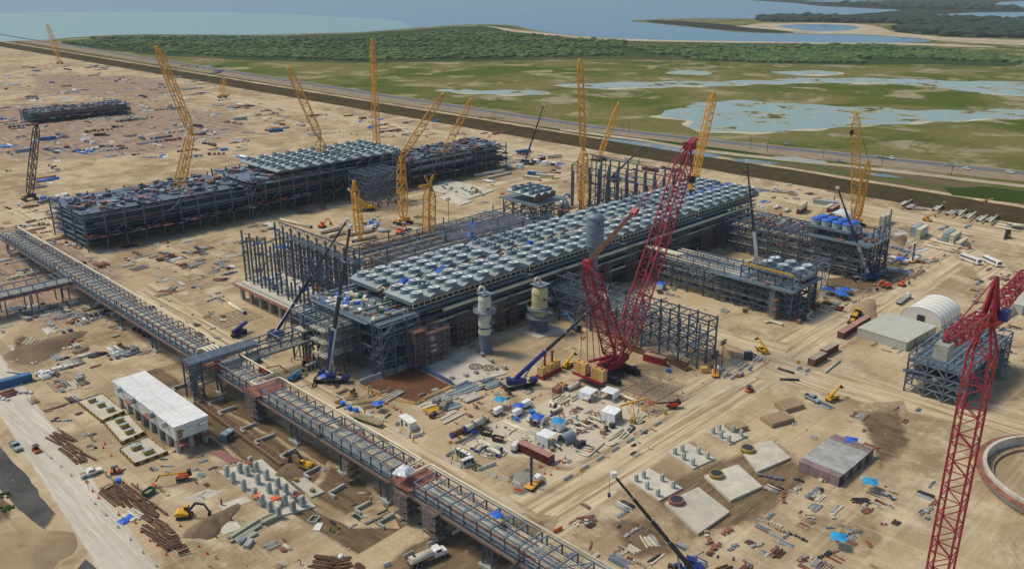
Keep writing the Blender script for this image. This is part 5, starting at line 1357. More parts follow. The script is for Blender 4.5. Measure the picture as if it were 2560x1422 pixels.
b = G(598, 838); t = T('mobile_crane', 'small navy crane with its boom lowered, left of the truss bridge', 'crane', b, az((575, 845), (615, 822)))
t.part('carrier', MB().box(DKST, (0, 0, 1.1), (7, 2.5, .7)).box(NAVY, (0, 0, 2.0), (3, 2.2, 1.2)).box(GLASS, (.6, -1.1, 2.2), (1.2, .1, .7)))
t.sh('boom', BOX, NAVY, seg((-3.5, 0, 2.6), (5.0, 0, 3.6), 1.0, 1.1))
for x in (-2.3, 2.3):
    for y in (-1.2, 1.2): t.part('wheel', MB().cyl(DARK, (0, -.25, 0), (0, .25, 0), .7), M=Matrix.Translation((x, y, .7)))

def lattice_crane(label, segs, m=YELC, w=2.2, base=None, tracks=True, fine=True, grp='yellow lattice cranes', azs=None, jib=None, cat='crane'):
    "segs: list of (foot, tip) picture points; each leg stands in the upright plane of the given azimuth"
    b = G(*base); t = T('lattice_crane', label, cat, b, 0, grp)
    if tracks:
        crawler(t, m, 9, 6.5, 1.2, 1.4); t.box('machine_deck', m, (0, 0, 2.4), (6, 3.4, 1.4)); t.box('cab', m, (2.4, -1.8, 3.0), (1.8, 1.2, 1.8)); t.box('counterweight', DKST if m is REDC else CWY, (-3.4, 0, 2.8), (1.6, 3.6, 1.8))
    prev = b + V((0, 0, 2.6)); K_ = 1.75
    for (tip, azd, width, frm) in segs:
        width *= K_
        a = prev if frm is None else frm
        a = b + V((0, 0, 2.6)) if frm == 0 else a
        P = PLANE(a, azd, *tip); lattice(t, a - b, P - b, width, width * .9, m, 2.6 if fine else 3.6, .48 if fine else .42, .28 if fine else .26, fine=fine); prev = P
        t.part('boom_head', MB().box(m, (0, 0, 0), (1.3, 1.5, 1.4)), M=Matrix.Translation(P - b))
    if jib:
        for (q, azd, width) in jib: P = PLANE(prev, azd, *q); lattice(t, prev - b, P - b, width, width, m, 2.2, .22, .12, fine=fine, name='jib')
    t.done(); return t, prev
t, top = lattice_crane('tall yellow lattice crane with two booms behind the blue capped module', [((2140, 282), 115, 2.6, None), ((2172, 405), 300, 2.0, 0)], base=(2138, 566))
yb = t.o.location + V((0, 0, 2.6)); main_tip = PLANE(yb, 115, 2140, 282)
t.bar('pendant_line', DKST, main_tip - t.o.location, top - t.o.location, .2)
t.part('hook_block', MB().cyl(DARK, (0, -.6, 0), (0, .6, 0), 1.3).box(DARK, (0, 0, -1.6), (.6, .6, 1.6)), M=Matrix.Translation(main_tip - t.o.location + V((-2.2, 0, -10)))); t.bar('hoist_rope', DKST, main_tip - t.o.location + V((-2, 0, 0)), main_tip - t.o.location + V((-2.2, 0, -9)), .1); t.done()
t, top = lattice_crane('yellow tower crane rising behind the left cooler fans with short folded jibs', [((1074, 462), 300, 2.6, None)], base=(1072, 640), tracks=False, jib=[((1050, 470), 160, 1.0), ((1062, 440), 150, .8), ((1084, 436), 330, .8), ((1046, 466), 170, .6)])
t, top = lattice_crane('tall yellow mast with a thin boom above it, in front of the distant gabled frame', [((1458, 372), 270, 2.4, None), ((1450, 150), 120, 1.7, None)], base=(1458, 532), tracks=False)
lattice_crane('yellow lattice boom showing behind the head of the big red crane', [((1785, 232), 60, 2.3, None)], base=(1735, 452))
lattice_crane('thin yellow lattice boom leaning right beyond the distant gabled frame', [((1547, 258), 320, 1.7, None)], base=(1498, 402))
lattice_crane('pale yellow luffing crane at the upper left, left of the second cooler train', [((478, 330), 300, 2.6, None), ((392, 118), 130, 2.2, None)], base=(432, 556), fine=False)
lattice_crane('large yellow crane with a wide mast in front of the second cooler train', [((800, 345), 280, 3.0, None), ((722, 172), 140, 2.6, None), ((862, 420), 330, 1.6, 0)], base=(805, 478), fine=False)
lattice_crane('yellow crane between the far trains whose boom leans right', [((1002, 395), 300, 2.4, None), ((1108, 236), 320, 2.0, None)], base=(1008, 560), fine=False)
lattice_crane('thin yellow crane boom leaning right, right of the far trains', [((1178, 250), 320, 2.2, None)], base=(1082, 446), fine=False)
lattice_crane('faint upright yellow boom near the middle of the upper left', [((930, 100), 120, 2.0, None)], base=(945, 430), fine=False)
lattice_crane('dim dark lattice crane at the far left edge', [((92, 312), 100, 2.0, None)], m=DKST, base=(75, 500), fine=False)
lattice_crane('short yellow crane mast far off at the upper left by the levee', [((560, 195), 290, 2.6, None)], base=(556, 245), fine=False)
lattice_crane('dark yellow crane far off near the shoreline at top left', [((118, 62), 120, 3.0, None)], base=(150, 160), fine=False)
lattice_crane('slim yellow lattice mast beside the dense unfinished module', [((885, 455), 100, 1.6, None)], base=(902, 612), tracks=False)
# red tower crane at the right
b = G(2335, 1500); t = T('tower_crane', 'red lattice tower crane cut by the right and bottom edges of the photo', 'crane', b); hzt = HZ(2335, 1500, 800)
REDB = mat('bright crane red', (.30, .022, .035), .5, 0, .3, .7, .15)
lattice(t, (0, 0, 0), (0, 0, hzt), 4.2, 4.2, REDB, 3.2, .4, .18)
t.part('slewing_ring', MB().box(REDB, (0, 0, hzt), (4.2, 4.2, 1.2)).box(NAVY, (1.0, -2.4, hzt + 1.4), (2.0, 1.6, 2.0)))
ap = V((0, 0, hzt + 9)); 
for s in (-1, 1): t.bar('apex_frame', REDB, (-1.4, s * 1.2, hzt), ap, .6); t.bar('apex_frame', REDB, (1.4, s * 1.2, hzt), ap, .6)
top = b + V((0, 0, hzt + 1.4)); JT = PLANE(top, 5, 2575, 678) - b; CT = PLANE(top, 185, 2362, 856) - b
lattice(t, (1.5, 0, hzt + 1.4), JT, 2.6, 2.2, REDB, 2.4, .34, .18, name='jib'); lattice(t, (-1.5, 0, hzt + 1.4), CT, 2.4, 2.2, REDB, 2.4, .34, .18, name='counter_jib')
t.bar('tie_bar', REDB, ap, JT * .7 + V((0, 0, (hzt + 1) * .3)), .2); t.bar('tie_bar', REDB, ap, CT + V((0, 0, 1)), .2); t.box('counterweight', CONCG, CT + V((0, 0, -1.4)), (2.6, 2.2, 2.6)); t.done()

# ------------------------------------------------------------------ machines and vehicles (all face local +X)
def wheel(t, x, y, r, w, rim=GALV, parent=None):
    o = t.part('wheel', MB().cyl(DARK, (0, -w / 2, 0), (0, w / 2, 0), r), M=Matrix.Translation((x, y, r)), parent=parent)
    obj('rim', RIMS.setdefault((r, w), MB().cyl(rim, (0, -w * .54, 0), (0, w * .54, 0), r * .5, CY8).mesh('rim')), None, o)
RIMS = {}
def pickup(m, name='pickup'):
    t = T('pickup_truck', '', 'pickup truck'); W = .98
    mb = MB(); mb.prof(m, [(-2.9, .55), (2.75, .55), (2.9, .75), (2.85, 1.08), (1.35, 1.2), (.75, 1.86), (-.75, 1.9), (-.95, 1.22), (-2.9, 1.22)], -W, W); mb.prof(m, [(-.6, 1.9), (.62, 1.87), (.55, 1.94), (-.55, 1.96)], -.86, .86); t.part('body', mb)
    t.box('load_bed', WOOD if m is WHITE else DKST, (-1.95, 0, 1.2), (1.7, 1.6, .1)); t.part('windscreen', MB().raw([(1.32, -.84, 1.25), (1.32, .84, 1.25), (.8, .76, 1.82), (.8, -.76, 1.82)], [(0, 1, 2, 3)], GLASS), M=Matrix.Translation((.03, 0, .02)))
    for s in (-1, 1):
        t.box('side_window', GLASS, (.35, s * .985, 1.5), (.75, .03, .42)); t.box('side_window', GLASS, (-.42, s * .985, 1.5), (.6, .03, .42)); t.box('headlight', LAMPM, (2.87, s * .72, .92), (.06, .36, .18)); t.box('tail_light', REDL, (-2.91, s * .85, .95), (.05, .18, .32)); t.box('door_mirror', m, (.95, s * 1.12, 1.35), (.12, .22, .18))
        wheel(t, 1.85, s * .86, .42, .28); wheel(t, -1.75, s * .86, .42, .28)
    t.box('bumper', GALV, (2.92, 0, .62), (.14, 1.9, .2)); return Kind(t)
def utility(roof):
    t = T('utility_buggy', '', 'buggy'); t.part('body', MB().prof(ORNG, [(-1.5, .45), (1.5, .45), (1.55, .8), (.9, 1.0), (.6, .95), (.5, .6), (-.5, .6), (-.6, .95), (-1.5, 1.0)], -.75, .75)); t.box('roof', roof, (-.1, 0, 1.95), (1.8, 1.5, .1))
    for x in (-.95, .7):
        for y in (-.68, .68): t.box('roll_bar', DARK, (x, y, 1.4), (.1, .1, 1.1))
    t.box('seat', DARK, (-.3, 0, .95), (.6, 1.3, .7))
    for x in (-1, 1.0):
        for s in (-1, 1): wheel(t, x, s * .72, .38, .3)
    return Kind(t)
def excavator(m, track=DKST, sw=0.0):
    t = T('excavator', '', 'excavator')
    for s in (-1, 1): t.part('crawler_track', MB().prof(track, [(-2.1, .4), (-1.7, 0), (1.7, 0), (2.1, .4), (1.8, .85), (-1.8, .85)], s * 1.15 - .3, s * 1.15 + .3))
    t.box('undercarriage', DKST, (0, 0, .7), (2, 1.8, .4)); mb = MB().prof(m, [(-2.2, 1.0), (1.2, 1.0), (1.2, 1.6), (-.2, 1.9), (-1.4, 2.2), (-2.2, 1.9)], -1.3, 1.3); t.part('slewing_body', mb)
    c = t.part('cab', MB().prof(m, [(-.1, 1.5), (1.2, 1.5), (1.35, 2.2), (1.0, 3.0), (-.1, 3.0)], .25, 1.3)); obj('cab_glass', MB().box(GLASS, (.65, .78, 2.35), (1.3, 1.09, .85)).mesh('cab_glass'), None, c)
    arm = [(1.0, -.3, 1.7), (3.2, -.3, 4.2), (5.4, -.3, 3.6)]
    mb = MB().bar(m if m is not YELM else DKST, arm[0], arm[1], .5, .6).bar(m if m is not YELM else DKST, arm[1], arm[2], .42, .5); t.part('boom', mb)
    t.part('stick', MB().bar(m if m is not YELM else DKST, arm[2], (6.4, -.3, 1.4), .36, .42)); t.part('bucket', MB().prof(DKST, [(5.9, .3), (6.3, 1.4), (6.9, 1.2), (6.9, .4), (6.5, .05)], -.85, .25)); t.part('hydraulic_ram', MB().bar(GALV, (1.2, -.3, 2.0), (2.9, -.3, 3.4), .16)); return Kind(t)
def telehandler(m, up=.45):
    t = T('telehandler', '', 'telehandler'); t.part('body', MB().prof(m, [(-2.4, .8), (2.3, .8), (2.4, 1.3), (-1.4, 1.6), (-2.4, 1.5)], -1.0, 1.0)); t.part('cab', MB().box(m, (-.1, .6, 2.3), (1.4, .9, .2)).box(GLASS, (-.1, .6, 1.85), (1.3, .85, .8)))
    a = V((-2.2, -.2, 1.9)); e = V((3.6, -.2, 1.9 + 5.8 * up)); t.part('boom', MB().bar(m, a, a.lerp(e, .7), .6, .7).bar(m, a.lerp(e, .6), e, .42, .5)); t.part('fork_carriage', MB().bar(DARK, e, e + V((.3, 0, -1.2)), .9, .3).box(DARK, e + V((1, 0, -1.3)), (1.4, 1.0, .12)))
    for x in (-1.6, 1.5):
        for s in (-1, 1): wheel(t, x, s * .95, .7, .45, m)
    return Kind(t)
def boomlift(m, armc, fold=True, up=.1):
    t = T('boom_lift', '', 'boom lift'); t.box('chassis', DKST, (0, 0, .75), (2.9, 1.5, .4)); t.part('turret', MB().prof(m, [(-1.9, 1.0), (.9, 1.0), (1.1, 1.5), (.9, 2.0), (-1.6, 2.1), (-2.0, 1.7)], -.9, .9))
    a = V((-1.6, .2, 2.3)); b = V((5.4, .2, 2.3 + 7 * up)); t.part('boom', MB().bar(armc, a, b, .35, .42)); t.part('counterweight', MB().prof(DARK, [(-2.7, 1.3), (-1.6, 1.2), (-1.5, 2.6), (-2.5, 2.8)], -.7, .7))
    c = b + V((1.2, 0, -1.6)) if fold else b + V((1.6, 0, 1.0)); t.part('fly_jib', MB().bar(DKST if m is ORNG else m, b, c, .26, .3))
    k = MB(); p = c + V((.6, 0, -.3)); k.box(m, p + V((0, 0, -.5)), (.8, 2.2, .12))
    for x in (-.4, .4):
        for y in (-1.1, 0, 1.1): k.box(m, p + V((x, y, .05)), (.06, .06, 1.1))
    for z in (.1, .6):
        for y in (-1.1, 1.1): k.box(m, p + V((0, y, z)), (.8, .06, .06))
        for x in (-.4, .4): k.box(m, p + V((x, 0, z)), (.06, 2.2, .06))
    t.part('basket', k)
    for x in (-1.1, 1.1):
        for s in (-1, 1): wheel(t, x, s * .85, .48, .38)
    return Kind(t)
def truck_cab(t, m, x, W=1.2):
    t.part('cab', MB().prof(m, [(x - 1.6, .9), (x + 1.9, .9), (x + 2.0, 1.3), (x + 1.85, 1.85), (x + .7, 2.0), (x + .3, 2.9), (x - 1.3, 3.0), (x - 1.6, 2.6)], -W + .1, W - .1))
    t.part('windscreen', MB().raw([(x + .72, -.95, 2.02), (x + .72, .95, 2.02), (x + .36, .9, 2.8), (x + .36, -.9, 2.8)], [(0, 1, 2, 3)], GLASS), M=Matrix.Translation((.03, 0, .01)))
    for s in (-1, 1):
        t.box('side_window', GLASS, (x - .4, s * (W - .09), 2.4), (1.1, .04, .6)); t.box('headlight', LAMPM, (x + 1.98, s * .85, 1.25), (.06, .3, .22)); t.box('fender', m, (x + 1.0, s * (W - .12), 1.15), (1.3, .3, .25)); wheel(t, x + 1.0, s * (W - .2), .52, .35)
    t.box('bumper', GALV, (x + 2.02, 0, .8), (.15, 2.2, .35)); t.box('exhaust_stack', GALV, (x - 1.5, .9, 2.9), (.14, .14, 1.6))
def tanker():
    t = T('water_truck', '', 'water truck'); t.box('chassis', DKST, (-.6, 0, .95), (8.4, .9, .3)); truck_cab(t, WHITE, 2.9)
    n = 20; mb = MB(); v = []; f = []
    for x, s in ((-4.7, .9), (-4.6, 1), (1.0, 1), (1.1, .9)):
        for i in range(n): a = 2 * math.pi * i / n; v.append((x, 1.18 * s * math.cos(a), 2.1 + .92 * s * math.sin(a)))
    for j in range(3):
        for i in range(n): f.append((j * n + i, j * n + (i + 1) % n, (j + 1) * n + (i + 1) % n, (j + 1) * n + i))
    mb.raw(v, f + [tuple(range(n)), tuple(range(3 * n, 4 * n))[::-1]], CREAMB, [True] * len(f) + [False, False]); tk = t.part('tank', mb); obj('hatch', MB().cyl(DARK, (-3.6, 0, 3.0), (-3.6, 0, 3.18), .34).mesh('hatch'), None, tk)
    t.part('spray_bar', MB().box(DKST, (-4.9, 0, 1.0), (.3, 2.2, .3)).box(DKST, (-1.8, -1.12, 1.1), (2.4, .2, .3)))
    for x in (-3.7, -2.3):
        for s in (-1, 1): wheel(t, x, s * .95, .52, .5)
    return Kind(t)
def flatbed(m=WOOD, ln=12.0, edge=mat('pale green trailer frame', (.30, .36, .20), .6), tractor=False):
    t = T('flatbed_trailer', '', 'trailer'); t.box('frame', edge, (0, 0, 1.15), (ln, 2.5, .2))
    n = int(ln / 1.0)
    for k in range(n): t.box('deck_board', m, (-ln / 2 + (k + .5) * ln / n, 0, 1.3), (ln / n * .93, 2.3, .08))
    for s in (-1, 1):
        for k in range(6): t.box('stake', DKST, (-ln / 2 + .5 + k * (ln - 1) / 5, s * 1.26, 1.6), (.07, .07, .8))
    for x in (-ln / 2 + 1.6, -ln / 2 + 2.9):
        for s in (-1, 1): wheel(t, x, s * .98, .48, .5)
    t.box('landing_leg', DKST, (ln * .28, 0, .6), (.2, 1.6, 1.1))
    if tractor: truck_cab(t, tractor, ln / 2 + 1.6)
    return Kind(t)
def generator(tall=1.0):
    t = T('site_generator', '', 'generator'); t.part('canopy', MB().prof(WHITE, [(-1.6, .75), (1.6, .75), (1.6, 2.3), (1.4, 2.5), (-1.4, 2.5), (-1.6, 2.3)], -.75, .75)); t.box('louvre', DKST, (-1.62, 0, 1.5), (.04, 1.1, .9)); t.box('side_door', GALV, (.3, -.77, 1.5), (1.2, .03, 1.1)); t.box('chassis', DARK, (.2, 0, .6), (3.6, 1.3, .25)); t.part('drawbar', MB().bar(DARK, (-1.6, .5, .55), (-3.0, 0, .5), .14).bar(DARK, (-1.6, -.5, .55), (-3.0, 0, .5), .14))
    for s in (-1, 1): wheel(t, -.3, s * .8, .38, .25); wheel(t, .6, s * .8, .38, .25)
    return Kind(t)
def drill_rig():
    t = T('drilling_rig', '', 'drilling rig'); t.part('platform', MB().prof(YELC, [(-2.6, .4), (2.2, .4), (3.6, .9), (3.4, 1.2), (2, .9), (-2.6, .9)], -1.2, 1.2)); t.box('engine_cover', WHITE, (-1.2, .2, 1.8), (2.2, 1.5, 1.3)); t.box('drill_mast', NAVY, (1.6, 0, 4.8), (.5, .5, 8.4)); t.box('mast_head', DKST, (1.6, 0, 9.1), (.8, .7, .6))
    t.part('mast_brace', MB().bar(YELC, (-.2, -.8, 1), (1.6, -.2, 4.6), .16).bar(YELC, (-.2, .8, 1), (1.6, .2, 4.6), .16))
    for s in (-1, 1): t.part('crawler_track', MB().prof(DARK, [(-1.9, .35), (-1.5, 0), (1.5, 0), (1.9, .35), (1.6, .7), (-1.6, .7)], s * 1.0 - .25, s * 1.0 + .25))
    return Kind(t)
def tractor_scraper():
    t = T('wheel_tractor', '', 'tractor'); t.part('body', MB().prof(YELM, [(-1.2, .9), (2.6, .9), (2.6, 1.7), (.4, 1.9), (-1.2, 1.7)], -.7, .7)); t.box('roof', YELM, (-.5, 0, 3.1), (2.0, 1.8, .14)); t.box('cab_glass', GLASS, (-.5, 0, 2.4), (1.6, 1.5, 1.2))
    for s in (-1, 1): wheel(t, -.9, s * 1.1, 1.0, .7, YELM); wheel(t, 2.0, s * 1.0, .7, .5, YELM)
    t.part('blade', MB().box(DKST, (3.3, 0, .7), (.25, 2.8, .9))); return Kind(t)
def bus(m):
    t = T('crew_bus', '', 'bus'); t.part('body', MB().prof(m, [(-5.5, .5), (5.3, .5), (5.5, .9), (5.4, 2.9), (-5.5, 2.9)], -1.25, 1.25)); 
    for s in (-1, 1):
        for k in range(9): t.box('window', GLASS, (-4.8 + k * 1.1, s * 1.26, 2.1), (.95, .04, .8))
        wheel(t, 3.6, s * 1.1, .5, .3); wheel(t, -3.4, s * 1.1, .5, .3)
    t.box('windscreen', GLASS, (5.47, 0, 2.0), (.06, 2.2, 1.0)); return Kind(t)
def forklift():
    t = T('forklift', '', 'forklift'); t.box('body', YELM, (0, 0, .8), (1.8, 1.1, .9)); t.box('overhead_guard', DARK, (-.1, 0, 2.1), (1.2, 1.0, .08)); t.part('guard_post', MB().box(DARK, (-.6, 0, 1.6), (.08, .9, 1.0)).box(DARK, (.45, 0, 1.6), (.08, .9, 1.0))); t.box('mast', DKST, (1.05, 0, 1.3), (.2, .8, 2.2)); t.box('fork', DKST, (1.8, 0, .2), (1.2, .7, .08))
    for x in (-.6, .6):
        for s in (-1, 1): wheel(t, x, s * .5, .32, .25)
    return Kind(t)
K_pick, K_utv, K_utv2 = pickup(WHITE), utility(DKST), None
K_picks = pickup(GALV); K_exy, K_exo = excavator(YELM), excavator(ORNG); K_tel, K_tel2 = telehandler(YELM), telehandler(TEAL, .1)
K_lo, K_lr, K_lg = boomlift(ORNG, YELC), boomlift(mat('lift red', (.5, .04, .02), .5), DKST, False, .02), boomlift(TEAL, TEAL, False, .25)
K_tank, K_flat, K_gen, K_rig, K_trac, K_bus, K_fork = tanker(), flatbed(), generator(), drill_rig(), tractor_scraper(), bus(WHITE), forklift()
K_semi = flatbed(CONCG, 11, DKST, WHITE); K_flat2 = flatbed(CONCG, 11, DKST)
def AT(k, px, to, label, grp=None, sc=1.0): return k.at(G(*px), az(px, to), label, grp, sc)
AT(K_pick, (228, 1186), (262, 1174), 'white pickup truck with its door open at the lower left, nearest pickup', 'pickup trucks')
for px, to, lb in [((1757, 413), (1765, 415), 'left of two white pickups parked on the sand road below the levee'), ((1784, 415), (1790, 417), 'right of two white pickups parked on the sand road below the levee'), ((1943, 521), (1953, 519), 'white pickup parked behind the right end of the cooler bank, farther one'), ((1967, 529), (1976, 526), 'white pickup parked behind the right end of the cooler bank, nearer one'), ((2416, 424), (2425, 426), 'white pickup on the highway, third vehicle from the right edge'), ((2525, 433), (2535, 435), 'white pickup on the highway nearest the right edge'), ((690, 632), (700, 628), 'white truck standing behind the left compressor building frame')]: AT(K_pick, px, to, lb, 'pickup trucks')
for px, to, lb in [((40, 1120), (60, 1140), 'pale pickup on the gravel road at the left edge'), ((1160, 415), (1170, 418), 'grey pickup on the sand by the far trains'), ((1236, 410), (1240, 415), 'silver car left of the distant telescopic crane'), ((2375, 415), (2385, 417), 'dark car on the highway behind the right hand pickups'), ((1965, 362), (1973, 364), 'dark car on the highway left of the tall yellow crane'), ((1530, 326), (1540, 328), 'dark truck on the highway above the distant frame'), ((2030, 1000), (2050, 1010), 'blue grey pickup by the yellow loader on the right dirt road'), ((2100, 405), (2110, 407), 'grey car on the highway by the roadside poles')]: AT(K_picks, px, to, lb, 'pickup trucks')
for px, to, lb in [((290, 1182), (310, 1178), 'orange crew buggy with a dark roof beside the white pickup'), ((1873, 978), (1885, 972), 'dark roofed buggy driving on the haul road right of centre'), ((2422, 621), (2430, 612), 'small red buggy on the road at the far right'), ((92, 1128), (100, 1135), 'dark buggy on the gravel road at the left')]: AT(K_utv, px, to, lb, 'crew buggies')
AT(K_exy, (462, 1292), (505, 1288), 'yellow excavator with dark arm by the heap at the lower left', 'excavators', .95); AT(K_exy, (765, 1170), (735, 1160), 'yellow excavator digging under the pipe bridge', 'excavators', .95)
for px, to, lb in [((806, 569), (826, 562), 'orange excavator behind the left compressor building frame'), ((2215, 720), (2200, 725), 'orange excavator beside the right navy crane'), ((1000, 585), (1010, 580), 'orange excavator behind the left cooler fans')]: AT(K_exo, px, to, lb, 'excavators')
AT(K_exo, (2255, 715), (2275, 708), 'orange loader on the road right of the orange excavator', 'excavators', .8)
AT(K_tel, (1420, 917), (1440, 905), 'yellow telehandler beside the red crane counterweights', 'telehandlers'); AT(K_tel, (1905, 880), (1878, 862), 'yellow telehandler with raised boom on the sand road right of centre', 'telehandlers')
for px, to, lb in [((2318, 553), (2335, 556), 'yellow machine behind the cream containers at the right'), ((1190, 483), (1180, 486), 'yellow loader by the pale slabs at the back'), ((2080, 1000), (2100, 990), 'yellow loader on the right dirt road'), ((2465, 512), (2480, 514), 'small yellow dozer on the far yard at the right')]: AT(K_tel, px, to, lb, 'telehandlers')
AT(K_tel2, (738, 948), (752, 940), 'blue telehandler below the truss bridge', 'telehandlers'); 
AT(K_lo, (455, 1200), (385, 1215), 'orange boom lift with a yellow arm at the lower left', 'boom lifts'); AT(K_lo, (765, 912), (785, 878), 'orange boom lift with raised arm under the truss bridge', 'boom lifts', .9); AT(K_lo, (665, 935), (715, 930), 'orange boom lift with lowered arm beside the pipe bridge', 'boom lifts', .9)
AT(K_lr, (1680, 1020), (1640, 1025), 'red boom lift at the corner of the pipe yard', 'boom lifts'); AT(K_lr, (2085, 682), (2085, 670), 'red boom lift between the two right hand modules', 'boom lifts', .9)
for px, to, lb in [((2035, 772), (2020, 770), 'red lift at the foot of the fan topped module'), ((2095, 776), (2080, 772), 'orange red lift on the open sand right of the module')]: AT(K_lr, px, to, lb, 'boom lifts', .8)
AT(K_lg, (645, 905), (670, 925), 'blue boom lift below the truss bridge, left side', 'boom lifts'); AT(K_lg, (1440, 826), (1400, 800), 'blue boom lift working beside the stout yellowish column', 'boom lifts')
AT(K_tank, (1070, 1402), (1110, 1385), 'cream water tanker truck at the bottom edge', 'tank trucks'); AT(K_tank, (2535, 572), (2510, 570), 'white tanker truck at the right edge', 'tank trucks')
FL1 = AT(K_flat, (918, 1055), (968, 1072), 'empty pale green flatbed trailer with timber boards', 'flatbed trailers'); FL2 = AT(K_flat, (1184, 1068), (1218, 1050), 'pale green flatbed trailer loaded with three large pipes', 'flatbed trailers')
for i, (px, to) in enumerate([((2258, 512), (2272, 503)), ((2275, 520), (2290, 511)), ((2340, 524), (2355, 514)), ((2375, 535), (2390, 527)), ((2398, 535), (2412, 525)), ((2420, 543), (2436, 532)), ((2450, 550), (2464, 540)), ((2475, 552), (2490, 540))]): AT(K_flat2, px, to, f'{ordn(i)} parked trailer from the left in the far right yard', 'flatbed trailers')
AT(K_semi, (1965, 482), (1935, 480), 'white semi truck with a flatbed on the sand road behind the coolers', 'semi trucks'); AT(K_semi, (2300, 525), (2270, 523), 'semi truck parked between trailers at the far right', 'semi trucks', .7); AT(K_semi, (2345, 512), (2368, 516), 'dark flatbed semi truck, left of two nose to nose at the far right', 'semi trucks', .9); AT(K_semi, (2385, 520), (2362, 516), 'dark flatbed semi truck, right of two nose to nose at the far right', 'semi trucks', .9); AT(K_semi, (2208, 396), (2228, 399), 'truck with a yellow load on the highway', 'semi trucks', .9); AT(K_semi, (2255, 755), (2275, 740), 'flatbed truck with grey loads on the right road', 'semi trucks', .9)
for px, to, lb in [((1245, 1036), (1228, 1045), 'white site generator on a trailer, leftmost by the navy crane'), ((1293, 1040), (1278, 1048), 'white site generator beside the blue canopy'), ((1316, 1018), (1300, 1026), 'white site generator nearest the navy crane'), ((1290, 1125), (1284, 1130), 'small white generator at the end of the maroon container'), ((2298, 570), (2290, 572), 'white generator among the cream containers, left one'), ((2312, 588), (2304, 590), 'white generator among the cream containers, right one')]: AT(K_gen, px, to, lb, 'site generators')
AT(K_rig, (1336, 1212), (1325, 1222), 'yellow drilling rig with a dark mast below the maroon container', 'drilling rigs'); AT(K_rig, (1788, 935), (1787, 948), 'yellow drilling rig with a thin mast by the open steel frame', 'drilling rigs'); AT(K_rig, (2285, 655), (2270, 660), 'yellow drilling rig among the stores at the right', 'drilling rigs')
AT(K_trac, (2142, 790), (2132, 797), 'yellow wheeled tractor on the haul road, farther one', 'wheel tractors'); AT(K_trac, (2133, 806), (2123, 815), 'yellow wheeled tractor on the haul road, nearer one', 'wheel tractors')
AT(K_bus, (2425, 655), (2460, 668), 'white crew bus at the right side, left one', 'crew buses'); AT(K_bus, (2478, 660), (2500, 670), 'white crew bus at the right side, right one', 'crew buses'); AT(K_bus, (2485, 1078), (2520, 1100), 'pale bus on the right dirt road', 'crew buses') if False else None
AT(K_fork, (882, 990), (890, 984), 'small yellow forklift beside the navy and white crane', 'forklifts'); AT(K_fork, (2518, 595), (2510, 600), 'dark forklift by the water tanker at the right edge', 'forklifts', 2.0)
AT(K_fork, (1075, 478), (1085, 476), 'yellow machine beside the pale slabs at the back left', 'forklifts', 1.4)
# ------------------------------------------------------------------ containers, cabins, sheds, tents
def container(m, ln=12.2, roof=None, h=2.6):
    t = T('shipping_container', '', 'container'); mb = MB(); n = int(ln / .55); W = 1.22
    pts = []
    for k in range(n): x = -ln / 2 + ln * k / n; pts += [(x, 0), (x + ln / n * .45, 0), (x + ln / n * .55, .09), (x + ln / n * .95, .09)]
    pts.append((ln / 2, 0))
    for s in (-1, 1):
        v = [(x, s * (W - d), z) for z in (.15, h - .1) for x, d in pts]; k = len(pts)
        mb.raw(v, [(i, i + 1, k + i + 1, k + i) if s < 0 else (i, k + i, k + i + 1, i + 1) for i in range(k - 1)], m)
    for s in (-1, 1): mb.box(m, (0, s * W, .1), (ln, .1, .2)).box(m, (0, s * W, h - .05), (ln, .1, .14))
    for x in (-ln / 2, ln / 2):
        for s in (-1, 1): mb.box(m, (x, s * W, h / 2), (.16, .14, h))
    mb.box(m, (ln / 2 - .05, 0, h / 2), (.06, 2.3, h - .2)); t.part('wall', mb)
    t.box('roof', roof or m, (0, 0, h), (ln, 2.4, .06)); t.box('underframe', DKST, (0, 0, .12), (ln - .2, 2.2, .16))
    for s in (-1, 1):
        d = t.box('door', m, (-ln / 2 - .01, s * .58, h / 2), (.1, 1.12, h - .3)); 
        for y in (-.3, .3): t.box('lock_rod', GALV, (-ln / 2 - .09, s * .58 + y, h / 2), (.05, .05, h - .4))
    return Kind(t)
K_cmar, K_ccre, K_cblu, K_cgry = container(MAROON, 12.2, PINKR), container(CONTC), container(CONTB), container(GALV)
K_cbrn = container(mat('brown container paint', (.15, .06, .045), .65, 0, .25, .5, .25), 9, mat('dusty brown roof', (.40, .33, .24), .8, 0, .2, .5, .3))
K_cred = container(mat('red container paint', (.36, .03, .035), .6, 0, .2, .5, .1), 8, WOOD)
def C(k, px, to, label, z=0.0, grp='shipping containers', sc=1.0):
    g = G(*px); o = k.at(V((g.x, g.y, z)), az(px, to), label, grp, sc); return o
big = C(K_cmar, (1338, 1140), (1300, 1122), 'long maroon container with a faded roof at the edge of the pipe yard')
b2 = C(K_cred, (1637, 905), (1600, 895), 'red site store container by the foot of the open steel frame')
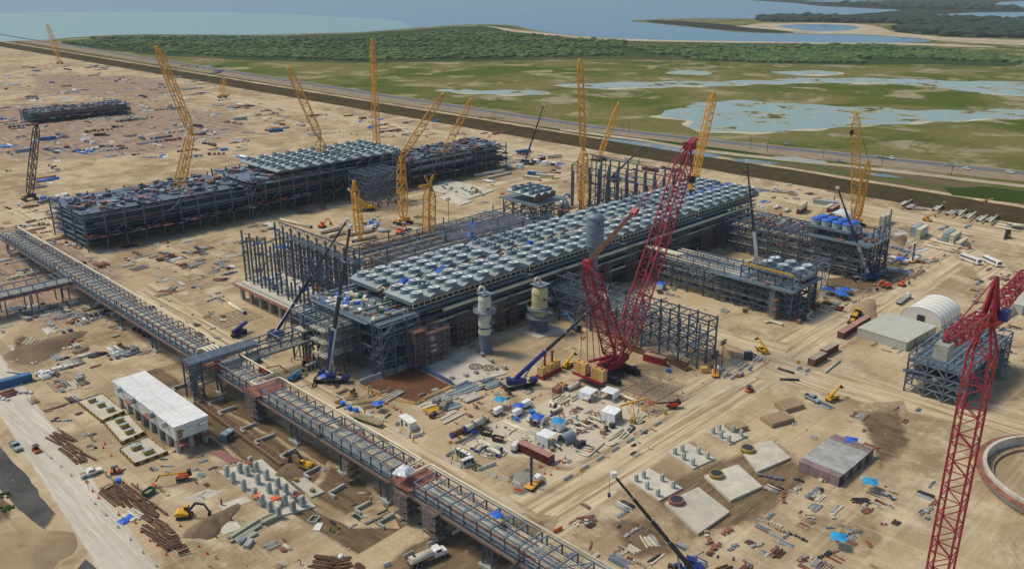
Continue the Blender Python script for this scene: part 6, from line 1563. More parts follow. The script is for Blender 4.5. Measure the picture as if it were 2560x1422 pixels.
for px, to, lb, k, z in [((2043, 905), (2075, 887), 'nearer brown flat topped container on the right roadside', K_cbrn, 0), ((2072, 882), (2100, 866), 'farther brown flat topped container on the right roadside', K_cbrn, 0),
    ((2118, 835), (2150, 815), 'pink roofed container pair on the roadside, nearer one', K_cmar, 0), ((2150, 815), (2185, 795), 'pink roofed container pair on the roadside, farther one', K_cmar, 0),
    ((1308, 383), (1290, 385), 'bright blue container in the far yard', K_cblu, 0), ((1346, 403), (1325, 407), 'maroon container in the far yard right of the blue one', K_cmar, 0), ((1330, 450), (1300, 446), 'cream container row behind the small cooler unit, left', K_ccre, 0), ((1362, 445), (1330, 442), 'cream container behind the small cooler unit, middle', K_ccre, 0), ((1340, 440), (1310, 436), 'blue ended container behind the small cooler unit', K_cblu, 0), ((1385, 395), (1365, 397), 'cream container near the distant frame gable', K_ccre, 0), ((1580, 405), (1560, 401), 'cream container behind the distant frame', K_ccre, 0), ((1625, 428), (1600, 424), 'maroon container behind the right end of the distant frame', K_cmar, 0),
    ((2004, 530), (1990, 540), 'maroon container at the bottom of a stack behind the coolers', K_cmar, 0), ((2004, 530), (1990, 540), 'cream container on top of the maroon one behind the coolers', K_ccre, 2.65), ((2070, 525), (2055, 533), 'cream container lying left of the white arched tent', K_ccre, 0), ((2084, 527), (2066, 537), 'maroon container beside the white arched tent', K_cmar, 0), ((2060, 512), (2045, 510), 'grey container left of the yellow lattice crane', K_cgry, 0),
    ((2212, 560), (2196, 570), 'lower cream container of the left stack at the right', K_ccre, 0), ((2212, 560), (2196, 570), 'upper cream container of the left stack at the right', K_ccre, 2.65), ((2290, 587), (2272, 598), 'lower grey container of the middle stack at the right', K_cgry, 0), ((2290, 587), (2272, 598), 'upper grey container of the middle stack at the right', K_cgry, 2.65), ((2302, 592), (2284, 603), 'lower cream container of the middle stack at the right', K_ccre, 0), ((2302, 592), (2284, 603), 'upper cream container of the middle stack at the right', K_ccre, 2.65),
    ((2370, 602), (2352, 614), 'lower grey container of the right stack', K_cgry, 0), ((2370, 602), (2352, 614), 'upper grey container of the right stack', K_cgry, 2.65), ((2385, 607), (2366, 620), 'lower cream container of the right stack', K_ccre, 0), ((2385, 607), (2366, 620), 'upper cream container of the right stack', K_ccre, 2.65), ((2402, 612), (2388, 622), 'lower cream container at the right end of the right stack', K_ccre, 0),
    ((30, 962), (-20, 975), 'dark blue container at the left edge', K_cblu, 0), ((370, 990), (350, 1000), 'pale container at the left of the white building', K_cgry, 0) if False else ((60, 380), (20, 385), 'grey container in the far left yard', K_cgry, 0), ((120, 350), (100, 352), 'blue container in the far left yard', K_cblu, 0), ((250, 340), (220, 342), 'dark container in the far left yard', K_cbrn, 0), ((350, 300), (330, 301), 'cream container in the far left yard', K_ccre, 0), ((600, 300), (580, 302), 'grey container in the far yard below the levee', K_cgry, 0), ((690, 330), (670, 332), 'blue container in the far yard below the levee', K_cblu, 0)]: C(k, px, to, lb, z)
# lettering and stickers on the maroon container
for i, (x, y) in enumerate([(-4.6, -1.3), (3.6, -1.3)]): obj('white_sticker', shape_mesh(BOX, WHITE), trs((x, y * .965 , 1.9), (.5, .06, .4)), big)
def shed(label, px, to, ln, wd, h, m, name='site_cabin', cat='cabin', roof=None):
    t = T(name, label, cat, G(*px), az(px, to)); t.box('wall', m, (0, 0, h / 2), (ln, wd, h)); t.part('roof', MB().prof(roof or m, [(-ln / 2 - .15, h), (ln / 2 + .15, h), (ln / 2 + .15, h + .12), (0, h + .3), (-ln / 2 - .15, h + .12)], -wd / 2 - .15, wd / 2 + .15))
    t.box('door', DKST, (-ln * .2, -wd / 2 - .03, h * .42), (.9, .05, h * .8)); t.box('window', GLASS, (ln * .2, -wd / 2 - .03, h * .6), (1.2, .05, .8)); return t
shed('white site cabin behind concrete blocks in the middle of the yard', (1020, 1066), (1040, 1080), 6.2, 2.6, 2.7, WHITE)
shed('small blue generator cabin beside the white building', (566, 1100), (580, 1090), 2.4, 2.2, 2.4, STEEL2)
shed('grey weatherproof cabinet pair at the foot of the white building', (576, 1092), (590, 1084), 1.8, 1.8, 2.2, GALV)
shed('wide flat grey warehouse roof at the right', (2240, 838), (2270, 822), 24, 19, 3.4, mat('pale roof sheeting', (.50, .50, .42), .6, 0, .08, .4, .1), 'warehouse', 'warehouse')
shed('cream storage shed at the right edge by the red tower crane', (2540, 770), (2560, 760), 14, 10, 4, mat('pale roof sheeting', (.50, .50, .42), .6), 'warehouse', 'warehouse')
def dome(label, px, to, ln, wd, h, ends=True, m=WHTP):
    t = T('arched_tent', label, 'tent', G(*px), az(px, to)); n = 16; v = []; f = []
    for x in (-ln / 2, ln / 2):
        for i in range(n + 1): a = math.pi * i / n; v.append((x, wd / 2 * math.cos(a), h * math.sin(a) ** .8))
    for i in range(n): f.append((i, i + 1, n + 2 + i, n + 1 + i))
    t.part('membrane', MB().raw(v, f, m, True)); mb = MB()
    for k in range(7):
        x = -ln / 2 + ln * k / 6; mb.tube(GALV, [(x, wd / 2 * 1.01 * math.cos(math.pi * i / n), h * 1.01 * math.sin(math.pi * i / n) ** .8) for i in range(n + 1)], .09, 5)
    t.part('hoop', mb)
    if ends:
        t.part('end_wall', MB().raw(v[:n + 1], [tuple(range(n + 1))], m)); t.box('door', DKST, (-ln / 2 - .1, 0, 1.6), (.1, 3, 3.2))
    return t
CREAMT = mat('cream tent fabric', (.74, .71, .62), .6, 0, .05, .5, .05)
dome('large cream arched storage tent at the right side', (2325, 790), (2352, 772), 20, 16, 6.2, True, CREAMT)
dome('white arched tent before the yellow lattice crane', (2098, 548), (2120, 538), 12, 11, 4.5, False, WHTP)
dome('grey half barrel shelter on the ground by the right barriers', (1870, 895), (1872, 870), 3.4, 3.6, 2.4, True, GALV)
tt = dome('dull blue grey barrel roofed welding shelter in the pipe yard', (1417, 1103), (1440, 1092), 4.4, 3.6, 2.9, False, mat('grey blue sheeting', (.25, .31, .35), .5))
long_m = mat('pale long roof', (.56, .52, .40), .6)
dome('long pale half round hall at the far right edge', (2470, 800), (2560, 748), 40, 9, 4.6, True, long_m)
def canopy(label, px, size, h, m, rz=.3, skirt=None, seed=0, flat=False):
    r = random.Random(seed); t = T('canopy_tent', label, 'canopy', G(*px), rz, 'canopies and welding tents'); s = size / 2
    for a in (-1, 1):
        for b in (-1, 1): t.box('pole', GALV, (a * s * .95, b * s * .95, h / 2), (.08, .08, h))
    v = [(-s, -s, h), (s, -s, h), (s, s, h), (-s, s, h), (0, 0, h + (.12 if flat else .75))]; t.part('roof_cover', MB().raw(v, [(0, 1, 4), (1, 2, 4), (2, 3, 4), (3, 0, 4)], m))
    if skirt:
        for k in range(4):
            if r.random() < .25: continue
            a, b = [(-s, -s), (s, -s), (s, s), (-s, s)][k], [(-s, -s), (s, -s), (s, s), (-s, s)][(k + 1) % 4]; n = 6; vv = []
            for i in range(n + 1):
                x, y = a[0] + (b[0] - a[0]) * i / n, a[1] + (b[1] - a[1]) * i / n; q = r.uniform(.98, 1.12)
                vv += [(x, y, h), (x * q, y * q, r.uniform(0, h * .45) if skirt == 'rag' else r.uniform(0, .1))]
            t.part('side_sheet', MB().raw(vv, [(2 * i, 2 * i + 2, 2 * i + 3, 2 * i + 1) for i in range(n)], skirt_m))
    return t
skirt_m = WHTP
canopy('white sheeted welding tent over a pipe, left of two below the red crane', (1470, 995), 4.6, 2.9, WHTP, .15, 'rag', 1, True)
canopy('white sheeted welding tent, right of two below the red crane', (1524, 995), 4.6, 2.9, WHTP, .15, 'rag', 2, True)
canopy('closed white cube tent beside the yellow gantry frame', (1528, 1050), 4.8, 3.6, WHTP, .2, 'full', 3, True)
canopy('white sheeted tent nearest the maroon container', (1365, 1108), 4.4, 3.4, WHTP, .1, 'rag', 4, True)
canopy('royal blue topped welding tent in the pipe yard', (1343, 1062), 3.7, 2.9, TARPB, .35, 'rag', 5)
canopy('cyan topped welding tent in the pipe yard', (1394, 1072), 3.7, 2.9, TARPC, .35, 'rag', 6)
canopy('cyan canopy standing alone above a white generator', (1250, 1018), 3.6, 2.9, TARPC, .3, None, 7)
canopy('royal blue flat canopy behind the generators', (1296, 1030), 3.4, 2.4, TARPB, .3, None, 8)
canopy('blue canopy among timber by the flatbed trailer', (945, 1026), 3.2, 2.6, TARPB, .5, None, 9)
canopy('blue canopy beside the navy and white crane', (812, 956), 3.0, 2.6, TARPB, .3, None, 10)
canopy('blue canopy over people at the right stores', (2249, 660), 4.2, 2.8, TARPB, .2, None, 11)
canopy('small blue canopy near the far concrete slabs', (1270, 425), 4, 3, TARPC, .2, None, 12)
for i, (x, y) in enumerate([(2067, 735), (2097, 742), (2112, 735), (2104, 748)]): canopy(f'{ordn(i)} blue shelter right of the fan topped module', (x, y), 4.4, 2.4, TARPB, .3 * i, None, 20 + i)
for i, (x, y) in enumerate([(1340, 408), (1362, 412), (1385, 415), (1650, 722), (1300, 420)]): canopy(f'{ordn(i)} small white tent of the distant yards', (x, y), 4, 2.6, WHTP if i != 3 else TARPB, .2, 'full', 40 + i)
for i, (px, py, m) in enumerate([(2125, 1120, TARPB), (2172, 1225, TARPC), (2093, 1365, TARPC)]): canopy(['dark blue umbrella like canopy', 'upper cyan round canopy', 'lower cyan round canopy'][i] + ' in the lower right yard', (px, py), 3.6, 2.8, m, .4, None, 50 + i)
# portable toilets, crates, totes
def toilet():
    t = T('portable_toilet', '', 'toilet'); t.box('wall', TOIL, (0, 0, 1.1), (1.15, 1.15, 2.2)); t.part('roof', MB().prof(WHITE, [(-.62, 2.2), (.62, 2.2), (.5, 2.38), (-.5, 2.38)], -.6, .6)); t.box('door', DKST, (0, -.585, 1.05), (.8, .03, 1.9)); t.box('vent_pipe', GALV, (.4, .4, 2.4), (.12, .12, .5)); return Kind(t)
K_toi = toilet()
for i, (x, y) in enumerate([(1147, 1138), (1156, 1143), (1164, 1147), (1173, 1152)]): AT(K_toi, (x, y), (x + 12, y + 6), f'{ordn(i)} grey portable toilet from the left in the rear row by the barriers', 'portable toilets')
for i, (x, y) in enumerate([(1160, 1166), (1169, 1162), (1178, 1159)]): AT(K_toi, (x, y), (x + 9, y - 3), f'{ordn(i)} grey portable toilet from the left in the front row by the barriers', 'portable toilets')
for i, (x, y) in enumerate([(770, 926), (780, 922), (790, 918)]): AT(K_toi, (x, y), (x + 10, y - 4), f'{ordn(i)} grey portable toilet from the left beside the orange boom lift', 'portable toilets')
def tote(m):
    t = T('storage_tub', '', 'tub'); t.part('tub', MB().prof(m, [(-.62, 0), (.62, 0), (.7, 1.1), (-.7, 1.1)], -.65, .65)); t.box('lid', m, (0, 0, 1.16), (1.5, 1.42, .12)); return Kind(t)
K_tote = tote(BLUEB)
for px, lb in [((297, 1206), 'by the timber stack at the lower left'), ((857, 1012), 'left of three below the navy and white crane'), ((874, 1024), 'middle of three below the navy and white crane'), ((890, 1029), 'right of three below the navy and white crane'), ((1184, 1082), 'in front of the loaded flatbed trailer'), ((1290, 1052), 'beside the white generator and a crouching worker'), ((1671, 929), 'on the sand right of the red store container'), ((1330, 1034), 'stacked beside the generators'), ((1330, 412), 'in the far yard by the small crane'), ((2135, 642), 'at the right module foot'), ((1240, 560), 'behind the cooler bank')]: AT(K_tote, px, (px[0] + 10, px[1] - 3), 'bright blue tub ' + lb, 'blue tubs')
def skip():
    t = T('waste_skip', '', 'skip'); t.part('body', MB().prof(GREEN, [(-1.2, 0), (1.2, 0), (1.7, 1.2), (1.7, 1.45), (1.6, 1.45), (1.15, .15), (-1.15, .15), (-1.6, 1.45), (-1.7, 1.45), (-1.7, 1.2)], -.95, .95)); t.part('side_wall', MB().prof(GREEN, [(-1.2, 0), (1.2, 0), (1.7, 1.45), (-1.7, 1.45)], -1.0, -.92).prof(GREEN, [(-1.2, 0), (1.2, 0), (1.7, 1.45), (-1.7, 1.45)], .92, 1.0)); t.box('contents', WOOD, (0, 0, .8), (2.2, 1.8, .3)); return t
g = G(373, 1235); t = skip(); tag(t.o, 'green waste skip half full of timber at the lower left', 'skip'); t.o.matrix_basis = Matrix.Translation(g) @ Matrix.Rotation(.4, 4, 'Z')
for i, (x, y) in enumerate([(1216, 1087), (1245, 1102)]):
    t = skip(); tag(t.o, ['left', 'right'][i] + ' dark bin of scrap standing in the pipe yard', 'skip', 'scrap bins'); t.o.matrix_basis = Matrix.Translation(G(x, y)) @ Matrix.Rotation(1.9, 4, 'Z')
    for c in CHILD[t.o.name]: c.data = c.data.copy(); c.data.materials.clear(); c.data.materials.append(DKST if c.name.split('.')[0] != 'contents' else WOOD)
# ------------------------------------------------------------------ barriers, cones, signs
mb = MB(); mb.a(BOX, BARR, Matrix.Identity(4)); 
def barrier_mesh():
    mb = MB(); v = []; pr = [(-.3, 0), (.3, 0), (.28, .12), (.14, .38), (.09, .85), (-.09, .85), (-.14, .38), (-.28, .12)]
    n = len(pr); v = [(x, y, z) for x in (-1.8, 1.8) for y, z in pr]; mb.raw(v, [(i, i + 1 if i < n - 1 else 0, n + (i + 1) % n, n + i) for i in range(n)] + [tuple(range(n))[::-1], tuple(range(n, 2 * n))], BARR)
    for x in (-1, 1): mb.box(DKST, (x, 0, .06), (.5, .62, .12))
    return mb.mesh('concrete_barrier')
BMESH = barrier_mesh(); BORG = BMESH.copy(); BORG.materials.clear(); BORG.materials.append(ORNG); BORG.materials.append(DKST)
def barrier_row(where, pts, step=None, grp='concrete barriers', me=None, kind='concrete barrier'):
    k = 0; P = [G(*p) for p in pts]
    if step is None:
        for i, (a, b) in enumerate(zip(pts[::2], pts[1::2])):
            p, q = G(*a), G(*b); c = (p + q) / 2; tag(obj('road_barrier', me or BMESH, Matrix.Translation(c) @ Matrix.Rotation(math.atan2((q - p).y, (q - p).x), 4, 'Z') @ Matrix.Diagonal((max(.55, (q - p).length / 3.6), 1.15, 1.15, 1))), f'{ordn(i)} {kind} {where}', 'barrier', grp)
        return
    tot = 0
    for a, b in zip(P, P[1:]):
        d = b - a; n = max(1, int(d.length / step))
        for i in range(n):
            c = a.lerp(b, (i + .5) / n); tag(obj('road_barrier', me or BMESH, Matrix.Translation(c) @ Matrix.Rotation(math.atan2(d.y, d.x), 4, 'Z') @ Matrix.Diagonal((min(1, d.length / n / 3.8), 1, 1, 1))), f'{ordn(k)} {kind} {where}', 'barrier', grp); k += 1
barrier_row('from the bottom along the haul road side of the pipe yard', [(1398, 1208), (1660, 1050)], 6.4)
barrier_row('from the top along the gravel road at the lower left', [(218, 1240), (400, 1425)], 6.2)
barrier_row('from the top of the upper line beside the gravel road', [(110, 1130), (185, 1195)], 6.5)
barrier_row('of the short line below the portable toilets', [(1193, 1178), (1240, 1160), (1218, 1183), (1240, 1193), (1247, 1193), (1272, 1204), (1283, 1203), (1302, 1218), (1112, 1147), (1128, 1158), (1132, 1158), (1152, 1170), (1158, 1170), (1182, 1160), (1114, 1142), (1134, 1130), (1128, 1118), (1138, 1124)])
barrier_row('around the white site cabin', [(985, 1072), (1000, 1082), (1006, 1086), (1024, 1094), (1034, 1094), (1056, 1088), (1052, 1074), (1058, 1084), (988, 1064), (1000, 1058)])
barrier_row('at the right corner by the barrel shelter', [(1882, 905), (1893, 897), (1845, 928), (1856, 920), (1858, 918), (1869, 911), (1844, 920), (1854, 910), (1870, 925), (1880, 917), (1893, 905), (1906, 898), (1893, 896), (1910, 900), (1848, 940), (1858, 933), (1826, 950), (1838, 942), (1806, 945), (1817, 936)])
barrier_row('from the left along the road at the far right', [(2180, 730), (2440, 600)], 8.5)
barrier_row('beside the road under the pipe bridge', [(1130, 1336), (1157, 1320), (1068, 1366), (1096, 1350), (1008, 1396), (1034, 1382), (960, 1418), (976, 1410)])
barrier_row('on the right junction', [(1992, 925), (2003, 919), (2012, 930), (2024, 924), (1998, 930), (2014, 938)])
barrier_row('lying in the yard', [(1286, 1226), (1305, 1230), (1384, 1332), (1405, 1322), (890, 1080), (912, 1086), (1250, 487), (1262, 486)], None, 'orange barriers', BORG, 'orange plastic barrier')
barrier_row('along the far right road', [(2304, 660), (2312, 655), (2330, 652), (2338, 647), (2396, 617), (2402, 612)], None, 'orange barriers', BORG, 'orange plastic barrier')
# long kerb like barrier lines along the pipe bridge road
t = T('plank_fence', 'low timber edge fence along the yard road beside the pipe bridge', 'fence', (0, 0, 0)); pp = [G(*p) for p in ((945, 1090), (985, 1112), (1020, 1132), (1028, 1142), (1020, 1152))]
for a, b in zip(pp, pp[1:]):
    n = max(1, int((b - a).length / 2.4))
    for i in range(n): t.sh('board', BOX, WOOD, seg(a.lerp(b, i / n) + V((0, 0, .5)), a.lerp(b, (i + .94) / n) + V((0, 0, .5)), .1, .7))
def cone_mesh():
    mb = MB(); mb.a(CONE, ORNG, trs((0, 0, .55), (.2, .2, 1.0))).box(ORNG, (0, 0, .03), (.55, .55, .06)).cyl(WHITE, (0, 0, .5), (0, 0, .65), .14, CY8); return mb.mesh('traffic_cone')
CM = cone_mesh()
CONES = {'by the rusty rebar stacks at the lower left': [(232, 1228), (247, 1245), (337, 1229), (392, 1269), (413, 1285), (451, 1315), (339, 1307), (353, 1330), (297, 1287), (310, 1207), (478, 1289), (375, 1352), (393, 1363), (416, 1386), (497, 1366), (518, 1384)],
    'around the corner below the maroon container': [(1361, 1184), (1377, 1187), (1393, 1170), (1407, 1155), (1413, 1146), (1509, 1094), (1586, 1085)],
    'along the back of the pipe yard by the navy crane': [(1197, 1007), (1206, 993), (1215, 985), (1230, 979), (1254, 970), (1163, 1023), (1184, 1011), (1276, 1015), (1330, 1000), (1350, 988), (1381, 992)],
    'along the timber mats beside the red crane': [(1556, 997), (1566, 1008), (1585, 990), (1607, 988), (1633, 1012), (1694, 990), (1706, 982), (1683, 1000), (1592, 935), (1600, 925), (1424, 837), (1453, 845), (1458, 850)],
    'beside the pipe racks and pallets in the pipe yard': [(1241, 1068), (1230, 1078), (1264, 1092), (1289, 1112), (1270, 1045)],
    'on the yard in front of the brown pit': [(942, 985), (949, 990), (912, 1005), (985, 1020), (1002, 1030), (967, 1010), (1240, 955), (1210, 950)],
    'on the open sand at the right': [(1840, 893), (1825, 880), (1888, 868), (2100, 755), (2120, 760), (2000, 700), (2170, 740), (1910, 905), (2395, 640), (2350, 660), (1812, 870), (1807, 905)],
    'near the white building': [(262, 1110), (258, 1120), (278, 1140), (170, 1110), (188, 1132), (240, 1150)]}
for where, L_ in CONES.items():
    for i, (x, y) in enumerate(L_): tag(obj('traffic_cone', CM, Matrix.Translation(G(x, y)) @ Matrix.Scale(1.25, 4)), f'{ordn(i)} orange traffic cone {where}', 'cone', 'orange traffic cones')
def signpost(label, px, m=YELM):
    t = T('road_sign', label, 'sign', G(*px), .6, 'yellow road signs'); t.box('post', GALV, (0, 0, 1.2), (.1, .1, 2.4)); t.part('plate', MB().box(m, (0, 0, 0), (.06, 1.1, 1.1), 0, R(45)), M=Matrix.Translation((-.08, 0, 2.6)))
for px, lb in [((1128, 1125), 'by the portable toilets'), ((1454, 1196), 'at the lower end of the haul road barriers'), ((1664, 1052), 'at the upper end of the haul road barriers'), ((222, 1225), 'beside the gravel road at the lower left'), ((1913, 898), 'at the right corner junction'), ((1994, 922), 'on the far side of the right junction')]: signpost('yellow diamond road sign ' + lb, px)
# power poles along the highway, light mast
for i, (x, y, ty) in enumerate([(1876, 372, 345), (1918, 381, 347), (2057, 398, 367), (2204, 418, 385), (2378, 440, 404), (1556, 325, 308), (1573, 330, 308)]):
    h = HZ(x, y, ty); solo('power_pole', f'{ordn(i % 5)} dark power pole ' + ('from the left along the highway on the right' if i < 5 else 'of the pair beyond the distant yellow mast'), 'pole', MB().bar(DKST, (0, 0, 0), (0, 0, h), .3).bar(DKST, (-1.1, 0, h - .6), (1.1, 0, h - .6), .18).bar(DKST, (-.8, 0, h - 1.6), (.8, 0, h - 1.6), .14), G(x, y), .4, 'power poles')
for i, (x, y, ty) in enumerate([(1803, 925, 850), (1292, 560, 495), (1122, 560, 495)]):
    h = HZ(x, y, ty); t = T('light_mast', ['dark flood light mast with rows of lamps by the open steel frame', 'spindly light mast behind the cooler bank', 'flood light mast beside the yellow tower crane'][i], 'light mast', G(x, y)); t.box('mast', DKST, (0, 0, h / 2), (.22, .22, h))
    for a in (-1.2, 0, 1.2):
        for z in (h - .3, h - 1.3): t.box('flood_light', DARK, (a, 0, z), (.5, .5, .6))
    t.box('trailer', GALV, (0, 0, .5), (2.2, 1.4, .7))

# ------------------------------------------------------------------ pipes and spools
def cap(mb, p, d, r): mb.cyl(BLUECAP, p, p + d * .18, r * 1.06)
def spool(label, px, r, z=.9, m=CREAM, caps=True, stands=True, grp='cream pipe spools', bend=1.2, cat='pipe'):
    P = [G(*q, z) for q in px]; c = P[0].copy(); c.z = 0; t = T('pipe_spool', label, cat, c, 0, grp); Q = [p - c for p in P]
    t.part('pipe', MB().tube(m, fillet(Q, max(bend, r * 1.6), 4) if len(Q) > 2 else Q, r, 10))
    if caps:
        mb = MB(); cap(mb, Q[0], (Q[0] - Q[1]).normalized(), r); cap(mb, Q[-1], (Q[-1] - Q[-2]).normalized(), r); t.part('end_cap', mb)
    if stands and z > .5:
        for p in (Q[0].lerp(Q[1], .3), Q[-1].lerp(Q[-2], .3)):
            mb = MB()
            for a in range(3): mb.bar(RUST, (p.x + .5 * math.cos(a * 2.1), p.y + .5 * math.sin(a * 2.1), 0), (p.x, p.y, z - r), .12)
            t.part('pipe_stand', mb)
    return t
SP = [([(1316, 1046), (1335, 1056)], .42), ([(1352, 1050), (1366, 1042), (1374, 1040)], .34), ([(1370, 1053), (1380, 1057)], .3), ([(1409, 1055), (1427, 1046), (1424, 1041)], .3), ([(1346, 1060), (1357, 1068), (1349, 1076)], .26), ([(1440, 1060), (1449, 1055), (1471, 1067), (1481, 1064)], .32), ([(1438, 1067), (1458, 1074), (1466, 1072)], .32), ([(1468, 1048), (1490, 1057), (1488, 1062)], .32), ([(1474, 1042), (1482, 1041), (1510, 1053)], .32), ([(1383, 1108), (1398, 1114), (1400, 1119)], .3), ([(1427, 1087), (1441, 1079), (1438, 1075)], .28)]
for i, (px, r_) in enumerate(SP): spool(f'{ordn(i)} bent cream pipe spool on stands between the pipe yard tents', px, r_)
spool('thick cream elbow with blue caps at the head of the pipe yard', [(1388, 1013), (1378, 1009), (1379, 1001)], .75, .8); spool('long thick cream pipe with an elbow in the pipe yard', [(1380, 1030), (1400, 1020), (1398, 1014)], .62, .8)
spool('short wide cream pipe with a blue cap left of the red crane tracks', [(1418, 972), (1440, 962), (1446, 957)], .8, .85, stands=False)
spool('long cream pipe from the tents to the timber mats', [(1548, 985), (1605, 1008)], .5, .6, stands=False); spool('cream pipe inside the left white tent', [(1458, 992), (1474, 1000)], .6, .9)
for i, px in enumerate([[(1520, 968), (1502, 974)], [(1534, 976), (1510, 970)]]): spool(['upper', 'lower'][i] + ' short cream pipe beside the red crane track', px, .5, .6, stands=False)
spool('big straight cream pipe being worked on in the lower pipe yard', [(1198, 1102), (1252, 1124)], .85, .85, stands=False); 
for i, px in enumerate([[(1180, 1122), (1190, 1112), (1208, 1108), (1214, 1118)], [(1192, 1128), (1197, 1120), (1206, 1114)], [(1216, 1124), (1228, 1122), (1250, 1132), (1243, 1138)], [(1220, 1138), (1231, 1132)]]): spool(f'{ordn(i)} fat cream fitting with blue ends in the lower pipe yard', px, .62 if i < 3 else .32, .62, stands=False)
LONG = [[(1262, 1052), (1340, 1085)], [(1264, 1056), (1348, 1092)], [(1270, 1055), (1336, 1082)], [(1256, 1090), (1308, 1112)], [(1260, 1092), (1300, 1112)], [(1146, 1110), (1200, 1136)], [(1156, 1112), (1162, 1104), (1190, 1092)], [(1152, 1102), (1186, 1088)], [(1202, 1137), (1237, 1146)], [(1202, 1135), (1213, 1122)], [(1256, 1140), (1268, 1130), (1262, 1125)], [(1272, 1086), (1278, 1078), (1292, 1073)], [(1292, 1076), (1310, 1082), (1318, 1088)], [(1298, 1084), (1314, 1092), (1325, 1094)], [(1268, 1070), (1274, 1074)], [(1285, 1052), (1294, 1055), (1298, 1053)], [(1330, 1100), (1318, 1106), (1322, 1112)], [(1280, 1095), (1300, 1102), (1312, 1098)]]
for i, px in enumerate(LONG): spool(f'{ordn(i)} thin cream pipe lying flat on the left part of the pipe yard floor', px, .2 if i > 2 else .3, .22, caps=False, stands=False, bend=.6)
LONG2 = [[(1400, 1010), (1465, 975)], [(1395, 1008), (1450, 982)], [(1390, 1006), (1420, 990), (1424, 985)], [(1392, 1000), (1412, 988)], [(1420, 995), (1432, 1001), (1448, 990)], [(1443, 978), (1455, 985)], [(1380, 996), (1402, 986)]]
for i, px in enumerate(LONG2): spool(f'{ordn(i)} cream pipe of the loose stack above the pipe yard', px, .3, .32, caps=False, stands=False, bend=.6)
LONG3 = [[(1446, 1132), (1470, 1140), (1512, 1105)], [(1458, 1122), (1482, 1128)], [(1462, 1118), (1490, 1122)], [(1520, 1100), (1560, 1078)], [(1548, 1094), (1574, 1068)], [(1556, 1095), (1572, 1082), (1566, 1078)], [(1536, 1100), (1544, 1106), (1526, 1114), (1512, 1108)], [(1604, 1044), (1634, 1024)], [(1596, 1058), (1612, 1050)], [(1590, 1056), (1604, 1048)], [(1616, 1036), (1622, 1040)], [(1624, 1032), (1630, 1036)], [(1520, 1096), (1558, 1072)]]
for i, px in enumerate(LONG3): spool(f'{ordn(i)} cream pipe in the row along the haul road edge of the pipe yard', px, .24, .3, caps=False, stands=False, bend=.5)
spool('black bent hose pipe at the road side of the pipe yard', [(1575, 1062), (1588, 1066), (1574, 1080)], .3, .3, DKST, False, False)
spool('white loop pipe lying before the fan topped module', [(1995, 778), (2012, 770), (2030, 778), (2016, 792)], .5, .6, CREAM, False, False); spool('curved white pipe on the sand at the module corner', [(1912, 805), (1930, 803), (1948, 808), (1958, 812)], .55, .6, CREAM, False, False)
spool('thick cream pipe with a blue end left of the concrete table', [(572, 757), (612, 782)], .75, .75, CREAM, True, False); spool('pale pipe lying far back beside the orange excavator', [(700, 548), (778, 567)], .8, .9, CREAM, True, False)
for i, px in enumerate([[(1185, 438), (1258, 428)], [(1218, 445), (1278, 432)], [(1205, 433), (1262, 424)]]): spool(f'{ordn(i)} long cream pipe in the far yard right of the pale slabs', px, .8, .9, CREAM, False, False)
for i, px in enumerate([[(800, 580), (850, 570)], [(820, 590), (862, 580)], [(870, 585), (930, 575)], [(880, 600), (940, 590)]]): spool(f'{ordn(i)} cream pipe behind the left compressor frame', px, 1.0, 1.1, CREAM, False, False)
for i, px in enumerate([[(2380, 575), (2430, 590)], [(2330, 600), (2420, 622)], [(2310, 612), (2398, 632)], [(2310, 655), (2345, 650)], [(2495, 560), (2558, 572)], [(2490, 565), (2550, 578)]]): spool(f'{ordn(i)} cream pipe beside the containers at the right', px, .5, .6, CREAM, False, False)
spool('long dark pipe on the road junction, upper one', [(1945, 920), (1985, 932)], .4, .4, DKST, False, False); spool('long dark pipe on the road junction, lower one', [(1950, 947), (1998, 949)], .4, .4, DKST, False, False); spool('pale drain pipe on the right sand', [(2062, 930), (2100, 900)], .4, .4, CREAMB, False, False); spool('grey pipe lying near the right stores', [(2250, 645), (2268, 634)], .5, .5, PGREY, False, False)
for n_, (px, m, r_) in enumerate([([(1130, 1088), (1158, 1076)], RUST, 1.0), ([(1163, 1072), (1183, 1062)], CREAM, .95), ([(1184, 1060), (1208, 1048)], CREAM, 1.05)]):
    spool(['rusty brown', 'short white', 'long white'][n_] + ' large pipe lying on the pale green flatbed', px, r_, 2.4 if n_ else 2.4, m, True, False)
# pipes on the parked trailers at the far right
for i, (a, b) in enumerate([((2250, 515), (2280, 500)), ((2340, 526), (2356, 513)), ((2375, 538), (2394, 527)), ((2398, 538), (2416, 524)), ((2420, 546), (2440, 530)), ((2450, 552), (2468, 538)), ((2474, 556), (2494, 538))]): spool(f'{ordn(i)} cream pipe load on the parked trailers at the far right', [a, b], .55, 1.9, CREAM, False, False)
# sawhorses
def sawhorse():
    t = T('sawhorse', '', 'trestle'); t.box('top_rail', SCAF, (0, 0, .95), (1.5, .2, .2))
    for x in (-.6, .6):
        for s in (-1, 1): t.sh('leg', BOX, SCAF, seg((x, s * .45, 0), (x, 0, .95), .14))
        t.box('cross_tie', SCAF, (x, 0, .35), (.1, .7, .1))
    return Kind(t)
K_saw = sawhorse()
for i, (x, y) in enumerate([(1417, 1013), (1430, 1034), (1436, 1030), (1441, 1028), (1404, 1042), (1380, 1018), (1386, 1036), (1398, 1031), (1482, 1037), (1493, 1039), (1447, 1083), (1425, 1058), (1460, 1062), (1475, 1055), (1330, 1062), (1362, 1058)]): AT(K_saw, (x, y), (x + 10, y - 4 + (i % 3) * 3), f'{ordn(i)} small red trestle scattered over the pipe yard floor', 'red trestles', 1.15)
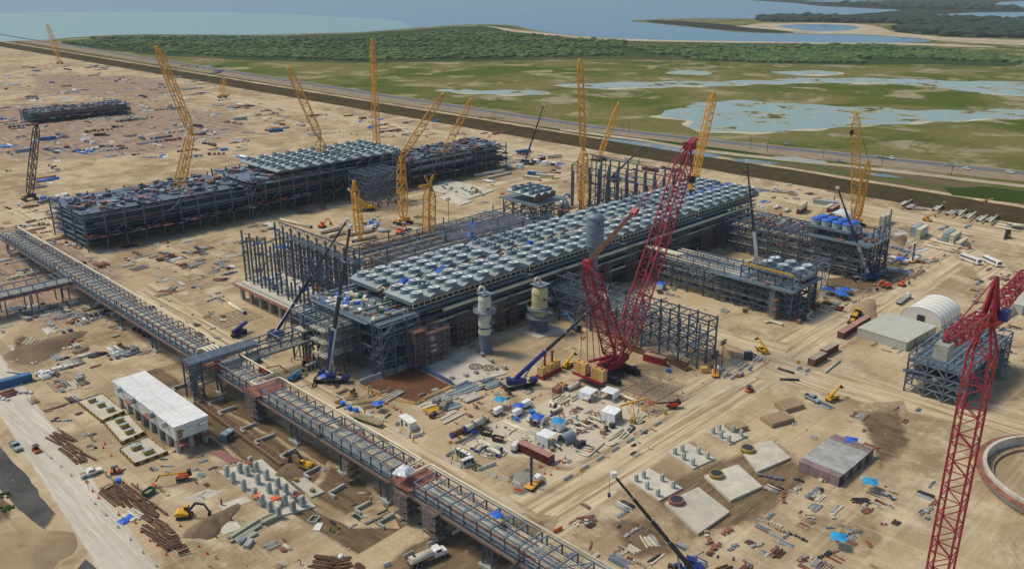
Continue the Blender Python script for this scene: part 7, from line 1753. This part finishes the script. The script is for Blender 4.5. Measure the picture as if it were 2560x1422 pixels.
# yellow gantry frame
t = T('lifting_gantry', 'orange yellow A frame gantry beam in the pipe yard', 'gantry', (0, 0, 0)); a, b = G(1551, 1014, 4.6), G(1613, 996, 4.6); t.sh('beam', HB, YELC, seg(a, b, .4, .5))
for f_ in (.0, .48, 1.0):
    p = a.lerp(b, f_); n_ = V(((b - a).y, -(b - a).x, 0)).normalized() * 1.6
    for s in (-1, 1): t.sh('leg', BOX, YELC, seg(p, V((p.x, p.y, 0)) + n_ * s, .2))
    t.sh('leg_tie', BOX, YELC, seg(V((p.x, p.y, 1.2)) + n_ * .7, V((p.x, p.y, 1.2)) - n_ * .7, .16))
for f_ in (.3, .75): p = a.lerp(b, f_); t.sh('chain_hoist', BOX, DKST, seg(p, p - V((0, 0, 2.6)), .1))
"""crates"""
for i, (x, y, s, m) in enumerate([(1582, 1056, 1.9, PLY), (1380, 1126, 1.3, WOOD), (1545, 902, 2.2, CWY), (1759, 930, 2.4, CWY), (1507, 1084, 1.6, WOOD), (1515, 1076, 1.6, DKST), (1444, 1117, 2.0, DKST), (1458, 1112, 1.6, DKST), (1530, 1068, 1.6, DKST), (1765, 900, 2.2, WOOD), (1778, 893, 2.2, WOOD), (1788, 886, 2.0, WOOD), (2005, 800, 2.4, DKST), (1997, 808, 1.8, SCAF), (2060, 745, 1.6, GALV), (1190, 1020, 1.2, WOOD)]):
    t = T('timber_crate', f'{ordn(i)} box shaped crate on the site ground, listed by position', 'crate', G(x, y), .4 + i * .7, 'crates on the ground'); t.box('body', m, (0, 0, s * .4), (s, s * .8, s * .8)); t.box('lid', m, (0, 0, s * .82), (s * 1.04, s * .84, .08))
    for sx in (-1, 1): t.box('skid', WOOD, (sx * s * .35, 0, .05), (.14, s * .8, .1))
# timber mats under the red crane
t = T('crane_mats', 'spread of heavy timber crane mats under and around the red crane', 'crane mats', (0, 0, 0)); a0, a1, a2 = G(1400, 945), G(1560, 1000), G(1640, 915); r = random.Random(9)
p0 = G(1500, 990); ex, ey = V((1, 0, 0)), V((0, 1, 0))
for x in range(205, 244, 2):
    for y in (140, 146.2, 152.4, 158.6, 164.8, 171, 177.2):
        px_, py_ = PX(V((x, y + 3, 0)))
        if r.random() < .12 or not (1450 < px_ < 1700 and 930 < py_ < 1045) or (py_ > 985 and px_ < 1590): continue
        t.bulk('timber_mat', BOX, WOOD, trs((x, y + 3, .09 + r.uniform(0, .04)), (1.85, 5.9, .18)))
t.done()
for i, (px, to) in enumerate([((1650, 892), (1690, 905)), ((1690, 905), (1725, 920)), ((1600, 880), (1640, 892)), ((1575, 868), (1610, 880)), ((1700, 915), (1740, 935)), ((980, 992), (1010, 975))]):
    t = T('beam_stack', f'{ordn(i)} stack of brown steel girders lying before the open frame', 'steel beams', G(*px), az(px, to), 'stacked brown girders')
    for k in range(3): t.box('girder', RUST if i != 5 else CONCG, (0, (k - 1) * 1.1, .35), (9, .7, .6))
# ------------------------------------------------------------------ rebar and timber stores at the lower left
def sticks(label, a, b, n, ln, w, m, name='rebar_bundle', cat='rebar', spread=1.0, seed=0, grp='rusty steel bundles', jit=.05, h=.3):
    r = random.Random(seed); A, B = G(*a), G(*b); d = B - A; hd = math.atan2(d.y, d.x); t = T(name, label, cat, A, hd, grp); L_ = d.length
    for k in range(n):
        x = L_ * (.5 + r.uniform(-.3, .3) * (1 - min(1, ln / L_))); y = (k - n / 2) * spread + r.uniform(-.2, .2); t.sh('bar', BOX, m, trs((x, y, h / 2 + .1 + (r.random() < .3) * h), (min(ln, L_) * r.uniform(.7, 1), w, h), r.uniform(-jit, jit)))
    return t
REB = [((262, 1215), (320, 1262), 7, 12, .45), ((278, 1212), (345, 1268), 7, 14, .45), ((300, 1210), (372, 1256), 6, 13, .45), ((312, 1232), (368, 1284), 5, 11, .5), ((345, 1250), (384, 1280), 6, 7, .4), ((352, 1262), (402, 1300), 7, 8, .5), ((358, 1300), (410, 1330), 8, 5, .4), ((388, 1318), (430, 1345), 7, 6, .5), ((412, 1360), (452, 1350), 8, 4, .4), ((440, 1378), (470, 1368), 6, 4, .4), ((130, 1080), (180, 1110), 7, 10, .5), ((160, 1110), (200, 1140), 6, 8, .5), ((180, 1130), (226, 1160), 6, 7, .5), ((395, 1340), (440, 1370), 5, 8, .4), ((780, 1400), (850, 1410), 7, 7, .4), ((820, 1415), (880, 1405), 7, 6, .45)]
for i, (a, b, n, ln, w_) in enumerate(REB): sticks(f'{ordn(i)} bundle of rusty rebar in the stores left of the excavator, from the top', a, b, n, ln, w_, RUST, spread=.75, seed=i, jit=.09)
sticks('row of cream planks beside a blue sheet at the lower left', (318, 1278), (352, 1298), 6, 8, .6, CREAMB, 'plank_stack', 'planks', .65, 1, None); tarp(G(318, 1298), 4.2, 2.8, .6, 'blue sheet lying flat in the rebar store at the lower left', TARPB, .2, 81)
sticks('timber baulks stacked at the top of the rebar store', (252, 1226), (284, 1210), 4, 6, .5, WOOD, 'plank_stack', 'planks', .55, 2, None)
for i, (a, b) in enumerate([((575, 1352), (650, 1305)), ((580, 1360), (640, 1325)), ((645, 1310), (700, 1285))]): sticks(f'{ordn(i)} long bundle of greenish grey precast beams below the piers', a, b, 4, 16, .7, mat('greenish precast', (.33, .34, .25), .8, 0, .2, .5, .2), 'beam_bundle', 'beams', .85, i, 'precast beam bundles', .01, .6)
for i, (x, y) in enumerate([(606, 1355), (622, 1362)]): solo('steel_box', ['blue', 'grey'][i] + ' steel box beside the precast beam bundles', 'box', MB().box(STEEL2 if i == 0 else CONCG, (0, 0, .5), (2.0 + i, 1.4, 1.0)), G(x, y), .6)
t = T('drain_chamber', 'open square concrete drain chamber below the piers', 'chamber', G(785, 1300), .5)
for a, b in (((-1.3, -1), (1.3, -1)), ((1.3, -1), (1.3, 1)), ((1.3, 1), (-1.3, 1)), ((-1.3, 1), (-1.3, -1))): t.sh('wall', BOX, CONCG, seg((*a, .3), (*b, .3), .25, .6))
solo('white_board', 'white sheet of board lying on the sand below the drain chamber', 'board', MB().box(WHITE, (0, 0, .1), (3.2, 1.8, .1)), G(795, 1316), .7); solo('bulk_bag', 'white bulk bag among rusty scrap at the bottom', 'bag', MB().sph(WHTP, (0, 0, .5), (.8, .7, .7)), G(853, 1395))
def heap(label, px, sx, sy, h, m, seed=0, name='earth_heap'):
    r = random.Random(seed); n = 22; v = []; f = []
    for j in range(7):
        q = j / 6
        for i in range(n): a = 2 * math.pi * i / n; k = (1 - q) * (1 + .2 * math.sin(a * 3 + seed) + r.uniform(-.07, .07)); v.append((sx * k * math.cos(a), sy * k * math.sin(a), h * (1 - (1 - q) ** 1.7) + r.uniform(-.1, .1) * (j > 0) - (j == 0) * .1))
    for j in range(6):
        for i in range(n): f.append((j * n + i, j * n + (i + 1) % n, (j + 1) * n + (i + 1) % n, (j + 1) * n + i))
    return solo(name, label, 'dirt pile', MB().raw(v, f, m, True), G(*px), .4)
EARTH = earth('loose spoil', (.17, .125, .08), (.25, .185, .12), blend=False); SPOIL = earth('sandy spoil', (.30, .22, .13), (.38, .29, .18), blend=False); STONE = earth('grey stone heap', (.2, .19, .17), (.27, .26, .23), blend=False)
heap('dark earth heap in front of the yellow excavator', (515, 1320), 5.5, 4.2, 1.9, EARTH, 1); heap('lower spread of dug earth below the excavator', (548, 1298), 7, 3.2, .8, EARTH, 2); heap('brown spoil bank beside the tractors on the haul road', (2165, 775), 14, 5, 1.8, SPOIL, 3); heap('small grey stone heap by the right barriers', (1840, 905), 3, 2.6, 1.0, STONE, 4); heap('grey stone heap beside the drilling rig', (1318, 1205), 6, 4.5, .9, STONE, 5); heap('low brown heap under the pipe bridge', (720, 1180), 5, 4, 1.0, EARTH, 6); heap('brown heap behind the compressor frame', (780, 520), 12, 9, 2.2, EARTH, 7); heap('dark soil mound at the left side', (110, 870), 16, 9, 2.2, EARTH, 8); heap('rounded tan mound at the bottom left corner', (60, 1380), 9, 14, 2.0, SPOIL, 9); heap('dark spoil ridge among the right stores', (2250, 600), 10, 4, 1.6, EARTH, 10); heap('spoil heap at the right stores', (2240, 690), 7, 5, 1.4, EARTH, 11)
# lumber and formwork between the pit and the yard
LUM = [((1060, 1000), (1110, 978), WOOD), ((1070, 1010), (1120, 985), CONCG), ((1050, 1020), (1090, 1008), CREAMB), ((1058, 1030), (1095, 1015), YELM), ((1072, 1040), (1110, 1030), WOOD), ((1098, 1055), (1150, 1030), CONC), ((1120, 990), (1160, 975), GALV), ((1130, 1000), (1190, 970), CONC), ((1155, 1005), (1195, 988), CONC), ((1135, 975), (1175, 955), STEEL2), ((1150, 985), (1200, 965), GALV), ((1110, 1020), (1150, 1010), GALV), ((1200, 960), (1240, 945), STEEL2), ((1210, 970), (1250, 955), GALV)]
for i, (a, b, m) in enumerate(LUM): sticks(f'{ordn(i)} stack of mixed timber and steel between pit and yard', a, b, 5, 9, .6, m, 'material_stack', 'material stack', .8, i, 'stacks beside the brown pit', .06, .35)
for i, (x, y) in enumerate([(1092, 1008), (1108, 1022), (1122, 1010)]):
    t = T('formwork_panel_stack', f'{ordn(i)} block of grey brown formwork panels below the brown pit', 'formwork', G(x, y), .5, 'formwork panels')
    for k in range(5): t.box('panel', WOOD if k % 2 else CONCG, (0, (k - 2) * .34, 1.0), (3.4, .26, 2.0))
solo('rebar_coil', 'rusty reel of steel below the formwork panels', 'rebar', MB().cyl(RUST, (-1.4, 0, .8), (1.4, 0, .8), .8), G(1082, 1042), .5)
for i, (a, b) in enumerate([((905, 1040), (965, 1062)), ((915, 1035), (975, 1056)), ((880, 1010), (930, 1002)), ((900, 1022), (940, 1014)), ((840, 985), (870, 972)), ((860, 1000), (890, 994))]): sticks(f'{ordn(i)} loose row of pale timber beside the flatbed trailer', a, b, 3, 8, .35, CREAMB if i < 2 else WOOD, 'plank_stack', 'planks', .6, 20 + i, 'loose timber')
t = T('timber_road_mat', 'pale timber mat laid flat on the sand left of the concrete table', 'crane mats', (0, 0, 0)); a = G(505, 800)
for k in range(9): t.sh('timber_mat', BOX, WOOD, trs((a.x + k * 2.0 + 2, a.y - 7, .1), (1.8, 15, .16)))
# right hand stores: bundles
r = random.Random(31)
STORE = [((2190, 640), (2300, 640), 6, GALV), ((2050, 745), (2130, 760), 5, GALV), ((2180, 690), (2280, 700), 8, STEEL2), ((1800, 745), (1900, 800), 6, CONCG), ((640, 570), (720, 600), 6, STEEL2), ((760, 575), (900, 560), 5, CREAMB), ((620, 640), (700, 680), 6, GALV), ((470, 780), (560, 830), 6, CREAMB), ((1880, 470), (2050, 500), 7, CONCG), ((1330, 430), (1390, 425), 6, CREAMB), ((1100, 480), (1240, 500), 6, GALV), ((1000, 500), (1080, 560), 6, WOOD), ((1640, 715), (1690, 740), 4, CONCG), ((880, 620), (960, 620), 5, STEEL2)]
for i, (a, b, n, m) in enumerate(STORE):
    for k in range(n):
        p = (r.uniform(a[0], b[0]), r.uniform(min(a[1], b[1]) - 8, max(a[1], b[1]) + 8)); q = (p[0] + r.uniform(8, 20), p[1] + r.uniform(-8, 5))
        sticks(f'{ordn(k)} small stack of {["steel", "pipe", "timber"][k % 3]} lengths in store area {["right of the module", "by the blue shelters", "near the right crane", "before the fan module", "behind the left frame", "by the far excavator", "left of the tall columns", "left of the concrete table", "below the levee", "near the distant crane", "by the pale slabs", "beside the yellow masts", "inside the open frame", "behind the left coolers"][i]}', p, q, r.randint(3, 5), 6, .5, r.choice([m, m, WOOD, RUST, CREAMB]), 'material_stack', 'material stack', .8, i * 20 + k, 'stacks of material in the store areas', .1, .35)
# far pale slabs with plinths, concrete pads at the lower right
slab('foundation_slab', 'long pale slab with small plinths in the back yard', [(1065, 475), (1120, 450), (1235, 478), (1170, 500)], 0, .6, CONC); slab('foundation_slab', 'second pale slab nearer the cooler bank in the back yard', [(1095, 495), (1120, 485), (1180, 505), (1150, 515)], 0, .5, CONC)
for i in range(18):
    u, v_ = r.random(), r.random(); x = 1085 + 120 * u + 15 * v_; y = 458 + 25 * u + 18 * v_; solo('plinth', f'{ordn(i)} small plinth on the long pale slab in the back yard', 'plinth', MB().box(CONCG, (0, 0, 1.1), (1.5, 1.5, 1.1)), G(x, y), 0, 'plinths on the far slab')
def shrink(q, k): c = (sum(p[0] for p in q) / 4, sum(p[1] for p in q) / 4); return [(c[0] + (p[0] - c[0]) * k, c[1] + (p[1] - c[1]) * k) for p in q]
PADS = [(shrink(q, .84 if st else .88), nm, st) for q, nm, st in [([(1555, 1195), (1620, 1165), (1720, 1225), (1650, 1262)], 'nearest', 1), ([(1655, 1130), (1720, 1105), (1800, 1150), (1735, 1180)], 'second', 1), ([(1755, 1080), (1810, 1058), (1880, 1092), (1825, 1118)], 'third', 1), ([(1650, 1260), (1745, 1215), (1835, 1285), (1745, 1348)], 'large nearest', 0), ([(1750, 1192), (1845, 1160), (1915, 1222), (1825, 1262)], 'large middle', 0), ([(1840, 1122), (1930, 1100), (1985, 1150), (1890, 1190)], 'large farthest', 0)]]
for px, nm, st in PADS:
    slab('foundation_slab', f'{nm} pale concrete foundation in the lower right yard', px, 0, .8 if not st else .5, CONC)
    if st:
        for j_, k in enumerate((0, 1, 3, 5, 6, 8)):
            u, v_ = (k % 3 + .5) / 3, (k // 3 + .5) / 3; a = (px[0][0] * (1 - u) + px[1][0] * u, px[0][1] * (1 - u) + px[1][1] * u); b = (px[3][0] * (1 - u) + px[2][0] * u, px[3][1] * (1 - u) + px[2][1] * u)
            PIER.at(G(a[0] * (1 - v_) + b[0] * v_, a[1] * (1 - v_) + b[1] * v_, .4), 0, f'{ordn(j_)} short grey pier on the {nm} foundation of the lower right yard', 'short piers in the lower right yard', .72)
for i, px in enumerate([[(1935, 1015), (1985, 1000), (2010, 1020), (1960, 1035)], [(1900, 1050), (1960, 1035), (1985, 1055), (1930, 1070)], [(1810, 1070), (1850, 1060), (1870, 1075), (1830, 1085)]]): slab('spoil_platform', f'{ordn(i)} dirt topped platform with dark sides in the right yard', px, 0, 1.5, SPOIL, 'platform')
for i, (x, y) in enumerate([(1690, 1262), (1790, 1196), (1868, 1132)]): solo('formwork_ring', ['rusty red', 'middle olive', 'farthest olive'][i] + ' round form standing on a large pad in the lower right yard', 'formwork', MB().cyl(SCAF if i == 0 else PLY, (0, 0, .7), (0, 0, 1.9), 2.0, CY20).cyl(DKST, (0, 0, 1.9), (0, 0, 1.95), 1.6, CY20), G(x, y), 0, 'round forms on the large pads')
# blurred steel building and tank rim at the far right
t = T('module_frame', 'blue grey steel building behind the red tower crane at the right', 'steel frame', (277, 75, 0)); frame(t, [i * 6.2 for i in range(8)], [0, 6, 12, 18], [3, 5.5, 8, 11, 13.5], .5, .45, .26, STEEL2, .7, 2, 300); t.box('deck', GRATE, (20, 9, 11.3), (40, 18, .2)); t.box('deck', GRATE, (20, 9, 6.3), (40, 18, .2)); t.done(); scatter(t, 'deck_stores', [STEEL, SCAF, DKST, GALV], 90, (0, 43, 0, 18, 6.5), (1, 3), 301)
rc, rl_ = G(2700, 1225), G(2478, 1220); rad_ = (rc - rl_).length
t = T('round_tank_wall', 'curved concrete tank wall cut by the right edge', 'tank', rc); n = 60
for k in range(n):
    a, b = 2 * math.pi * k / n, 2 * math.pi * (k + .985) / n; c0, s0, c1, s1 = math.cos(a), math.sin(a), math.cos(b), math.sin(b); t.sh('wall_panel', BOX, CONC, seg((rad_ * c0, rad_ * s0, 1.8), (rad_ * c1, rad_ * s1, 1.8), .9, 3.6)); q = rad_ + 1.5; t.sh('ring_beam', BOX, SCAF, seg((q * c0, q * s0, 2.6), (q * c1, q * s1, 2.6), 1.8, .25)); q = rad_ - 1.6; t.sh('ring_footing', BOX, WOOD, seg((q * c0, q * s0, .4), (q * c1, q * s1, .4), 2.0, .8))
t = T('formwork_building', 'low mauve formwork structure with grey roof boards in the right yard', 'building', (207, 82, 0), 0); MAUV = mat('faded mauve formwork', (.24, .17, .17), .8, 0, .25, .5, .25)
for k in range(8): t.box('roof_board', CONCG if k not in (0, 7) else MAUV, (1 + k * 2.6, 6, 2.6), (2.5, 12, .3))
for x in (0, 20.6):
    for k in range(4): t.box('wall_panel', MAUV, (x, 1.4 + k * 2.9, 1.5), (1.2, 2.8, 3.0))
for k in range(8): t.box('wall_panel', MAUV if k % 2 else DKST, (1.3 + k * 2.6, 0, 1.2), (2.5, .3, 2.4))
# ------------------------------------------------------------------ loose goods of the blurred yards, uncountable
def litter(name, areas, seed, items, rg=(.5, 2.2)):
    "stacks and rows: each little lot holds one sort of thing, laid the same way"
    r = random.Random(seed); mb = MB()
    for (x0, y0, x1, y1, n) in areas:
        while n > 0:
            g = G(r.uniform(x0, x1), r.uniform(y0, y1)); m = r.choice(items); k = r.randint(2, 7); n -= k; kind = r.random(); a = r.choice([0, 0, 1.57, 1.57, r.uniform(0, 3)]); ca, sa = math.cos(a), math.sin(a); s = r.uniform(*rg)
            for j in range(k):
                if r.random() < .25: m = r.choice(items)
                u, v = r.uniform(-.3, .3) * s, (j - k / 2) * s * (.5 if kind > .4 else 1.25) + r.uniform(-.1, .1) * s
                x, y = g.x + u * ca - v * sa, g.y + u * sa + v * ca; q = s * r.uniform(.7, 1.2); b = a + r.uniform(-.08, .08)
                if kind < .4: mb.box(m, (x, y, q * .3), (q, q * .8, q * .6), b)
                elif kind < .85: mb.box(m, (x, y, .15), (q * 4.5, q * .3, .3), b)
                else: mb.cyl(m, (x - ca * q * 2, y - sa * q * 2, q * .22), (x + ca * q * 2, y + sa * q * 2, q * .22), q * .22, CY8)
    o = obj(name, mb.mesh(name)); o['kind'] = 'stuff'; o['label'] = 'scattered building materials and scrap too many to tell apart'; return o
MIX = [GALV, CREAMB, WOOD, STEEL2, RUST, WHITE, CONCG, SCAF, DKST]
DULL = [CONCG, WOOD, STEEL, STEEL2, RUST, PGREY, DKST, CREAMB, SCAF, SCAF]
litter('site_materials', [(0, 165, 560, 260, 700), (0, 260, 700, 330, 650), (700, 290, 1250, 345, 260), (120, 330, 620, 400, 420), (0, 330, 150, 520, 160), (-200, 200, 0, 420, 120)], 1, DULL + [SCAF, CREAMB, WHITE] + [CREAMB, WHTP, BLUEB], (1, 3.2))
litter('site_materials', [(0, 600, 520, 700, 400), (0, 760, 380, 900, 380), (380, 600, 600, 760, 220), (900, 330, 1250, 420, 160), (0, 520, 160, 600, 120), (0, 900, 260, 1020, 120)], 7, DULL + [WHITE] + [CREAMB], (.5, 1.9))
litter('site_materials', [(1400, 1260, 1640, 1420, 140), (1640, 1330, 2200, 1422, 200), (1900, 1190, 2330, 1330, 240), (2060, 700, 2180, 780, 60), (2400, 700, 2560, 960, 200), (2430, 660, 2560, 760, 200), (2200, 900, 2420, 1080, 30), (2180, 850, 2330, 890, 40), (1980, 1010, 2200, 1150, 50)], 2, DULL, (.25, 1.1))
litter('site_materials', [(1180, 530, 1330, 560, 60), (900, 540, 1180, 600, 130), (600, 560, 720, 640, 70), (1880, 470, 2100, 520, 60), (2190, 560, 2420, 640, 110), (2190, 640, 2320, 700, 110), (1440, 420, 1700, 470, 120), (1200, 410, 1420, 470, 60), (1240, 380, 1400, 410, 60)], 3, MIX + [BLUEB, CREAMB], (.5, 2.2))
litter('site_scrap', [(230, 1170, 520, 1260, 60), (400, 1120, 560, 1180, 40), (500, 1290, 950, 1420, 90), (620, 900, 860, 1000, 60), (840, 970, 1060, 1060, 90), (1040, 970, 1270, 1060, 130), (1180, 930, 1420, 1000, 80), (1290, 1000, 1640, 1160, 160), (1640, 880, 1900, 960, 60), (1980, 700, 2200, 800, 120), (1640, 720, 1960, 800, 60), (440, 760, 620, 860, 60), (880, 1230, 1050, 1330, 50), (480, 980, 900, 1250, 90), (100, 1000, 300, 1150, 60)], 4, [WOOD, WOOD, CREAMB, RUST, CONCG, GALV, DKST, SCAF], (.2, .75))
litter('site_scrap', [(1130, 1020, 1640, 1170, 90), (950, 830, 1200, 930, 60), (1420, 800, 1780, 940, 80)], 5, [RUST, ORNG, BLUECAP, WOOD, DKST, SCAF, DKST], (.2, .6))

# ------------------------------------------------------------------ people
def person_mesh(pose):
    hip, kn = .95, .5
    P = {'stand': dict(b=0, la=.12, lb=-.12, arm=.15), 'walk': dict(b=.05, la=.35, lb=-.35, arm=.3), 'bend': dict(b=.75, la=.15, lb=-.1, arm=.9)}[pose]
    bx, bz = math.sin(P['b']), math.cos(P['b']); verts = []; edges = []; rad = []
    def a(p, r, par=None):
        verts.append(p); rad.append(r)
        if par is not None: edges.append((par, len(verts) - 1))
        return len(verts) - 1
    pel = a((0, 0, hip), .15); ch = a((bx * .3, 0, hip + bz * .3), .16, pel); sh_ = a((bx * .5, 0, hip + bz * .5), .15, ch); nk = a((bx * .58, 0, hip + bz * .6), .065, sh_); h1 = a((bx * .64 + .02, 0, hip + bz * .68), .095, nk); a((bx * .7 + .03, 0, hip + bz * .80), .09, h1)
    for s, l in ((1, P['la']), (-1, P['lb'])):
        th = a((0, s * .1, hip - .06), .115, pel); k = a((l * .5, s * .11, .5), .08, th); an = a((l * .7, s * .11, .09), .05, k); a((l * .7 + .17, s * .12, .05), .045, an)
        so = a((bx * .5, s * .2, hip + bz * .5), .085, sh_); el = a((bx * .5 + P['arm'] * .4, s * .27, hip + bz * .5 - .28), .055, so); wr = a((bx * .5 + P['arm'] * .9 + .05, s * .24, hip + bz * .5 - .5), .04, el); a((bx * .5 + P['arm'] + .07, s * .23, hip + bz * .5 - .6), .045, wr)
    me = bpy.data.meshes.new('skin'); me.from_pydata(verts, edges, []); o = bpy.data.objects.new('skin_tmp', me); COL.objects.link(o)
    o.modifiers.new('s', 'SKIN'); sb = o.modifiers.new('d', 'SUBSURF'); sb.levels = 1
    for i, rr_ in enumerate(rad): me.skin_vertices[0].data[i].radius = (rr_, rr_)
    me.skin_vertices[0].data[0].use_root = True
    dg = bpy.context.evaluated_depsgraph_get(); out = bpy.data.meshes.new_from_object(o.evaluated_get(dg)); bpy.data.objects.remove(o)
    out.materials.clear()
    for m in (SKIN, mat('work shirt', (.12, .16, .22), .8), DENIM, DARK): out.materials.append(m)
    for p in out.polygons:
        c = p.center; top = hip + bz * .54
        p.material_index = 3 if c.z < .11 else 2 if c.z < hip + .04 and abs(c.y) < .22 else 0 if (c.z > top + .02 and abs(c.y) < .14) or (abs(c.y) > .2 and c.z < hip + bz * .5 - .47) else 1
        p.use_smooth = True
    return out, (bx, bz, hip)
def person_kind(pose, vest, hat):
    me, (bx, bz, hip) = person_mesh(pose); t = T('person', '', 'person'); t.part('body', me); n = 12; v = []; f = []
    for j, (q, rx, ry) in enumerate(((.02, .165, .19), (.25, .18, .2), (.45, .165, .235), (.56, .09, .16))):
        for i in range(n): a = 2 * math.pi * i / n; v.append((bx * q + rx * 1.08 * math.cos(a) * bz, ry * 1.06 * math.sin(a), hip + bz * q - bx * rx * math.cos(a)))
    for j in range(3):
        for i in range(n): f.append((j * n + i, j * n + (i + 1) % n, (j + 1) * n + (i + 1) % n, (j + 1) * n + i))
    t.part('safety_vest', MB().raw(v, f, vest, True)); hx, hz_ = bx * .7 + .03, hip + bz * .84
    t.part('hard_hat', MB().lathe(hat, [(.16, 0), (.13, .02), (.125, .07), (.08, .13), (.01, .15)], 12, (hx, 0, hz_))); return Kind(t)
KP = {(p, v): person_kind(p, {'y': VESTY, 'o': VESTO}[v], WHITE) for p in ('stand', 'walk', 'bend') for v in 'yo'}
PEOPLE = [((267, 1192), 'stand', 'y', 'between the white pickup and the orange buggy'), ((346, 1222), 'walk', 'y', 'walking beside the green skip'), ((863, 935), 'stand', 'y', 'left of two at the edge of the brown pit road') if False else ((921, 986), 'stand', 'y', 'left of the group in front of the brown pit'), ((928, 978), 'stand', 'y', 'in the group before the brown pit, nearest it'), ((931, 987), 'stand', 'o', 'orange vest in the group before the brown pit'), ((921, 977), 'walk', 'y', 'rear left of the group before the brown pit'), ((867, 932), 'stand', 'y', 'at the foot of the end steel block'), ((773, 968), 'bend', 'y', 'bending left of the navy and white crane'), ((913, 1044), 'stand', 'y', 'on the empty flatbed trailer, left'), ((933, 1052), 'stand', 'y', 'beside the empty flatbed trailer, right'), ((1026, 1094), 'stand', 'y', 'in front of the white site cabin'), ((1034, 1105), 'walk', 'y', 'walking on the yard road below the white cabin'), ((1131, 1150), 'stand', 'y', 'left of two by the portable toilets'), ((1143, 1152), 'stand', 'y', 'right of two by the portable toilets'), ((1203, 1070), 'stand', 'y', 'at the loaded flatbed, yellow vest'), ((1208, 1075), 'bend', 'o', 'bending in orange beside the loaded flatbed'), ((1200, 1104), 'bend', 'y', 'bending over the big straight cream pipe'), ((1205, 1106), 'bend', 'y', 'second worker bending at the big straight cream pipe'), ((1280, 1050), 'bend', 'o', 'crouching beside the white generator'), ((1363, 1060), 'stand', 'y', 'between the two blue topped tents'), ((1442, 1049), 'stand', 'y', 'standing alone in the middle of the pipe yard'), ((1466, 1052), 'bend', 'y', 'bending over curved spools in the pipe yard'), ((1595, 1034), 'stand', 'y', 'beside the yellow gantry frame'), ((928, 1256), 'stand', 'o', 'standing on a ground beam under the pipe bridge'), ((718, 1142), 'stand', 'o', 'on the ground beam by the trench excavator'), ((1086, 1308), 'stand', 'y', 'in the shade under the lower pipe bridge'), ((336, 1106), 'stand', 'y', 'beside the nearest formwork base'), ((352, 1112), 'bend', 'y', 'bending at the corner of the white building'), ((230, 1100), 'bend', 'y', 'working on the left side formwork'), ((729, 905), 'stand', 'y', 'standing under the truss bridge'), ((2147, 758), 'stand', 'y', 'standing on the sand right of the blue shelters'), ((2112, 768), 'stand', 'y', 'left of two at a workbench right of the module'), ((2118, 766), 'stand', 'y', 'right of two at a workbench right of the module'), ((2248, 705), 'stand', 'y', 'beside the orange loader at the right'), ((740, 1395), 'bend', 'o', 'bending over rebar at the bottom') if False else ((752, 1410), 'bend', 'o', 'bending over rebar at the bottom'), ((2279, 680), 'stand', 'y', 'by the barriers of the far right road'), ((1790, 500), 'stand', 'y', 'on the far sand road') if False else ((2205, 585), 'stand', 'y', 'by the left cream container stack'), ((2300, 598), 'stand', 'o', 'before the middle container stack'), ((488, 945), 'stand', 'y', 'under the pipe gantry'), ((507, 955), 'walk', 'o', 'walking in the trench below the gantry')]
r = random.Random(3)
for px, pose, v, wh in PEOPLE: KP[(pose, v)].at(G(*px) + V((0, 0, 1.4 if 'empty flatbed trailer, left' in wh else 0)), r.uniform(0, 6.3), f'worker in {"yellow" if v == "y" else "orange"} vest {wh}', 'site workers', 1.12)
for k, o in [(KP[q].used, KP[q].o) for q in KP]:
    if not k:
        for c in CHILD.get(o.name, []): bpy.data.objects.remove(c)
        bpy.data.objects.remove(o)
# litter of green weeds
litter_m = LEAF1
mb = MB(); r = random.Random(8); b_, f_, _ = _sph(6, 4)
for (x, y, n) in [(1192, 1170, 14), (2095, 745, 4), (1600, 1052, 6), (830, 1322, 6), (20, 1270, 20), (10, 1240, 14)]:
    for k in range(n):
        g = G(x, y) + V((r.uniform(-1.4, 1.4), r.uniform(-1.4, 1.4), .2)); s = r.uniform(.15, .5); mb.raw(b_ * s + np.array(g), f_, LEAF1)
o = structure('weeds', mb); o['kind'] = 'stuff'

# maker's letters on the orange boom lift at the lower left
fc = bpy.data.curves.new('lettering', 'FONT'); fc.body = 'JLG'; fc.size = .75; fc.extrude = .01; fo = bpy.data.objects.new('lettering_tmp', fc); COL.objects.link(fo)
me = bpy.data.meshes.new_from_object(fo.evaluated_get(bpy.context.evaluated_depsgraph_get())); me.materials.clear(); me.materials.append(WHITE); bpy.data.objects.remove(fo)
for s_ in (1, -1): obj('lettering', me, Matrix.Translation((-1.2 if s_ > 0 else .3, -.92 * s_, 1.3)) @ Matrix.Rotation(0 if s_ > 0 else math.pi, 4, 'Z') @ Matrix.Rotation(math.pi / 2, 4, 'X'), K_lo.o)
# thin sea air over the whole place
hz_me = MB().box(WHITE, (4000, 4000, 70), (52000, 52000, 144)).mesh('haze'); hz_me.materials.clear(); hm = bpy.data.materials.new('thin sea haze'); hm.use_nodes = True; hn = hm.node_tree; hn.nodes.clear()
ho = hn.nodes.new('ShaderNodeOutputMaterial'); hv = hn.nodes.new('ShaderNodeVolumePrincipled'); hv.inputs['Density'].default_value = .00006; hv.inputs['Color'].default_value = (.80, .88, .92, 1); hn.links.new(hv.outputs[0], ho.inputs['Volume'])
hz_me.materials.append(hm); o = obj('haze', hz_me); o['kind'] = 'stuff'; o.display_type = 'WIRE'
